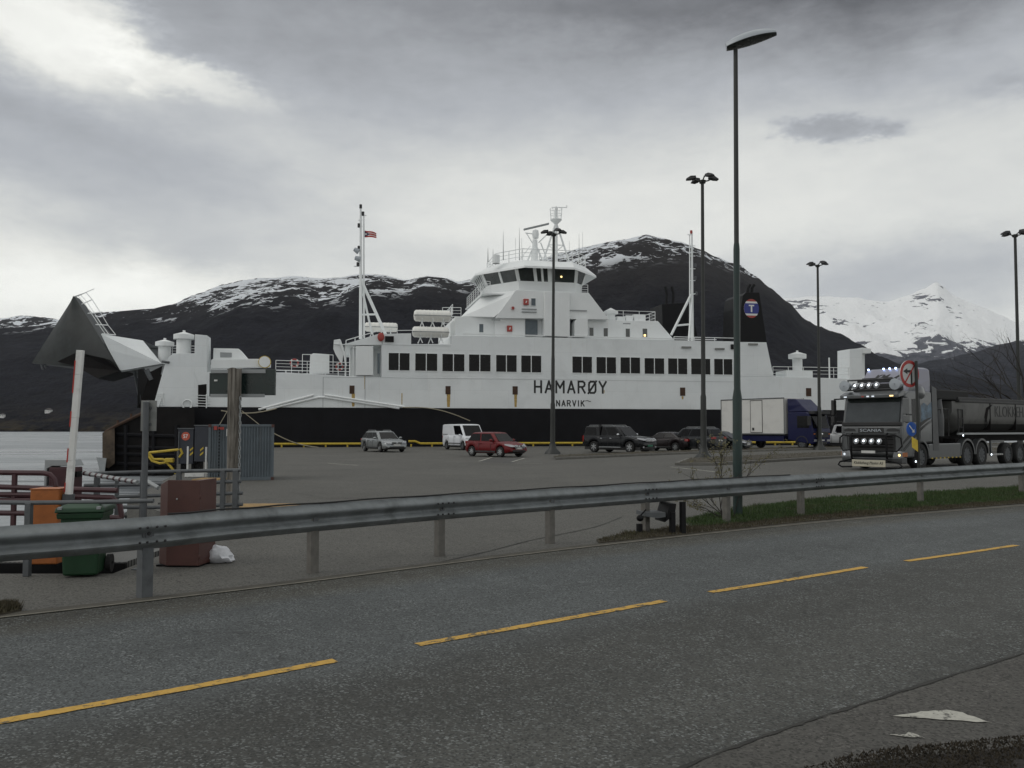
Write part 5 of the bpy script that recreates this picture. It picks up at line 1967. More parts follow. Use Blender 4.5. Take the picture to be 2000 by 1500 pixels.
hatch = dict(L=3.85, W=1.66, H=1.43, xf=1.18, xr=-1.22, r=.30, prof=[(-1.92, .5), (-1.88, .80), (-1.75, .92), (.7, .90), (1.0, .87), (1.55, .78), (1.80, .68), (1.90, .52), (1.925, .4)],
             xc=.98, xw=.38, xrr=-1.38, xrb=-1.78, wr=.76, win=[(.04, .45), (.50, .95)], doors=(-.55, .45, .9), handles=(-.42, ), zh=.76, zl=.64, zt=.82, sp=7)
redcar = car('hatchback', 'dark red small hatchback with two round extra lamps parked in the middle of the quay', 'car', 968, 49.5, 45, hatch, paint('paint_red', (0.13, 0.008, 0.010), .35, .1), 'vehicles parked on the quay')
for s_ in (-1, 1):
    o = MB().lathe([(.02, -.05), (.10, -.03), (.11, .04), (.10, .045), (.01, .05)], 14, axis='x', c=(1.98, s_ * .30, .60)).build('driving_lamp', M['head'], redcar, smooth=40)
    MB().lathe([(.075, .0), (.01, .012)], 12, axis='x', c=(2.032, s_ * .30, .60)).build('lens', M['head'], o)

pick = dict(L=5.3, W=1.88, H=1.82, xf=1.62, xr=-1.48, r=.39, zb=.42, prof=[(-2.65, .62), (-2.6, 1.12), (-2.5, 1.16), (1.0, 1.16), (1.3, 1.14), (2.1, 1.06), (2.45, .94), (2.62, .76), (2.65, .6)],
            xc=1.18, xw=.52, xrr=-2.40, xrb=-2.52, wr=.80, win=[(.03, .34), (.40, .62), (.65, .93)], doors=(-.95, -.2, .85), handles=(-.78, .05), zh=.98, zl=.90, zt=.95, tl=(.14, .42), rails=True, chr=True, sp=6, tw=.26, plate='plateg')
pk = car('pickup_truck', 'black pickup with matching hardtop and chrome mirrors, first in the row of dark cars', 'pickup', 1208, 58.0, 46, pick, paint('paint_black', (0.012, 0.013, 0.015), .25, .2), 'vehicles parked on the quay')
b = MB()
for i in range(3): b.box(2.655, 2.70, -.42, .42, .80 + i * .06, .84 + i * .06)
b.box(2.64, 2.68, -.46, .46, .77, .99)
b.build('chrome_grille', M['chrome'], pk, bevel=.01)
for s_ in (-1, 1):
    MB().box(-.9, .95, s_ * .98 - .08, s_ * .98 + .08, .36, .41).build('side_step', M['palegrey'], pk, bevel=.02)
MB().box(-1.02, -.94, -.92, .92, 1.2, 1.91).build('hardtop_gap', M['plasticdark'], pk)

sedan = dict(L=4.6, W=1.80, H=1.40, xf=1.38, xr=-1.36, r=.32, prof=[(-2.3, .5), (-2.26, .9), (-2.1, .98), (-1.4, 1.0), (.9, .93), (1.2, .88), (1.9, .78), (2.2, .66), (2.3, .45)],
             xc=1.1, xw=.35, xrr=-.95, xrb=-1.65, wr=.72, win=[(.12, .46), (.5, .93)], doors=(-.85, .15, 1.0), handles=(-.7, .3), zh=.80, zl=.66, zt=.82, zp=.62)
car('sedan_car', 'low black saloon showing its tail lights between the black pickup and a taller dark car', 'car', 1300, 62.5, 44, sedan, paint('paint_darkred', (0.016, 0.012, 0.013), .25, .2), 'vehicles parked on the quay', rear=True)
suv = dict(L=4.7, W=1.88, H=1.70, xf=1.42, xr=-1.38, r=.37, zb=.32, prof=[(-2.35, .55), (-2.3, 1.0), (-2.2, 1.08), (1.0, 1.05), (1.3, 1.02), (2.0, .92), (2.25, .8), (2.35, .5)],
           xc=1.15, xw=.45, xrr=-1.85, xrb=-2.2, wr=.76, win=[(.03, .26), (.29, .6), (.63, .94)], doors=(-.75, .2, 1.05), handles=(-.6, .35), zh=.90, zl=.80, zt=.98, rails=True, tw=.23)
car('suv_car', 'dark grey tall estate seen from behind between the black saloon and dark compact car', 'car', 1352, 61.5, 47, suv, paint('paint_graphite', (0.022, 0.024, 0.027), .3, .3), 'vehicles parked on the quay', rear=True)
hat2 = dict(hatch, L=4.2, W=1.74, H=1.47, xf=1.30, xr=-1.28, prof=[(-2.1, .5), (-2.05, .85), (-1.9, .95), (.7, .93), (1.1, .88), (1.7, .74), (1.95, .64), (2.08, .5), (2.1, .4)], xc=1.25, xw=.30, xrr=-1.45, xrb=-1.95)
car('compact_car', 'dark green-black compact car facing right with a sharp headlight, beside the white box truck', 'car', 1409, 63.0, 40, hat2, paint('paint_green', (0.014, 0.020, 0.021), .22, .3), 'vehicles parked on the quay')

van = dict(L=4.9, W=1.97, H=2.0, xf=1.55, xr=-1.38, r=.33, zb=.30, prof=[(-2.45, .6), (-2.44, 1.15), (-2.4, 1.2), (1.3, 1.14), (1.6, 1.10), (2.15, .96), (2.38, .84), (2.45, .6)],
           xc=1.75, xw=1.0, xrr=-2.38, xrb=-2.42, wr=.86, win=[(.62, .985)], doors=(-1.0, .1, 1.2), handles=(.05, .22), zh=1.05, zl=.85, zt=1.1, tl=(.1, .4), rim='galvdark')
vn = car('panel_van', 'white panel van parked behind the red hatchback', 'van', 908, 66.5, 61, van, paint('paint_white', (0.66, 0.68, 0.71), .35, .0), 'vehicles parked on the quay')
MB().box(-2.3, -1.1, -.995, -.975, 1.18, 1.22).build('side_rail', M['plasticdark'], vn)
MB().box(-.95, 1.2, -1.0, -.97, .48, .54).build('side_moulding', M['plasticdark'], vn)
jeep = dict(L=4.6, W=1.9, H=2.0, xf=1.5, xr=-1.3, r=.42, zb=.45, prof=[(-2.3, .7), (-2.28, 1.2), (-2.2, 1.25), (.9, 1.22), (1.0, 1.2), (2.1, 1.12), (2.28, .95), (2.3, .6)],
            xc=.85, xw=.6, xrr=-2.1, xrb=-2.25, wr=.86, win=[(.05, .3), (.36, .62), (.66, .94)], doors=(-.9, 0, .8), handles=(-.8, .1), zh=1.1, zl=.95, zt=1.1, tw=.27, rails=False)
jp = car('off_road_vehicle', 'white off-road vehicle with roof rack half hidden behind the blue cab and the silver truck', 'car', 1647, 72, 35, jeep, paint('paint_white_jeep', (0.48, 0.49, 0.50), .4, .0), 'vehicles parked on the quay', rear=True)
b = MB()
for s_ in (-.75, .75): b.tube([(-2.0, s_, 2.0), (-2.0, s_, 2.16), (.4, s_, 2.16), (.4, s_, 2.0)], .025, 6)
for i in range(6): b.tube([(-2 + i * .48, -.75, 2.16), (-2 + i * .48, .75, 2.16)], .02, 6)
b.build('roof_rack', M['plasticdark'], jp)

# ---- white box truck with blue cab
D_BT = 70.0
bt = thing('box_truck', 'white box truck with dark blue cab parked behind the tall green lamp post', 'truck', ((1514 - 1000) / FPX * D_BT, D_BT, 0), R(-55), 'vehicles parked on the quay')
bluep = paint('paint_truck_blue', (0.007, 0.009, 0.05), .35, .1)
boxw = mat('box_white', (0.62, 0.615, 0.59), .55, var=.03, scale=.8, streak=.2, streakcol=(.35, .33, .28), grime=.2, gscale=1)
XB0, XB1 = -4.7, 1.85
MB().box(XB0, XB1, -1.25, 1.25, 1.22, 4.12).build('cargo_box', boxw, bt, bevel=.03)
b = MB()
for s_ in (-1, 1):
    for z0, z1 in ((1.17, 1.26), (4.06, 4.15)): b.box(XB0 - .01, XB1 + .01, s_ * 1.262 - .012, s_ * 1.262 + .012, z0, z1)
    for x0 in (XB0, XB1 - .06, -2.6): b.box(x0, x0 + (.06 if x0 != -2.6 else .02), s_ * 1.264 - .012, s_ * 1.264 + .012, 1.27, 4.05)
b.build('box_trim', M['galvdark'], bt)
dr = MB().box(-1.5, -.35, -1.27, -1.24, 1.36, 3.95).build('side_door', boxw, bt)
b = MB()
for q in ((-1.54, -1.50, 1.3, 4.0), (-.35, -.31, 1.3, 4.0), (-1.5, -.35, 3.95, 4.0), (-1.5, -.35, 1.3, 1.35)): b.box(q[0], q[1], -1.278, -1.24, q[2], q[3])
b.build('door_frame', M['plasticdark'], dr)
MB().box(-1.35, -1.15, -1.29, -1.27, 1.5, 1.72).build('door_handle', M['plasticdark'], dr)
b = MB()
b.box(XB0 + .2, 4.0, -.45, .45, .75, 1.1)
b.box(-2.9, 1.7, -1.15, -1.0, .62, 1.05); b.box(-2.9, 1.7, 1.0, 1.15, .62, 1.05)
b.build('chassis', bluep, bt)
prof = [(2.05, .75), (4.25, .42), (4.35, .5), (4.38, 1.4), (4.22, 2.15), (4.02, 2.85), (3.8, 2.95), (2.05, 2.95)]
cabb = MB().prism(prof, -1.14, 1.14, 'y').build('cab', bluep, bt, bevel=.06)
b = MB()
b.loft([[(2.05, -1.12, 2.97), (3.95, -1.0, 2.97), (3.95, 1.0, 2.97), (2.05, 1.12, 2.97)], [(2.05, -1.15, 3.5), (3.3, -1.0, 3.5), (3.3, 1.0, 3.5), (2.05, 1.15, 3.5)], [(2.05, -1.15, 4.05), (2.75, -1.0, 4.0), (2.75, 1.0, 4.0), (2.05, 1.15, 4.05)]])
b.build('air_deflector', bluep, bt, bevel=.05)
qd = [(4.37, -1.05, 1.55), (4.37, 1.05, 1.55), (4.04, 1.0, 2.8), (4.04, -1.0, 2.8)]
quadpanel(qd, .02, .98, .1, .94, .03, 'windscreen', M['glass'], bt, .02)
MB().box(4.0, 4.42, -1.1, 1.1, 2.78, 3.02).build('sun_visor', M['plasticdark'], bt, bevel=.02)
for s_ in (-1, 1):
    qd = [(2.9, s_ * 1.145, 1.65), (4.15, s_ * 1.145, 1.65), (3.95, s_ * 1.145, 2.7), (2.9, s_ * 1.145, 2.7)]
    quadpanel(qd, .05, .95, .05, .95, .01, 'side_window', M['glass'], bt, .03)
    b = MB(); b.box(4.15, 4.35, s_ * 1.38 - .12, s_ * 1.38 + .12, 1.9, 2.6); b.tube([(4.2, s_ * 1.1, 2.6), (4.25, s_ * 1.38, 2.6)], .025)
    b.build('door_mirror', M['plasticdark'], bt, bevel=.03)
    MB().box(4.34, 4.42, s_ * .8 - .2, s_ * .8 + .2, .62, .80).build('headlight', M['head'], bt, bevel=.02)
    MB().box(4.30, 4.40, s_ * .95 - .1, s_ * .95 + .1, 1.18, 1.28).build('indicator', M['orange'], bt)
b = MB(); b.box(4.36, 4.41, -.8, .8, .95, 1.4); b.box(4.36, 4.40, -.6, .6, .45, .6)
b.build('grille', M['plasticdark'], bt, bevel=.02)
MB().box(4.40, 4.43, -.27, .27, .68, .79).build('licence_plate', M['plate'], bt)
MB().ell((4.42, 0, 1.2), (.02, .1, .1), 12, 6).build('badge', M['chrome'], bt)
for x in (3.35, -2.3):
    for s_ in (-1, 1): wheel(bt, x, s_ * .98, .47, .28, side=s_, rimm='galvdark', spokes=8)
for x in (3.35,):
    for s_ in (-1, 1): MB().lathe([(.5, -.16), (.58, -.16), (.58, .16), (.5, .16)], 14, axis='y', c=(x, s_ * 1.0, .5), a0=0, a1=math.pi).build('wheel_arch', M['plasticdark'], bt)

# ---- the big silver truck with trailer, lamps lit
# local x points forward (towards the camera); origin under the middle of the front bumper
tr = thing('tipper_truck', 'silver heavy truck with lit spotlight rows, bull bar and half-round tipper trailer', 'truck', (13.97, 32.9, 0), R(218))
silv = mat('paint_truck_silver', (0.095, 0.100, 0.103), .36, .3, var=.05, scale=1.2, coat=.6, grime=.25, gscale=1.6)
silvd = mat('paint_truck_dull', (0.075, 0.078, 0.081), .4, .4, var=.1, scale=2, grime=.4, gscale=2)
HWT = 1.27
# local frame: camera sees the front (+x) and the side at local +y? (vehicle's left = +y)
cab_prof = [(-2.35, 1.05), (-2.35, 3.05), (-2.1, 3.08), (-.55, 3.05), (-.30, 2.96), (-.10, 1.98), (-.02, 1.7), (0.0, .62), (-.15, .5), (-.85, .5), (-.9, 1.05)]
MB().prism(cab_prof, -HWT + .03, HWT - .03, 'y').build('cab', silv, tr, bevel=.06)
b = MB()
b.loft([[(-2.35, -1.2, 3.03), (-.62, -1.02, 3.03), (-.62, 1.02, 3.03), (-2.35, 1.2, 3.03)],
        [(-2.35, -1.2, 3.55), (-1.15, -1.0, 3.50), (-1.15, 1.0, 3.50), (-2.35, 1.2, 3.55)],
        [(-2.35, -1.18, 3.95), (-1.62, -1.02, 3.98), (-1.62, 1.02, 3.98), (-2.35, 1.18, 3.95)],
        [(-2.30, -1.0, 4.02), (-1.8, -.9, 4.03), (-1.8, .9, 4.03), (-2.30, 1.0, 4.02)]])
roofm = mat('paint_roof_pale', (0.22, 0.22, 0.27), .35, .2, var=.04, coat=.5)
rf = b.build('roof_spoiler', roofm, tr, bevel=.05)
# roof lettering on the sloping spoiler
o_ = Vector((-1.10, -.44, 3.555)); xdir = Vector((0, 1, 0)); up = Vector((-.47, 0, .48))
# the front face is read from +x: reading direction is -y in local? the viewer faces -x, so right hand is +y
Tt = basis(Vector((-1.155 + .045, -.45, 3.545)), Vector((0, 1, 0)), Vector((-.47, 0, .48)))
Tt = Matrix.Translation((0.035, 0, .03)) @ Tt
text_mb('KM', Tt, .62, .26, .012, shear=.35, bold=.03).build('roof_lettering', M['letter'], rf)
b = MB()
b.prism([(.88, -.02), (.96, .04), (1.16, .26), (1.36, .36), (1.14, .34), (1.0, .22), (.90, .04), (.84, -.10), (.64, -.16), (.82, -.06)], -.012, 0, 'y', T=Tt)
b.build('roof_emblem', M['letter'], rf)
# rounded cab side bulge above the door
b = MB(); b.ell((-1.5, .95, 3.0), (.62, .36, .42), 16, 10); b.build('roof_side_pod', silv, tr, smooth=60)
# marker lamps along the spoiler edge
for y in (-.95, -.3, -.05, .2, 1.0):
    MB().ell((-1.60, y, 4.02), (.045, .045, .04), 8, 6).build('marker_lamp', emit('led_blue', (.45, .6, 1.0), 5) if 'led_blue' not in bpy.data.materials else bpy.data.materials['led_blue'], tr)
# sun visor with lamp bar
b = MB(); b.prism([(-.34, 2.86), (.16, 2.78), (.17, 2.92), (-.2, 3.06), (-.5, 3.06)], -1.2, 1.2, 'y')
vz = b.build('sun_visor', silv, tr, bevel=.03)
for y, w, c in ((-1.02, .12, 'lampdim'), (-.28, .10, 'redbadge'), (-.07, .10, 'lampdim'), (.14, .10, 'lampdim'), (.86, .14, 'amberglow')):
    MB().box(.165, .18, y, y + w, 2.83, 2.88).build('visor_light', M[c], vz)
b = MB()
b.tube([(-.35, -1.02, 3.12), (-.1, -1.0, 3.52), (-.1, 1.0, 3.52), (-.35, 1.02, 3.12)], .03, 8)
b.tube([(.0, -1.05, 3.12), (.0, 1.05, 3.12)], .03, 8)
b.box(-.62, -.5, -1.0, 1.0, 3.05, 3.36)
b.build('roof_lamp_bar', M['plasticdark'], tr)
MB().box(-.9, -.7, -.55, .15, 3.52, 3.60).build('beacon_bar', M['palegrey'], tr, bevel=.02)
b = MB(); b.box(-.95, -.55, -.85, .55, 3.44, 3.52); b.tube([(-.6, -.8, 3.3), (-.7, -.7, 3.6), (-.75, .5, 3.6), (-.6, .6, 3.3)], .025, 6)
b.build('roof_bar', M['plasticdark'], tr)
for y in (-1.05, 1.02):
    MB().lathe([(.02, -.25), (.12, -.2), (.2, .15), (.22, .2), (.02, .22)], 12, axis='x', c=(-.12, y, 3.3)).build('air_horn', M['lampgrey'], tr, smooth=40)


def spot(x, y, z, r, parent):
    o = MB().lathe([(.01, -.13), (r * .6, -.12), (r, -.02), (r * 1.04, .02), (r * .96, .03), (r * .9, .01)], 18, axis='x', c=(x, y, z)).build('spotlight', M['chrome'], parent, smooth=40)
    MB().lathe([(r * .9, .012), (r * .6, .03), (.01, .036)], 18, axis='x', c=(x, y, z)).build('lens', M['head'], o, smooth=60)
    MB().ell((x + .03, y, z + r * .1), (.02, r * .36, r * .36), 10, 6).build('bulb', M['lamp'], o, smooth=60)


for y in (-.62, -.33, -.04, .27): spot(.02, y, 3.29, .125, tr)
# windscreen, wipers
qd = [(-.03, -1.16, 1.78), (-.03, 1.16, 1.78), (-.27, 1.12, 2.86), (-.27, -1.12, 2.86)]
ws = quadpanel(qd, .02, .98, .06, .98, .03, 'windscreen', M['glassgreen'], tr, .03)
MB().box(.0, .045, -1.22, 1.22, 1.72, 1.86).build('wiper_panel', M['plasticdark'], tr, bevel=.02)
# grille area
b = MB()
b.box(-.02, .03, -1.18, 1.18, 1.40, 1.68)
b.build('front_panel', silv, tr, bevel=.03)
b = MB(); b.box(.02, .045, -.52, .52, 1.44, 1.64)
bd = b.build('badge_panel', M['plasticdark'], tr, bevel=.01)
text_mb('SCANIA', basis(Vector((.046, -.44, 1.485)), (0, 1, 0), (0, 0, 1)), .88, .115, .008, bold=.01).build('badge_lettering', M['lampgrey'], bd)
for s_ in (-1, 1):
    MB().prism([(s_ * .62, 1.50), (s_ * 1.08, 1.50), (s_ * 1.14, 1.56), (s_ * .95, 1.62), (s_ * .68, 1.60)], .03, .038, 'x').build('air_slot', M['plasticdark'], tr)
b = MB(); b.box(-.04, .035, -.95, .95, .72, 1.38)
gr = b.build('grille', M['plasticdark'], tr, bevel=.04)
b = MB()
for z in (1.29, 1.20, 1.0, .88): b.box(.035, .05, -.9, .9, z - .012, z + .012)
b.build('grille_bar', M['steel'], gr)
for s_ in (-1, 1):
    b = MB(); b.prism([(s_ * .98, .74), (s_ * 1.24, .74), (s_ * 1.24, 1.7), (s_ * 1.16, 1.68), (s_ * 1.0, 1.3)], -.05, .03, 'x'); b.build('corner_panel', silv, tr, bevel=.02)
    o = MB().prism([(s_ * .86, .50), (s_ * 1.25, .50), (s_ * 1.25, .74), (s_ * .90, .74)], -.1, .05, 'x').build('headlight', M['head'], tr, bevel=.02)
    MB().box(-.3, .045, min(s_ * 1.17, s_ * 1.262), max(s_ * 1.17, s_ * 1.262), .54, .70).build('indicator', M['orange'], o)
    MB().ell((.05, s_ * 1.12, .60), (.02, .05, .05), 8, 6).build('side_bulb', M['amberglow'] if s_ > 0 else M['lampdim'], o)
b = MB(); b.prism([(.06, .28), (.08, .5), (-.35, .5), (-.35, .28)], -1.22, 1.22, 'y')
b.build('bumper', silvd, tr, bevel=.03)
b = MB()
# bull bar
for y in (-.72, .72):
    b.tube([(.1, y, .36), (.22, y, .5), (.24, y, 1.35), (.12, y, 1.42)], .04, 8)
b.tube([(.24, -.72, 1.35), (.24, .72, 1.35)], .035, 8)
b.tube([(.25, -.72, .95), (.25, .72, .95)], .03, 8)
for s_ in (-1, 1):
    b.tube([(.24, s_ * .72, 1.32), (.22, s_ * 1.05, 1.36), (.15, s_ * 1.24, 1.25), (.12, s_ * 1.27, .95), (.18, s_ * 1.1, .74), (.24, s_ * .72, .78)], .03, 8)
    b.tube([(.24, s_ * .7, .42), (.24, s_ * 1.2, .30), (.2, s_ * 1.3, .18), (.2, s_ * 1.15, .10), (.24, s_ * .7, .12)], .035, 8)
bb = b.build('bull_bar', M['black'], tr, smooth=50)
for y in (-.50, -.19, .12, .43): spot(.22, y, 1.12, .12, bb)
npl = MB().box(.24, .27, -.68, .68, .14, .40).build('name_board', mat('name_board', (.46, .43, .34), .5), tr, bevel=.01)
text_mb('Klokkehaug Maskin AS', basis(Vector((.271, -.60, .20)), (0, 1, 0), (0, 0, 1)), 1.2, .14, .006, shear=.3).build('board_lettering', M['letter'], npl)
MB().box(.25, .265, -.28, .28, .66, .76).build('licence_plate', M['plate'], tr)
# sides
for s_ in (-1, 1):
    qd = [(-1.28, s_ * 1.245, 1.85), (-.20, s_ * 1.245, 1.80), (-.34, s_ * 1.245, 2.72), (-1.28, s_ * 1.245, 2.80)]
    quadpanel(qd, .02, .96, .02, .98, .012, 'side_window', M['glass'], tr, .03)
    MB().box(-1.36, -1.34, s_ * 1.25 - .004, s_ * 1.25 + .004, .75, 2.9).build('door_seam', M['plasticdark'], tr)
    pt = [(-1.9, s_ * 1.248, 1.95), (-1.4, s_ * 1.248, 1.95), (-1.4, s_ * 1.248, 2.75), (-1.9, s_ * 1.248, 2.75)]
    MB().prism([(-2.3, 2.0), (-1.45, 1.8), (-1.45, 2.5), (-1.7, 2.62), (-2.0, 2.5), (-2.3, 2.66)], s_ * 1.246 - .003, s_ * 1.246 + .003, 'y').build('side_mural', mat('mural_blue', (.07, .12, .17), .4, var=.8, scale=4) if 'mural_blue' not in bpy.data.materials else bpy.data.materials['mural_blue'], tr)
    # sweeping dark stripes
    b = MB()
    for off, th in ((0, .17), (-.24, .06), (-.33, .03)):
        topc, botc = [], []
        for k in range(13):
            t = k / 12
            x = -.02 - 2.3 * t
            z = 1.05 + .62 * math.sin(t * 1.9) ** 1.0 + .42 * t * t + off * (1 - .5 * t)
            w = th * math.sin(math.pi * min(1, t * .85 + .12))
            topc.append((x, z + w / 2)); botc.append((x, z - w / 2))
        b.prism(topc + botc[::-1], s_ * 1.247 - .004, s_ * 1.247 + .004, 'y')
    b.build('side_stripe', M['letter'], tr)
    mw = .12 if s_ > 0 else .06
    b = MB(); b.box(.02, .22, s_ * 1.50 - mw, s_ * 1.50 + mw, 2.15, 2.75); b.box(-.0, .2, s_ * 1.50 - mw, s_ * 1.50 + mw, 1.85, 2.1)
    b.tube([(-.2, s_ * 1.22, 2.8), (.1, s_ * 1.5, 2.78)], .03); b.tube([(-.2, s_ * 1.22, 1.9), (.1, s_ * 1.5, 1.85)], .03)
    b.build('door_mirror', silv if s_ > 0 else M['plasticdark'], tr, bevel=.05)
    b = MB(); b.box(-.6, -.45, min(s_ * 1.25, s_ * 1.27), max(s_ * 1.25, s_ * 1.27), 1.55, 1.6); b.build('door_handle', M['plasticdark'], tr)
    # rear-of-cab air fairing and side skirts
    MB().prism([(-2.85, .75), (-2.36, .75), (-2.36, 3.3), (-2.75, 3.2)], s_ * 1.22 - .03, s_ * 1.22 + .03, 'y').build('cab_fairing', silvd, tr, bevel=.01)
    MB().prism([(-4.75, .42), (-2.05, .42), (-2.0, 1.0), (-2.6, 1.02), (-4.75, 1.02)], s_ * 1.16 - .08, s_ * 1.16 + .08, 'y').build('side_skirt', silv, tr, bevel=.04)
    for x, w in ((-1.40, .32), (-5.35, .30), (-6.70, .30)):
        wheel(tr, x, s_ * 1.08, .52, w, side=s_, rimm='galvdark', spokes=10)
        a0, a1 = (.0, math.pi)
        MB().lathe([(.58, -.22), (.66, -.22), (.66, .17), (.58, .17)], 18, axis='y', c=(x, s_ * 1.08, .54), a0=a0, a1=a1).build('mudguard', silv, tr, smooth=40)
b = MB(); b.box(-7.6, -.4, -.45, .45, .75, 1.05); b.box(-7.4, -4.8, -1.0, 1.0, 1.05, 1.2)
b.build('chassis', M['steel'], tr)
# exhaust stack / cab-back gear
b = MB(); b.lathe([(.2, 1.3), (.22, 2.0), (.17, 2.5), (.13, 2.95), (.13, 3.05), (.01, 3.06)], 16, c=(-3.35, 1.0, 0)); b.build('exhaust_stack', silvd, tr, smooth=40)
railing('catwalk_rail', [(-2.6, 1.15, 1.3), (-3.9, 1.15, 1.3)], 1.1, 1, .6, .02, M['plasticdark'], tr)
railing('ladder', [(-4.55, 1.25, 1.3), (-4.95, 1.25, 1.3)], 1.1, 3, .4, .025, M['plasticdark'], tr)
# trailer: half-round tipper body with dark sheeted top
TX0, TX1 = -4.4, -14.5
tm = mat('trailer_grey', (0.15, 0.15, 0.145), .5, .2, var=.15, scale=1.5, grime=.6, gscale=1.2, streak=.4, streakcol=(.05, .045, .04))
sec = [(1.25, 2.75)] + [(1.25 * math.cos(a), 2.05 + -0.75 * math.sin(a) + (0 if a else .0)) for a in [k * math.pi / 10 for k in range(0, 11)]] + [(-1.25, 2.75)]
b = MB()
rings = [[(x, y * k_, 2.75 + (z - 2.75) * k2) for y, z in sec] for x, k_, k2 in ((TX0 + .0, .86, .62), (TX0 - .7, 1.0, 1.0), (TX1, 1.0, 1.0))]
b.loft(rings)
tb = b.build('trailer_body', tm, tr, smooth=40)
rg = [[(x, y * k_, 2.75 + (z - 2.75) * k2) for y, z in [(1.262 * math.cos(a), 2.05 - .762 * math.sin(a)) for a in [.32 + q * (math.pi - .64) / 10 for q in range(11)]]] for x, k_, k2 in ((TX0 - .7, 1.0, 1.0), (TX1, 1.0, 1.0))]
MB().loft(rg, cap=False, closed=False).build('belly_coating', M['rubber'], tb, smooth=40)
b = MB(); b.box(TX1, TX0 - .2, -1.29, 1.29, 2.70, 2.80); b.box(TX1, TX0 - .3, -1.2, 1.2, 2.8, 2.92)
b.build('top_rail', M['plasticdark'], tb, bevel=.02)
b = MB(); b.box(-5.8, -2.95, -1.15, 1.15, 2.78, 3.18); b.build('rolled_cover', M['rubber'], tb, bevel=.05)
b = MB(); b.box(TX1, -4.6, -.5, .5, 1.05, 1.35)
for i in range(14): b.box(-5.6 - i * .65, -5.55 - i * .65, -1.27, 1.27, 1.55, 2.72) if i % 4 == 3 else None
b.build('trailer_frame', M['steel'], tb)
b = MB(); b.box(TX1, -4.5, 1.20, 1.27, 1.36, 1.44); b.build('side_beam', M['palegrey'], tb)
text_mb('KLOKKEHAUG', basis(Vector((-8.0, 1.256, 2.12)), (-1, 0, 0), (0, 0, 1)), 4.4, .48, .008).build('trailer_lettering', M['letter'], tb)
b = MB()
for off in (0, .10):
    pts = [(-6.95 - off, 2.1), (-7.15 - off, 2.5), (-7.7 - off, 2.66), (-7.25 - off, 2.40), (-7.1 - off, 2.0), (-7.2 - off, 1.65)]
    b.prism(pts, 1.256, 1.262, 'y')
b.build('trailer_emblem', M['steel'], tb)
for x in (-9.3, -10.6, -11.9):
    for s_ in (-1, 1): wheel(tr, x, s_ * 1.08, .5, .3, side=s_, rimm='galvdark', spokes=10)
b = MB()
for q in ((-7.75, -7.65, .45, 1.1), (-9.0, -8.6, 1.0, 1.1), (-8.6, -7.7, 1.0, 1.1), (-8.9, -7.65, .45, .53)): b.box(q[0], q[1], 1.12, 1.2, q[2], q[3])
b.build('side_guard', silv, tr, bevel=.01)
b = MB()
for i in range(6): b.box(-7.85 - i * .2, -7.75 - i * .2, 1.2, 1.206, .46, .52)
b.build('reflector', M['plate'], tr)
for (x, z) in ((-.9, .35), (-7.5, .5), (-4.9, 1.33)):
    MB().ell((x, 1.27, z), (.04, .02, .04), 8, 6).build('marker_lamp', M['lamp'], tr)
b = MB()
for i in range(8): b.box(-2.2 - i * .34, -2.32 - i * .34, 1.245, 1.252, .42, .47)
b.build('reflective_tape', M['yellow'], tr)


# ------------------------------------------------------------------ guardrail
post_px = [(-120, 1232), (293, 1167), (619, 1124), (866, 1100), (1081, 1069), (1267, 1044), (1425, 1024), (1570, 1006), (1803, 984), (1998, 972), (2190, 960)]
# rail line on the ground, from where its top edge runs in the photo
top_px = [(-420, 1068), (-120, 1040), (0, 1029), (150, 1020), (293, 1010), (450, 997), (619, 985), (866, 968), (1081, 955), (1267, 944), (1425, 935), (1570, 927), (1803, 914), (2000, 904), (2200, 896), (2500, 885)]
RT = 0.75
line = []
for x, y in top_px:
    p = G(x, y, RT)
    line.append(Vector((p.x, p.y)))
RL = cr(line, 8)
gr = thing('guardrail', 'galvanised W-beam guardrail on grey posts running along the far side of the road', 'guardrail', (0, 0, 0))
g0 = RL[0]
RNm = normals2(RL)
sect = []
NS = 18
for i in range(NS + 1):
    t = i / NS
    z = -.145 + .30 * t
    d = .034 * math.cos((t + .06 * math.sin(math.pi * t)) * 4 * math.pi + math.pi)
    if t in (0.0, 1.0): d = -.035
    sect.append((d, z))


def rail_section(i0, i1, push=0.0, m=None):
    out = []
    for i in range(i0, i1 + 1):
        p, n = RL[i], RNm[i]
        ring = []
        for d, z in sect:
            ring.append((p.x + n.x * (d + push), p.y + n.y * (d + push), RT - .155 + z))
        for d, z in reversed(sect):
            ring.append((p.x + n.x * (d + push - .004), p.y + n.y * (d + push - .004), RT - .155 + z))
        out.append(ring)
    b = MB(); b.loft(out)
    return b.build('rail_beam', m or M['galv'], gr, smooth=60)


cum = [0]
for i in range(1, len(RL)): cum.append(cum[-1] + (RL[i] - RL[i - 1]).length)


def nearest(px):
    best, bi = 1e9, 0
    for i, p in enumerate(RL):
        x = 1000 + FPX * p.x / p.y
        if p.y > .5 and abs(x - px) < best: best, bi = abs(x - px), i
    return bi


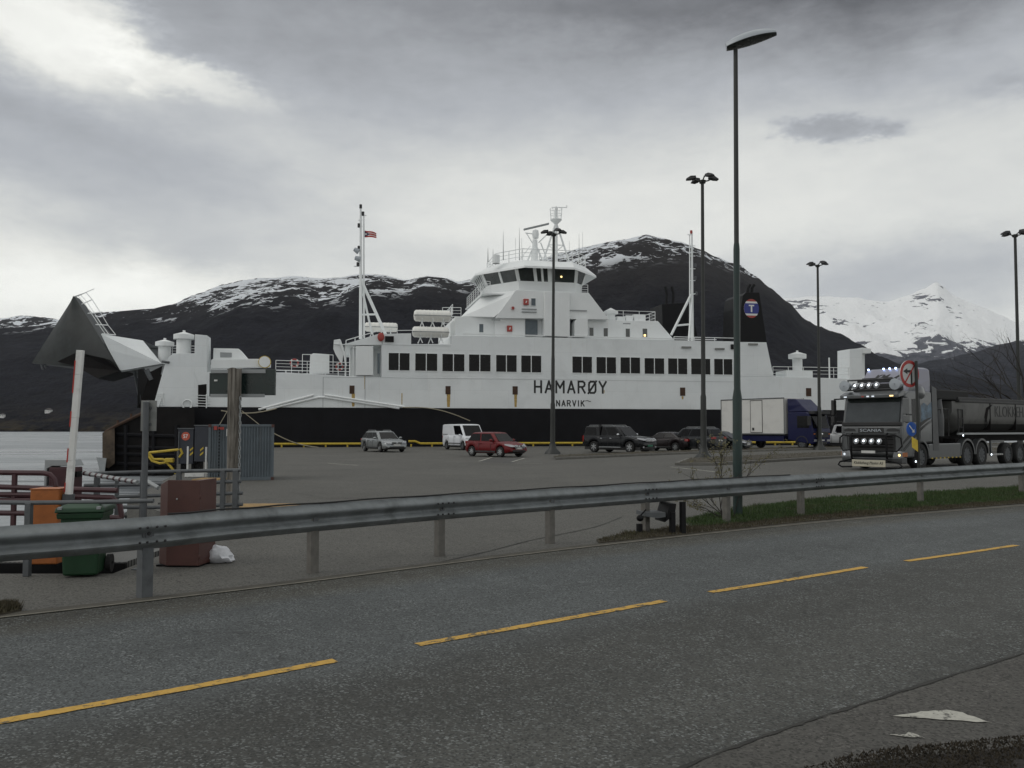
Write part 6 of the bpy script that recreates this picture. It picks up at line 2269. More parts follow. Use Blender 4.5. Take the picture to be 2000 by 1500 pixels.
joints = [0, nearest(305), nearest(866), nearest(1275), nearest(1590), nearest(2000), len(RL) - 1]
for k in range(len(joints) - 1):
    rail_section(joints[k], min(len(RL) - 1, joints[k + 1] + 1), .003 * (k % 2))
for px in (305, 866, 1275, 1590, 2000):
    i = nearest(px)
    p, n = RL[i], RNm[i]
    tdir = Vector((-n.y, n.x))
    b = MB()
    for a in (-.11, -.04, .05, .13):
        for z in (RT - .09, RT - .225):
            c = Vector((p.x + tdir.x * a + n.x * .046, p.y + tdir.y * a + n.y * .046, z))
            b.ell(c, (.013, .013, .012), 8, 5)
    b.ell(Vector((p.x + n.x * -.02, p.y + n.y * -.02, RT - .155)), (.02, .02, .02), 8, 5)
    b.build('bolt', M['plasticdark'], gr)
for px, py in post_px:
    i = nearest(px) if px > 0 else nearest(-110)
    p, n = RL[i], RNm[i]
    ang = math.atan2(n.y, n.x)
    Tm = Matrix.Translation((p.x - n.x * .075, p.y - n.y * .075, 0)) @ Matrix.Rotation(ang, 4, 'Z')
    b = MB()
    steel = px <= 293
    if steel:
        b.box(-.06, .06, -.055, -.048, -.3, RT - .03, T=Tm); b.box(.045, .052, -.05, .055, -.3, RT - .03, T=Tm); b.box(-.06, .04, .045, .05, -.3, RT - .03, T=Tm)
    else:
        b.box(-.05, .05, -.05, .05, -.3, RT - .03, T=Tm)
    b.build('post', M['galvdark'] if steel else M['concretepost'], gr, bevel=.006)
    MB().box(-.012, .06, -.03, .03, RT - .2, RT - .11, T=Tm).build('bracket', M['galvdark'], gr)
# cable lying along the top of the rail
b = MB()
i0, i1 = nearest(330), nearest(1560)
b.tube([(RL[i].x - RNm[i].x * .03, RL[i].y - RNm[i].y * .03, RT + .012 + .004 * math.sin(i)) for i in range(i0, i1)], .009, 6)
cb = b.build('cable', M['rubber'])
tag(cb, 'thin black cable lying along the top edge of the guardrail', 'cable')

# ------------------------------------------------------------------ lamp posts
# tall green one in front
LP = G(1441, 1008)
t = thing('street_lamp', 'tall dark green street lamp with one flat oval head beside the guardrail', 'street lamp', (LP.x, LP.y, 0), 0)
t.rotation_euler = (0, R(.55), 0)
b = MB(); b.lathe([(.085, -.2), (.085, 2.15), (.060, 2.32), (.058, 4.9), (.05, 5.0)], 16); b.build('pole', M['polegreen'], t, smooth=40)
topz = P(1437, 97, LP.y).z
b = MB(); b.lathe([(.05, 4.99), (.045, 5.02), (.04, topz)], 16); b.build('upper_pole', M['poledark'], t, smooth=40)
# tilted oval head: long axis towards the right and up, slightly towards the camera
Th = Matrix.Translation((-.05, 0, topz + .06)) @ Matrix.Rotation(R(-12), 4, 'Z') @ Matrix.Rotation(R(-13), 4, 'Y') @ Matrix.Rotation(R(1), 4, 'X')
rings, rings2 = [], []
for i in range(15):
    q = i / 14
    x = -.12 + q * .92
    w = .21 * math.sin(math.pi * min(1, (q * .86 + .10))) ** .6
    h = .17 * math.sin(math.pi * (q * .80 + .12)) ** .6
    rings.append([(x, w * math.cos(a), max(0, h * math.sin(a))) for a in [k * math.pi / 12 for k in range(13)]])
    rings2.append([(x, w * .92 * math.cos(a), -.035 * math.sin(a)) for a in [k * math.pi / 12 for k in range(13)]])
b = MB(); b.loft(rings, T=Th); b.build('lamp_head', M['lampgrey'], t, smooth=50)
b = MB(); b.loft(rings2, T=Th); b.build('lens', M['lampunder'], t, smooth=50)


def floodmast(pxb, Y, ytop, label, yaw=0.0):
    x = (pxb - 1000) / FPX * Y
    zt = P(pxb, ytop, Y).z
    t = thing('light_mast', label, 'light mast', (x, Y, 0), yaw, 'light masts on the quay')
    t.rotation_euler = (0, R(.45), yaw)
    b = MB()
    b.lathe([(.55, -.1), (.5, .12), (.26, .35), (.17, .75), (.155, 2.2), (.15, zt * .22), (.12, zt * .23), (.115, zt * .42), (.10, zt * .44), (.085, zt - .3), (.085, zt - .12)], 14)
    b.build('pole', M['poledark'], t, smooth=40)
    b = MB()
    b.tube([(-.52, 0, zt - .05), (-.3, .0, zt - .16), (0, 0, zt - .22), (.3, 0, zt - .16), (.52, 0, zt - .05)], .035, 6)
    b.tube([(0, -.5, zt - .05), (0, 0, zt - .2), (0, .5, zt - .05)], .035, 6)
    b.lathe([(.16, zt - .3), (.2, zt - .16), (.01, zt - .1)], 10)
    b.build('cross_arm', M['poledark'], t)
    for a, tilt in ((R(175), .12), (R(5), .12), (R(115), .1), (R(-65), .1)):
        Tm = Matrix.Rotation(a, 4, 'Z') @ Matrix.Translation((.52, 0, zt)) @ Matrix.Rotation(tilt, 4, 'Y')
        b = MB(); b.loft([[(-.18, -.14, -.07), (-.18, .14, -.07), (-.18, .12, .08), (-.18, -.12, .08)], [(.1, -.19, -.09), (.1, .19, -.09), (.1, .14, .10), (.1, -.14, .10)], [(.34, -.15, -.08), (.34, .15, -.08), (.34, .10, -.01), (.34, -.10, -.01)]], T=Tm)
        o = b.build('floodlight', M['plasticdark'], t, bevel=.02)
    return t


floodmast(1079, 54.5, 452, 'dark light mast with four floodlights standing in front of the ship name')
floodmast(1373, 44.0, 347, 'tallest looking dark light mast with four floodlights on the kerbed island')
floodmast(1599.5, 66.0, 514, 'slim dark light mast rising behind the blue truck cab, against the snowy mountain')
floodmast(1990, 54.0, 454, 'dark light mast at the right edge of the photo, behind the trailer')

# ------------------------------------------------------------------ road sign on pole
sp_ = Vector(((1787 - 1000) / FPX * 19.6, 19.6, 0))
t = thing('traffic_sign', 'red ringed no left turn sign on dark pole with small blue disc and yellow plate', 'traffic sign', tuple(sp_), R(-14))
zc = P(1777, 730, 19.6).z
MB().lathe([(.034, -.2), (.034, zc + .30), (.01, zc + .31)], 10, c=(.06, .05, 0)).build('pole', M['poledark'], t, smooth=40)
Tm = Matrix.Translation((-.10, -.02, zc)) @ Matrix.Rotation(R(40), 4, 'Z')
rr = .315
d0 = MB().lathe([(.001, 0), (rr, 0), (rr, .02), (.001, .02)], 36, axis='y', T=Tm).build('sign_disc', mat('sign_face', (.52, .53, .52), .5), t)
MB().lathe([(rr * .76, -.004), (rr * 1.0, -.004), (rr, .001), (rr * .76, .001)], 36, axis='y', T=Tm).build('red_ring', mat('sign_red', (.36, .02, .018), .4), d0)
b = MB()
b.prism([(.03, -.26), (.085, -.26), (.085, .03), (.03, .03)], -.006, -.0005, 'y', T=Tm)
b.prism([(.085, .03), (.085, .085), (-.08, .085), (-.08, .03)], -.006, -.0005, 'y', T=Tm)
b.prism([(-.08, -.01), (-.08, .125), (-.215, .057)], -.006, -.0005, 'y', T=Tm)
b.build('arrow', M['letter'], d0)
a = R(52)
cx_, cz_ = math.cos(a), math.sin(a)
L_, w_ = rr * .86, .017
b = MB(); b.prism([(-cx_ * L_ + cz_ * w_, -cz_ * L_ - cx_ * w_), (cx_ * L_ + cz_ * w_, cz_ * L_ - cx_ * w_), (cx_ * L_ - cz_ * w_, cz_ * L_ + cx_ * w_), (-cx_ * L_ - cz_ * w_, -cz_ * L_ + cx_ * w_)], -.010, -.0065, 'y', T=Tm)
b.build('slash', bpy.data.materials['sign_red'], d0)
zb_ = P(1778, 838, 19.6).z
Tm = Matrix.Translation((-.06, .09, zb_)) @ Matrix.Rotation(R(38), 4, 'Z')
d1 = MB().lathe([(.001, 0), (.165, 0), (.165, .012), (.001, .012)], 30, axis='y', T=Tm).build('blue_disc', M['bluesign'], t)
b = MB(); b.prism([(-.09, .07), (-.07, .09), (.05, -.03), (.03, -.05)], -.004, -.0005, 'y', T=Tm); b.prism([(.08, -.08), (.075, .0), (.0, -.075)], -.004, -.0005, 'y', T=Tm)
b.build('arrow', M['white'], d1)
zy = P(1780, 872, 19.6).z
Tm = Matrix.Translation((-.02, .0, zy)) @ Matrix.Rotation(R(-33), 4, 'Z')
MB().prism([(-.07, -.02), (.06, -.12), (.06, .14), (-.07, .22)], 0, .02, 'y', T=Tm).build('marker_plate', M['yellow'], t)
Tm2 = Matrix.Translation((.0, .0, zy - .36)) @ Matrix.Rotation(R(-33), 4, 'Z')
MB().prism([(-.03, .1), (.05, .0), (.05, .20), (-.03, .32)], 0, .018, 'y', T=Tm2).build('hazard_plate', M['black'], t)

# ------------------------------------------------------------------ wooden post with dark display board
wp = Vector(((457.5 - 1000) / FPX * 15.4, 15.4, 0))
t = thing('wooden_post', 'thick weathered wooden post with a chain, left of the grey container', 'post', tuple(wp))
zt_ = P(457, 720, 15.4).z
b = MB()
rings = []
for i in range(13):
    z = -.3 + (zt_ + .3) * i / 12
    rings.append([(.118 * (1 + .05 * noise.noise(Vector((math.cos(a) * 2, math.sin(a) * 2, z)))) * math.cos(a) + .004 * math.sin(z * 2), .118 * (1 + .08 * noise.noise(Vector((math.cos(a) * 3, math.sin(a) * 3, z + 5)))) * math.sin(a), z + (.012 * math.sin(a * 3) if i == 12 else 0)) for a in [k * math.pi / 10 for k in range(20)]])
b.loft(rings)
b.build('trunk', M['wood'], t, smooth=50)
b = MB()
ch0 = zt_ - .55
for i in range(26):
    z = ch0 - i * .075
    if z < .1: break
    Tc = Matrix.Translation((.118 + .012, -.06, z)) @ Matrix.Rotation(R(90 * (i % 2)), 4, 'Z')
    b.tube([(.018 * math.cos(a), 0, .045 * math.sin(a)) for a in [k * math.pi / 4 for k in range(8)]], .009, 5, T=Tc, closed=True)
b.build('chain', M['palegrey'], t)
# dark display board: two leaves held behind the post
Yb = 15.62
zA, zB = P(450, 722, Yb).z, P(450, 774, Yb).z
t = thing('display_board', 'dark green double sign board in pale frame mounted on the wooden post', 'sign', ((473 - 1000) / FPX * Yb, Yb, 0))
xl, xm1, xm2, xr_ = [(q - 473) / FPX * Yb for q in (410, 446, 468, 537)]
b = MB(); b.box(xl, xm1 + .04, -.02, .04, zB, zA - .06)
b.box(xm2 - .04, xr_, -.03, .05, zB + .02, zA + .01)
b.build('panel', M['signgreen'], t, bevel=.006)
b = MB(); b.box(xl + .02, xr_ - .17, -.055, -.035, zA - .07, zA + .0); b.box(xl + .02, xr_ - .18, -.055, -.035, zB - .02, zB + .04)
b.box(xl - .012, xl, -.03, .04, zB, zA - .06)
b.build('frame', M['palegrey'], t, bevel=.004)
MB().box(xl + .08, xl + .14, -.036, -.021, (zA + zB) / 2 + .03, (zA + zB) / 2 + .06).build('sticker', M['white'], t)

# ------------------------------------------------------------------ sign post (seen from behind) near the cabinet
p = G(278, 1112)
t = thing('sign_post', 'grey steel post carrying a rectangular sign seen from behind, left of the brown cabinet', 'sign', (p.x, p.y, 0))
zt_ = P(278, 782, p.y).z
MB().lathe([(.034, 0), (.034, zt_ - .02), (.01, zt_ - .01)], 12).build('pole', M['galvdark'], t, smooth=40)
MB().box(-.10, .08, -.06, .06, 0, .012).build('base_plate', M['galvdark'], t)
zb_ = P(278, 842, p.y).z
MB().box(-.075, .105, .036, .046, zb_, zt_).build('sign_back', M['signgrey'], t, bevel=.004)
b = MB(); b.box(-.04, .05, .02, .036, zb_ + .06, zb_ + .09); b.box(-.04, .05, .02, .036, zt_ - .1, zt_ - .07); b.build('clamp', M['galvdark'], t)

# ------------------------------------------------------------------ brown cabinet
yb = 9.75
cx0 = (352 - 1000) / FPX * yb
t = thing('cabinet', 'brown red metal cabinet with sloping shoulder behind the guardrail', 'cabinet', (cx0, yb + .2, 0), R(-6))
Ht = P(350, 937, yb).z
b = MB()
# plan: main front plus angled left flank
plan_ = [(-.09, -.23), (.28, -.20), (.28, .22), (-.26, .22), (-.27, -.06)]
hts = [Ht, Ht - .005, Ht, Ht - .06, Ht - .065]
b.add([(x, y, .02) for x, y in plan_] + [(x, y, h) for (x, y), h in zip(plan_, hts)], [(0, 1, 2, 3, 4), (5, 6, 7, 8, 9)] + [(i, (i + 1) % 5, 5 + (i + 1) % 5, 5 + i) for i in range(5)])
b.build('body', M['brown'], t, bevel=.006)
b = MB()
for z in (.12, .35, .58, .80): b.ell((.283, -.195, z), (.012, .01, .025), 8, 5)
b.build('hinge', M['brown'], t)
MB().box(-.24, .26, -.18, .2, 0, .022).build('plinth', M['black'], t)
b = MB(); b.ell((.02, -.228, Ht * .78), (.012, .008, .012), 8, 5); b.build('lock', M['palegrey'], t)

# white plastic sack beside it
p = G(424, 1098)
b = MB()
vs = []
NUU, NVV = 26, 14
for i in range(NVV + 1):
    for k in range(NUU):
        th, ph = math.pi * i / NVV, 2 * math.pi * k / NUU
        d = Vector((math.sin(th) * math.cos(ph), math.sin(th) * math.sin(ph), math.cos(th)))
        f_ = 1 + .28 * noise.noise(d * 2.3 + Vector((3, 1, 0))) + .14 * noise.noise(d * 6) + .06 * abs(noise.noise(d * 14))
        x, y, z = d.x * .15 * f_, d.y * .13 * f_, .09 + d.z * .105 * f_
        x += .09 * max(0, .12 - z) / .12 * (1 if d.x > 0 else .15)
        vs.append((x, y, max(.003, z)))
fs = []
for i in range(NVV):
    for k in range(NUU):
        j = (k + 1) % NUU
        fs.append((i * NUU + k, i * NUU + j, (i + 1) * NUU + j, (i + 1) * NUU + k))
o = b.add(vs, fs).build('sack', M['plasticbag'], smooth=50, loc=(p.x, p.y, 0))
tag(o, 'crumpled white plastic sack on the ground against the brown cabinet', 'bag')

# ------------------------------------------------------------------ green wheelie bin
p = G(153, 1127)
t = thing('wheelie_bin', 'dark green wheelie bin with closed lid behind the guardrail', 'bin', (p.x, p.y + .12, 0), R(12))
Hb = P(153, 984, p.y).z
b = MB(); b.loft([[(-.17, -.17, .02), (.17, -.17, .02), (.17, .17, .02), (-.17, .17, .02)], [(-.20, -.20, Hb - .14), (.20, -.20, Hb - .14), (.20, .22, Hb - .14), (-.20, .22, Hb - .14)]])
b.build('body', M['bin'], t, bevel=.025)
b = MB(); b.loft([[(-.225, -.225, Hb - .15), (.225, -.225, Hb - .15), (.225, .24, Hb - .15), (-.225, .24, Hb - .15)], [(-.23, -.23, Hb - .09), (.23, -.23, Hb - .09), (.23, .24, Hb - .09), (-.23, .24, Hb - .09)]])
b.build('rim', M['bin'], t, bevel=.01)
b = MB(); b.loft([[(-.245, -.25, Hb - .085), (.245, -.25, Hb - .085), (.245, .26, Hb - .085), (-.245, .26, Hb - .085)], [(-.235, -.24, Hb - .035), (.235, -.24, Hb - .035), (.235, .25, Hb - .03), (-.235, .25, Hb - .03)], [(-.16, -.15, Hb), (.16, -.15, Hb), (.16, .2, Hb), (-.16, .2, Hb)]])
b.build('lid', M['bin'], t, bevel=.012)
b = MB(); b.tube([(-.22, .27, Hb - .07), (-.22, .33, Hb - .05), (.22, .33, Hb - .05), (.22, .27, Hb - .07)], .016, 8); b.build('handle', M['bin'], t)
b = MB()
for x in (-.19, .19): b.box(x - .02, x + .02, -.256, -.2, Hb - .05, Hb - .022)
b.build('lid_clip', M['palegrey'], t)
for s_ in (-1, 1):
    MB().lathe([(.02, -.025), (.10, -.025), (.10, .025), (.02, .025)], 16, axis='x', c=(s_ * .215, .17, .10)).build('wheel', M['rubber'], t)

# ------------------------------------------------------------------ orange barrier box with upright striped arm
yo = 9.95
t = thing('road_barrier', 'orange barrier housing with its white arm raised upright', 'barrier', ((103 - 1000) / FPX * yo, yo, 0), R(4))
Ho = P(103, 955, yo).z
b = MB(); b.box(-.165, .155, -.13, .15, .02, Ho)
b.build('housing', M['orange'], t, bevel=.012)
MB().box(-.172, .162, -.137, .157, Ho, Ho + .012).build('cap', M['orange'], t, bevel=.005)
MB().box(-.14, .14, -.1, .12, 0, .02).build('plinth', M['black'], t)
xa_, xb_ = (138.5 - 103) / FPX * yo, (154 - 103) / FPX * yo
za_, zb_ = P(138, 985, yo).z, P(154, 684, yo).z
ax = Vector((xb_ - xa_, 0, zb_ - za_)); Ln = ax.length
Tm = basis(Vector((xa_, -.02, za_)), Vector((0, 1, 0)), ax)
b = MB()
segs = [(0, .28, .036), (.28, .56, .033), (.56, .84, .036), (.84, 1.0, .038)]
for a0, a1, w in segs: b.box(-.03, .03, -w, w, Ln * a0, Ln * a1 - .001, T=Tm)
arm = b.build('barrier_arm', M['white'], t, bevel=.004)
for a0, a1 in ((.50, .60), (.27, .36), (.72, .93), (.08, .14)):
    MB().box(-.034, .034, .030, .044, Ln * a0, Ln * a1, T=Tm).build('red_band', M['red'], arm)
MB().box(-.05, .05, -.05, .05, -.10, .12, T=Tm).build('arm_clamp', M['galvdark'], t)

# ------------------------------------------------------------------ maroon cabinet with lowered striped arm
yc = 12.3
t = thing('gate_barrier', 'dark maroon barrier cabinet in a pale hood with its striped arm lowered to the right', 'barrier', ((134 - 1000) / FPX * yc, yc, 0), 0)
zt_ = P(130, 897, yc).z; zm = P(130, 912, yc).z
b = MB(); b.box(-.17, .17, -.16, .12, -.05, zm)
b.build('housing', M['maroon'], t, bevel=.01)
MB().box(.17, .20, -.1, .05, zm - .14, zm - .06).build('arm_hub', M['black'], t)
b = MB(); b.prism([(-.25, -.05), (-.25, zt_), (.12, zt_), (.17, zm + .02), (-.14, zm + .02), (-.215, zm - .02), (-.215, -.05)], -.14, .16, 'y')
b.build('hood', M['palegrey'], t, bevel=.008)
A = P(163, 924, yc) - Vector(((134 - 1000) / FPX * yc, yc, 0)); B = P(268, 942, yc - .4) - Vector(((134 - 1000) / FPX * yc, yc, 0)); C2 = P(309, 953, yc - .5) - Vector(((134 - 1000) / FPX * yc, yc, 0))
b = MB(); b.tube([A, B], .032, 8); b.tube([P(281, 936, yc - .4) - Vector(((134 - 1000) / FPX * yc, yc, 0)), C2], .032, 8)
arm = b.build('barrier_arm', M['palegrey'], t, smooth=40)
for k in range(9):
    q0, q1 = A.lerp(B, k / 9 + .02), A.lerp(B, k / 9 + .055)
    MB().tube([q0, q1], .0335, 8).build('red_band', M['maroon'], arm, smooth=40)

# ------------------------------------------------------------------ linkspan walkway and rails at the left
gm = bpy.data.materials.new('grating'); gm.use_nodes = True
g = NT(gm.node_tree)
tcn = g.n('ShaderNodeTexCoord').outputs['Object']
wv = g.n('ShaderNodeTexWave'); wv.bands_direction = 'X'
g.l(g.map(tcn, (1, 1, 1), rot=(0, 0, R(35))), wv.inputs['Vector']); wv.inputs['Scale'].default_value = 7.0; wv.inputs['Distortion'].default_value = .4
pb = g.n('ShaderNodeBsdfPrincipled')
g.l(g.ramp(wv.outputs[1], [(.35, (.045, .043, .04)), (.6, (.20, .20, .19))]), pb.inputs['Base Color']); pb.inputs['Roughness'].default_value = .6; pb.inputs['Metallic'].default_value = .3
g.l(pb.outputs[0], g.n('ShaderNodeOutputMaterial').inputs[0])
M['grate'] = gm
t = thing('gangway', 'steel gangway deck with ribbed plates behind the green bin', 'gangway', (-6, 11, 0))
b = MB(); b.box(-9, 1.35, -.75, .95, -.10, -.02); b.build('deck', M['grate'], t)
b = MB(); b.box(-9, 1.38, -.80, -.75, -.55, -.025); b.box(-9, 1.38, .95, 1.0, -.5, -.02); b.build('edge_beam', M['black'], t)


def pipeline(name, label, cat, px_lines, Y, r, m, posts, group=None, zbase=0.0, ends=None, Yf=None):
    t = thing(name, label, cat, ((px_lines[0][0][0] - 1000) / FPX * Y, Y, 0), 0, group)
    o = Vector(t.location)
    for ln in px_lines:
        pts = [P(x, y, Y if Yf is None else Yf(x)) - o for x, y in ln]
        MB().tube(pts, r, 8).build('rail', m, t, smooth=40)
    for (x, yt, w) in posts:
        Yp = Y if Yf is None else Yf(x)
        q = P(x, yt, Yp) - o
        MB().box(q.x - w / 2, q.x + w / 2, q.y - w / 2, q.y + w / 2, zbase, q.z).build('post', m, t, bevel=.006)
    return t


mr = pipeline('pipe_railing', 'heavy maroon pipe railing of the gangway at the left edge', 'railing',
              [[(-140, 922), (0, 923), (85, 924), (98, 927), (106, 936), (109, 950)],
               [(-140, 945), (0, 951), (120, 955), (229, 958)], [(-140, 962), (0, 966), (120, 967), (140, 968)], [(140, 969), (220, 972), (234, 985), (238, 1010)],
               [(-140, 975), (0, 977), (80, 976)], [(-140, 1000), (0, 1002), (110, 1003), (240, 1012)]], 11.4, .036, M['maroon'],
              [(29, 922, .055), (143, 955, .05), (-100, 922, .055)], zbase=-.05)
b = MB()
gr1 = pipeline('pipe_railing', 'grey galvanised pipe railing in front of the orange barrier and the green bin', 'railing',
               [[(-160, 980), (60, 982), (180, 981), (300, 978)]], 9.15, .024, M['galvdark'], [(57, 982, .065), (-110, 981, .065)])
gr2 = pipeline('pipe_railing', 'grey four-bar pipe railing along the quay edge in front of the wooden post', 'railing',
               [[(176, 925), (275, 922), (470, 918)], [(165, 948), (300, 946), (471, 940)], [(165, 972), (300, 968), (474, 963)], [(165, 990), (300, 991), (474, 985)]], 13.0, .028, M['galvdark'],
               [(190, 924, .07), (229, 935, .05), (280, 921, .07), (350, 920, .07), (436, 919, .07), (461, 918, .08)], zbase=-.2)

# ------------------------------------------------------------------ container and dark kiosks
Yc = 26.2
xl, xr_ = (412 - 1000) / FPX * Yc, (534 - 1000) / FPX * (Yc + .0)
Hc = P(470, 829, Yc).z
t = thing('container', 'small grey corrugated steel container behind the wooden post', 'container', ((xl + xr_) / 2, Yc, 0), R(17))
wc = (xr_ - xl) / 2
# corrugated front
pts = []
nC = 22
for i in range(nC):
    x0 = -wc + .06 + (2 * wc - .12) * i / nC; dx = (2 * wc - .12) / nC
    pts += [(x0, .03), (x0 + dx * .3, .03), (x0 + dx * .5, .0), (x0 + dx * .85, .0)]
pts += [(wc - .06, .03), (wc - .06, 1.9), (-wc + .06, 1.9)]
MB().prism(pts, .08, Hc - .06, 'z').build('wall', M['containergrey'], t)
b = MB()
for x0 in (-wc, wc - .07): b.box(x0, x0 + .07, -.015, .06, 0, Hc)
b.box(-wc, wc, -.016, .05, Hc - .07, Hc + .003); b.box(-wc, wc, -.016, .05, .0, .09)
b.box(-wc, wc, .05, 1.95, Hc - .065, Hc)
b.build('frame', M['containergrey'], t, bevel=.006)
b = MB()
for x0 in (-wc, wc - .08):
    for z0 in (0, Hc - .09): b.box(x0 - .004, x0 + .084, -.022, .07, z0, z0 + .095)
b.build('corner_casting', M['brown'], t)
MB().box(-wc + .52, -wc + .68, -.02, -.016, Hc - .36, Hc - .14).build('notice', M['white'], t)
b = MB(); b.box(-wc + .28, -wc + .45, -.020, -.016, Hc - .16, Hc - .08); b.box(-wc + .15, -wc + .25, -.020, -.016, Hc - .17, Hc - .05)
b.build('red_plate', M['redbadge'], t)
b = MB()
for i in range(16):
    b.box(-wc + .30, -wc + .33, -.06, -.03, .15 + i * .1, .2 + i * .1)
b.build('locking_bar', M['black'], t)
# kiosks left of it
for (x0, x1, yt, yb_, lbl, kind) in ((349, 379, 838, 906, 'narrow dark blue-grey kiosk with a red numbered disc', 'a'), (381, 411, 832, 902, 'narrow dark kiosk with yellow chevrons between numbered kiosk and container', 'b')):
    Yk = 31.0
    xc_ = ((x0 + x1) / 2 - 1000) / FPX * Yk; hw_ = (x1 - x0) / 2 / FPX * Yk
    zt_ = P(x0, yt, Yk).z
    zb_ = P(x0, yb_, Yk).z
    t = thing('kiosk', lbl, 'kiosk', (xc_, Yk, 0), 0)
    MB().box(-hw_, hw_, 0, .8, zb_, zt_).build('housing', M['containerdark'], t, bevel=.02)
    b = MB()
    for x in (-hw_ * .7, hw_ * .7): b.box(x - .05, x + .05, .2, .6, 0, zb_)
    b.build('leg', M['black'], t)
    b = MB(); b.box(-hw_ - .02, hw_ + .02, -.02, .82, zt_, zt_ + .04); b.build('cap', M['galvdark'], t)
    if kind == 'a':
        cz = P(x0, 852, Yk).z
        d_ = MB().lathe([(.001, -.012), (.155, -.012), (.155, 0), (.001, 0)], 24, axis='y', c=(0, 0, cz)).build('number_disc', mat('disc_red', (.50, .09, .05), .5), t)
        text_mb('57', basis(Vector((-.085, -.0125, cz - .07)), (1, 0, 0), (0, 0, 1)), .17, .14, .006, bold=.02).build('number', M['white'], d_)
        MB().tube([(-hw_ + .04, -.02, zb_), (-hw_ + .04, -.02, zt_ - .1)], .02, 6).build('conduit', M['galvdark'], t)
    b = MB()
    xs = hw_ * .75 if kind == 'a' else -hw_ * .05
    for k in range(2):
        z0 = P(x0, 888 - k * 9, Yk).z
        b.prism([(xs - .05, z0 - .05), (xs + .07, z0 + .05), (xs + .07, z0 + .12), (xs - .05, z0 + .02)], -.006, 0, 'y')
    b.build('chevron', M['yellow'], t)
# low white barrier frame in front of them
t = pipeline('barrier_frame', 'low frame of two thin white posts and a plate before the kiosks', 'barrier', [[(366, 925), (405, 925)]], 28, .02, M['white'], [(367, 872, .05), (403, 873, .05)])
MB().box(-.02, .62, -.06, -.03, P(380, 931, 28).z, P(380, 921, 28).z).build('plate', M['white'], t)
MB().box(-.05, .66, -.03, .3, 0.0, P(380, 932, 28).z).build('base', M['black'], t)
# yellow tubular gangway piece
t = pipeline('handrail_frame', 'bent yellow tubular handrail at the linkspan, left of the kiosks', 'handrail',
             [[(350, 878), (330, 880), (292, 884), (289, 889)], [(289, 889), (297, 900), (312, 905), (325, 903), (334, 912), (343, 925)], [(292, 886), (300, 897), (318, 897)], [(318, 897), (330, 902)], [(352, 876), (356, 885), (350, 893)]], 31, .045, M['yellow'], [])
b = MB(); q = P(333, 899, 31) - Vector(t.location); b.box(q.x - .18, q.x + .12, q.y - .1, q.y + .1, q.z - .08, q.z + .08); b.build('gearbox', M['yellow'], t, bevel=.03)
for i, (x, y, w) in enumerate(((372, 927, .5),)):
    pass
# pallets
pp_ = P(521, 988, 15.6)


def pallet(x, y, z, rz, label, n=7, w=1.2, d=.8, m=None):
    t = thing('pallet', label, 'pallet', (x, y, z), rz, 'wooden pallets')
    b = MB()
    for i in range(n):
        y0 = -d / 2 + d * i / n
        b.box(-w / 2, w / 2, y0, y0 + d / n * .78, .11, .132)
    b.build('top_board', m or M['pallet'], t)
    b = MB()
    for yy in (-d / 2, -.05, d / 2 - .1):
        b.box(-w / 2, w / 2, yy, yy + .1, 0, .02)
        for xx in (-w / 2, -.07, w / 2 - .14): b.box(xx, xx + .14, yy, yy + .1, .02, .11)
    b.build('block', m or M['pallet'], t)


pallet((521 - 1000) / FPX * 16.2, 16.2, .0, R(3), 'wooden pallet lying on the quay right of the wooden post')
pallet((415 - 1000) / FPX * 25, 25, .0, R(-5), 'small yellowish pallet lying in front of the container corner', w=.8)

# ------------------------------------------------------------------ linkspan / dolphin structure below the bow
t = thing('linkspan', 'dark rusty steel linkspan structure under the raised bow visor', 'ferry ramp', (P(280, 840, 72).x, 72, WATER), FA)
o = Vector(t.location)
Ri = Matrix.Rotation(-FA, 4, 'Z')


def lk(px, py, Y):
    return Ri @ (P(px, py, Y) - o)


b = MB()
pr = [(203, 846), (228, 832), (264, 812), (302, 796), (380, 796), (380, 960), (206, 960)]
b.add([lk(x, y, 71) for x, y in pr] + [lk(x, y, 71) + Vector((-2.2, 9, 0)) for x, y in pr], [list(range(7)), list(range(13, 6, -1))] + [(i, (i + 1) % 7, 7 + (i + 1) % 7, 7 + i) for i in range(7)])
b.build('side_wall', M['steel'], t)
b = MB()
pr = [(200, 845), (224, 836), (224, 905), (212, 915), (200, 910)]
b.add([lk(x, y, 70.4) for x, y in pr] + [lk(x, y, 71.2) for x, y in pr], [list(range(5)), list(range(9, 4, -1))] + [(i, (i + 1) % 5, 5 + (i + 1) % 5, 5 + i) for i in range(5)])
b.build('fender', mat('fender_wood', (.075, .055, .038), .9, var=.6, scale=1.2, bump=.5, bscale=5, streak=.5, streakcol=(.03, .02, .015)), t)
b = MB()
for (a_, c_) in (((228, 831), (268, 812)), ((205, 845), (228, 831)), ((268, 812), (300, 797))):
    b.tube([lk(*a_, 70.8), lk(*c_, 70.8)], .14, 6)
for x, y in ((230, 831), (256, 818)):
    b.tube([lk(x, y, 70.8), lk(x, y - 10, 70.8)], .10, 6)
b.build('edge_rail', M['rustdark'], t)
b = MB()
for y in (848, 872, 886, 905): b.tube([lk(228, y, 70.9), lk(352, y + 4, 70.9)], .16, 6)
for x in (246, 300, 345): b.tube([lk(x, 830, 70.9), lk(x, 930, 70.9)], .18, 6)
b.build('wall_rib', M['hullblack'], t)
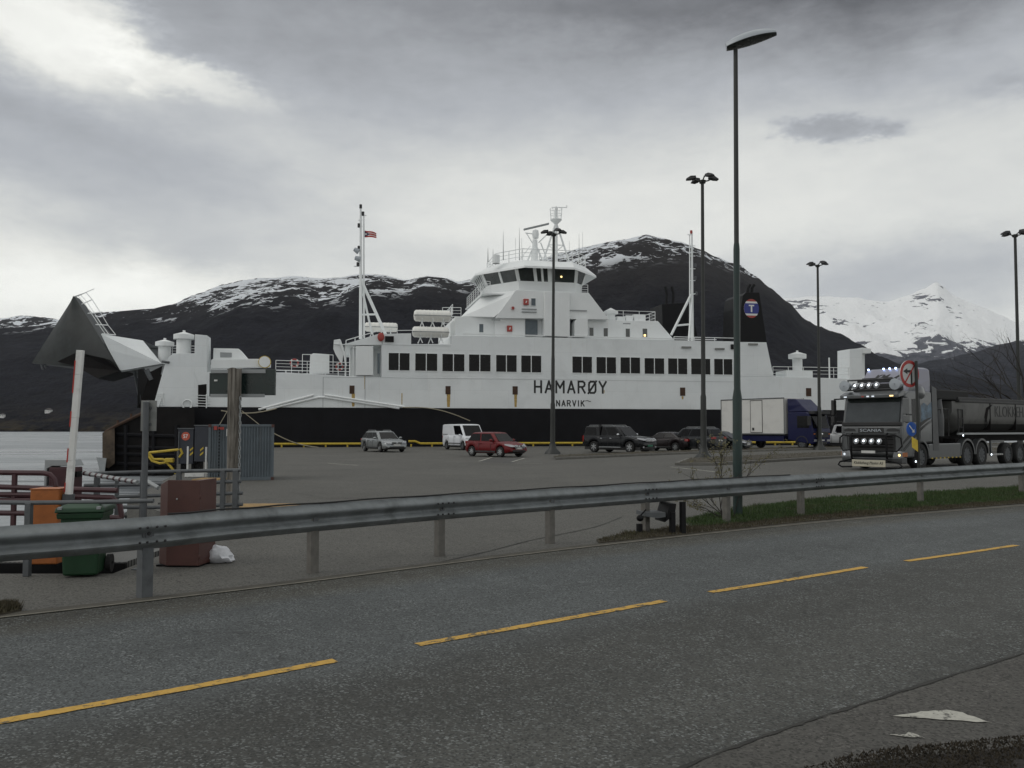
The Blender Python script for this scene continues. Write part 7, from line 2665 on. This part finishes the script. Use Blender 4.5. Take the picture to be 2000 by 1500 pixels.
b = MB(); b.add([lk(188, 893, 69.5), lk(208, 895, 69.5), lk(204, 925, 69.5), lk(196, 925, 69.5), lk(188, 893, 72), lk(208, 895, 72), lk(204, 925, 72), lk(196, 925, 72)], [(0, 1, 2, 3), (7, 6, 5, 4), (0, 4, 5, 1), (1, 5, 6, 2), (2, 6, 7, 3), (3, 7, 4, 0)])
b.build('pile', M['palegrey'], t)
# quay wall rocks behind the railing
b = MB()
for i in range(60):
    Y = random.uniform(13.5, 36); t_ = (Y - 13.4) / 22.6
    x = -4.8 - 8.2 * t_ - random.uniform(.0, 1.6)
    s_ = random.uniform(.25, .6)
    c = Vector((x, Y, random.uniform(-2.4, -.35)))
    oo = len(b.v); b.ell(c, (s_, s_, s_ * .7), 7, 5)
    for q in range(oo, len(b.v)):
        v = b.v[q]; b.v[q] = c + (v - c) * (1 + .5 * noise.noise(v * 2.2))
tag(b.build('rock_slope', mat('wet_rock', (.03, .03, .03), .7, var=.5, scale=3, bump=.5, bscale=12)), 'dark wet boulders of the quay slope behind the pipe railing', 'rocks', kind='stuff')

# ------------------------------------------------------------------ yellow quay rail
t = thing('quay_edge_rail', 'low yellow pipe bumper rail along the quay edge in front of the ferry', 'bumper rail', tuple(fw(0, -2.1, 2.3)), FA)
ua, ub = U(470), U(1700)
b = MB()
b.tube([(ua, 0, .30), (U(686), 0, .30), (U(705), 0, .30)], .10, 8)
b.tube([(U(808), 0, .50), (U(818), 0, .30), (ub, 0, .30)], .10, 8)
b.tube([(U(795), 0, .50), (U(808), 0, .50)], .10, 8)
b.build('rail', M['yellow'], t, smooth=40)
b = MB()
u_ = ua
while u_ < ub:
    if not (U(708) < u_ < U(795)): b.box(u_ - .07, u_ + .07, -.06, .06, -.0, .25)
    u_ += 1.9
b.build('support', M['yellow'], t)

# ------------------------------------------------------------------ ropes


def rope(label, a, b_, sag, r=.03, m='rope'):
    a, b_ = Vector(a), Vector(b_)
    pts = []
    for i in range(17):
        q = i / 16
        p = a.lerp(b_, q); p.z -= sag * math.sin(math.pi * q)
        pts.append(p - a)
    o = MB().tube(pts, r, 6).build('rope', M[m], smooth=60, loc=tuple(a))
    tag(o, label, 'rope', 'mooring ropes')


rope('slack mooring rope curving down across the black hull above the white van', P(786, 796, 78.6), P(918, 822, 79), -.45, .045)
rope('thin mooring rope descending to the quay right of the container', P(534, 846, 75), P(622, 874, 75), .25, .05)
rope('long mooring rope from the gangway recess to the quay behind the kiosks', P(540, 798, 73), P(432, 802, 70), .3, .05)
rope('left sling rope above the container', P(444, 803, 26.5), P(429, 829, 26.4), 0, .012)
rope('right sling rope above the container', P(472, 802, 26.5), P(506, 829, 26.4), 0, .012)

# ------------------------------------------------------------------ bench behind the rail
pB = G(1290, 1044)
t = thing('bench', 'metal bench seen from its end, partly hidden by the guardrail', 'bench', (pB.x, pB.y, 0), R(20))


def bx(px, py, dy=0): 
    q = P(px, py, pB.y + dy) - Vector((pB.x, pB.y, 0)); return q


Rb = Matrix.Rotation(-R(20), 4, 'Z')
b = MB()
for a_, c_ in (((1313, 1000), (1315, 1040)), ((1333, 980), (1333, 1040))):
    q0, q1 = Rb @ bx(*a_), Rb @ bx(*c_)
    b.box(q0.x - .035, q0.x + .035, q0.y - .035, q0.y + .035, 0, q0.z)
b.build('leg', M['black'], t)
b = MB(); q = [Rb @ bx(1309, 984), Rb @ bx(1321, 984), Rb @ bx(1318, 1005), Rb @ bx(1309, 1012), Rb @ bx(1299, 1020)]
q2 = [v + Vector((.05, .4, 0)) for v in q]
b.add(q + q2, [list(range(5)), list(range(9, 4, -1))] + [(i, (i + 1) % 5, 5 + (i + 1) % 5, 5 + i) for i in range(5)])
b.build('backrest', M['black'], t)
b = MB(); q = [Rb @ bx(1262, 1001), Rb @ bx(1300, 1001), Rb @ bx(1300, 1010), Rb @ bx(1285, 1012), Rb @ bx(1262, 1009)]
q2 = [v + Vector((.05, .4, 0)) for v in q]
b.add(q + q2, [list(range(5)), list(range(9, 4, -1))] + [(i, (i + 1) % 5, 5 + (i + 1) % 5, 5 + i) for i in range(5)])
b.build('seat', M['galvdark'], t)
b = MB(); q = Rb @ bx(1250, 1012); b.ell(q, (.055, .055, .05), 12, 8); q = Rb @ bx(1249, 1040); b.box(q.x - .035, q.x + .035, q.y - .035, q.y + .035, 0, .16)
b.tube([Rb @ bx(1250, 1008), Rb @ bx(1262, 995)], .012)
b.build('front_foot', M['black'], t)

# ------------------------------------------------------------------ shrub at the foot of the tall lamp


def branchy(root_t, start, dirv, length, r, depth, rnd, wood, leaves, leafr, spread=.6, kinks=5, gravity=0.0, leafn=3, minlen=.12):
    p = Vector(start); d = Vector(dirv).normalized()
    pts = [p.copy()]
    seg = length / kinks
    for i in range(kinks):
        d = (d + Vector((rnd.uniform(-1, 1), rnd.uniform(-1, 1), rnd.uniform(-.6, .8) + gravity)) * .28).normalized()
        p = p + d * seg
        pts.append(p.copy())
        if depth > 0 and i >= 1 and rnd.random() < .8:
            nd = (d + Vector((rnd.uniform(-1, 1), rnd.uniform(-1, 1), rnd.uniform(-.5, .8))) * spread).normalized()
            branchy(root_t, p, nd, length * rnd.uniform(.45, .7), r * .55, depth - 1, rnd, wood, leaves, leafr, spread, max(3, kinks - 1), gravity, leafn, minlen)
        if leaves is not None and depth <= 1 and rnd.random() < .75:
            for _ in range(leafn):
                q = p + Vector((rnd.uniform(-1, 1), rnd.uniform(-1, 1), rnd.uniform(-1, 1))) * leafr * 2.2
                a = Vector((rnd.uniform(-1, 1), rnd.uniform(-1, 1), rnd.uniform(-1, 1))).normalized() * leafr
                b_ = a.orthogonal().normalized() * leafr * .7
                leaves.add([q - a, q + b_, q + a, q - b_], [(0, 1, 2, 3)])
    wood.tube(pts, r, 5, r2=r * .45)


rnd = random.Random(12)
pS = G(1428, 1016)
t = thing('shrub', 'sparse budding shrub at the foot of the tall green lamp post', 'shrub', (pS.x, pS.y + .1, 0))
wood, leaves = MB(), MB()
for (dx, dz, ln) in ((-.75, .7, .75), (-.35, 1.0, 1.0), (-.12, 1.2, 1.05), (.28, 1.1, .95), (-.9, .45, .6), (-.55, .7, .6)):
    branchy(t, (rnd.uniform(-.12, .12), rnd.uniform(-.05, .15), 0), (dx, rnd.uniform(-.2, .25), dz), ln, .010, 2, rnd, wood, leaves, .017, .65, 5, .1, 8)
wood.build('branch', M['bark'], t); leaves.build('foliage', M['foliage'], t)

# bare tree at the right edge behind the trailer
rnd = random.Random(5)


def baretree(x, y, h, label, seed, lean=-.2, n=7, r=.12):
    rnd = random.Random(seed)
    t = thing('bare_tree', label, 'tree', (x, y, 0))
    wood = MB(); 
    MB().tube([(0, 0, -.2), (.03, 0, h * .16), (.0, .02, h * .34)], r, 8, r2=r * .75).build('trunk', M['bark'], t, smooth=50)
    for i in range(n):
        a = i / n * 6.283 + rnd.uniform(-.4, .4)
        el_ = rnd.uniform(.35, 1.3)
        branchy(t, (0, .02, h * rnd.uniform(.2, .34)), (math.cos(a) + lean, math.sin(a) * .8, el_), h * rnd.uniform(.30, .45), r * .46, 5, rnd, wood, None, .02, .8, 5, .03)
    wood.build('branch', M['bark'], t)
    return t


baretree((2005 - 1000) / FPX * 52, 52, 10.0, 'bare leafless tree spreading its twigs behind the trailer at the right edge', 21, -.3, 11, .12)
baretree((1712 - 1000) / FPX * 96, 96, 9.5, 'small bare tree far behind the truck roof, against the snowy slope', 31, 0, 6, .14)
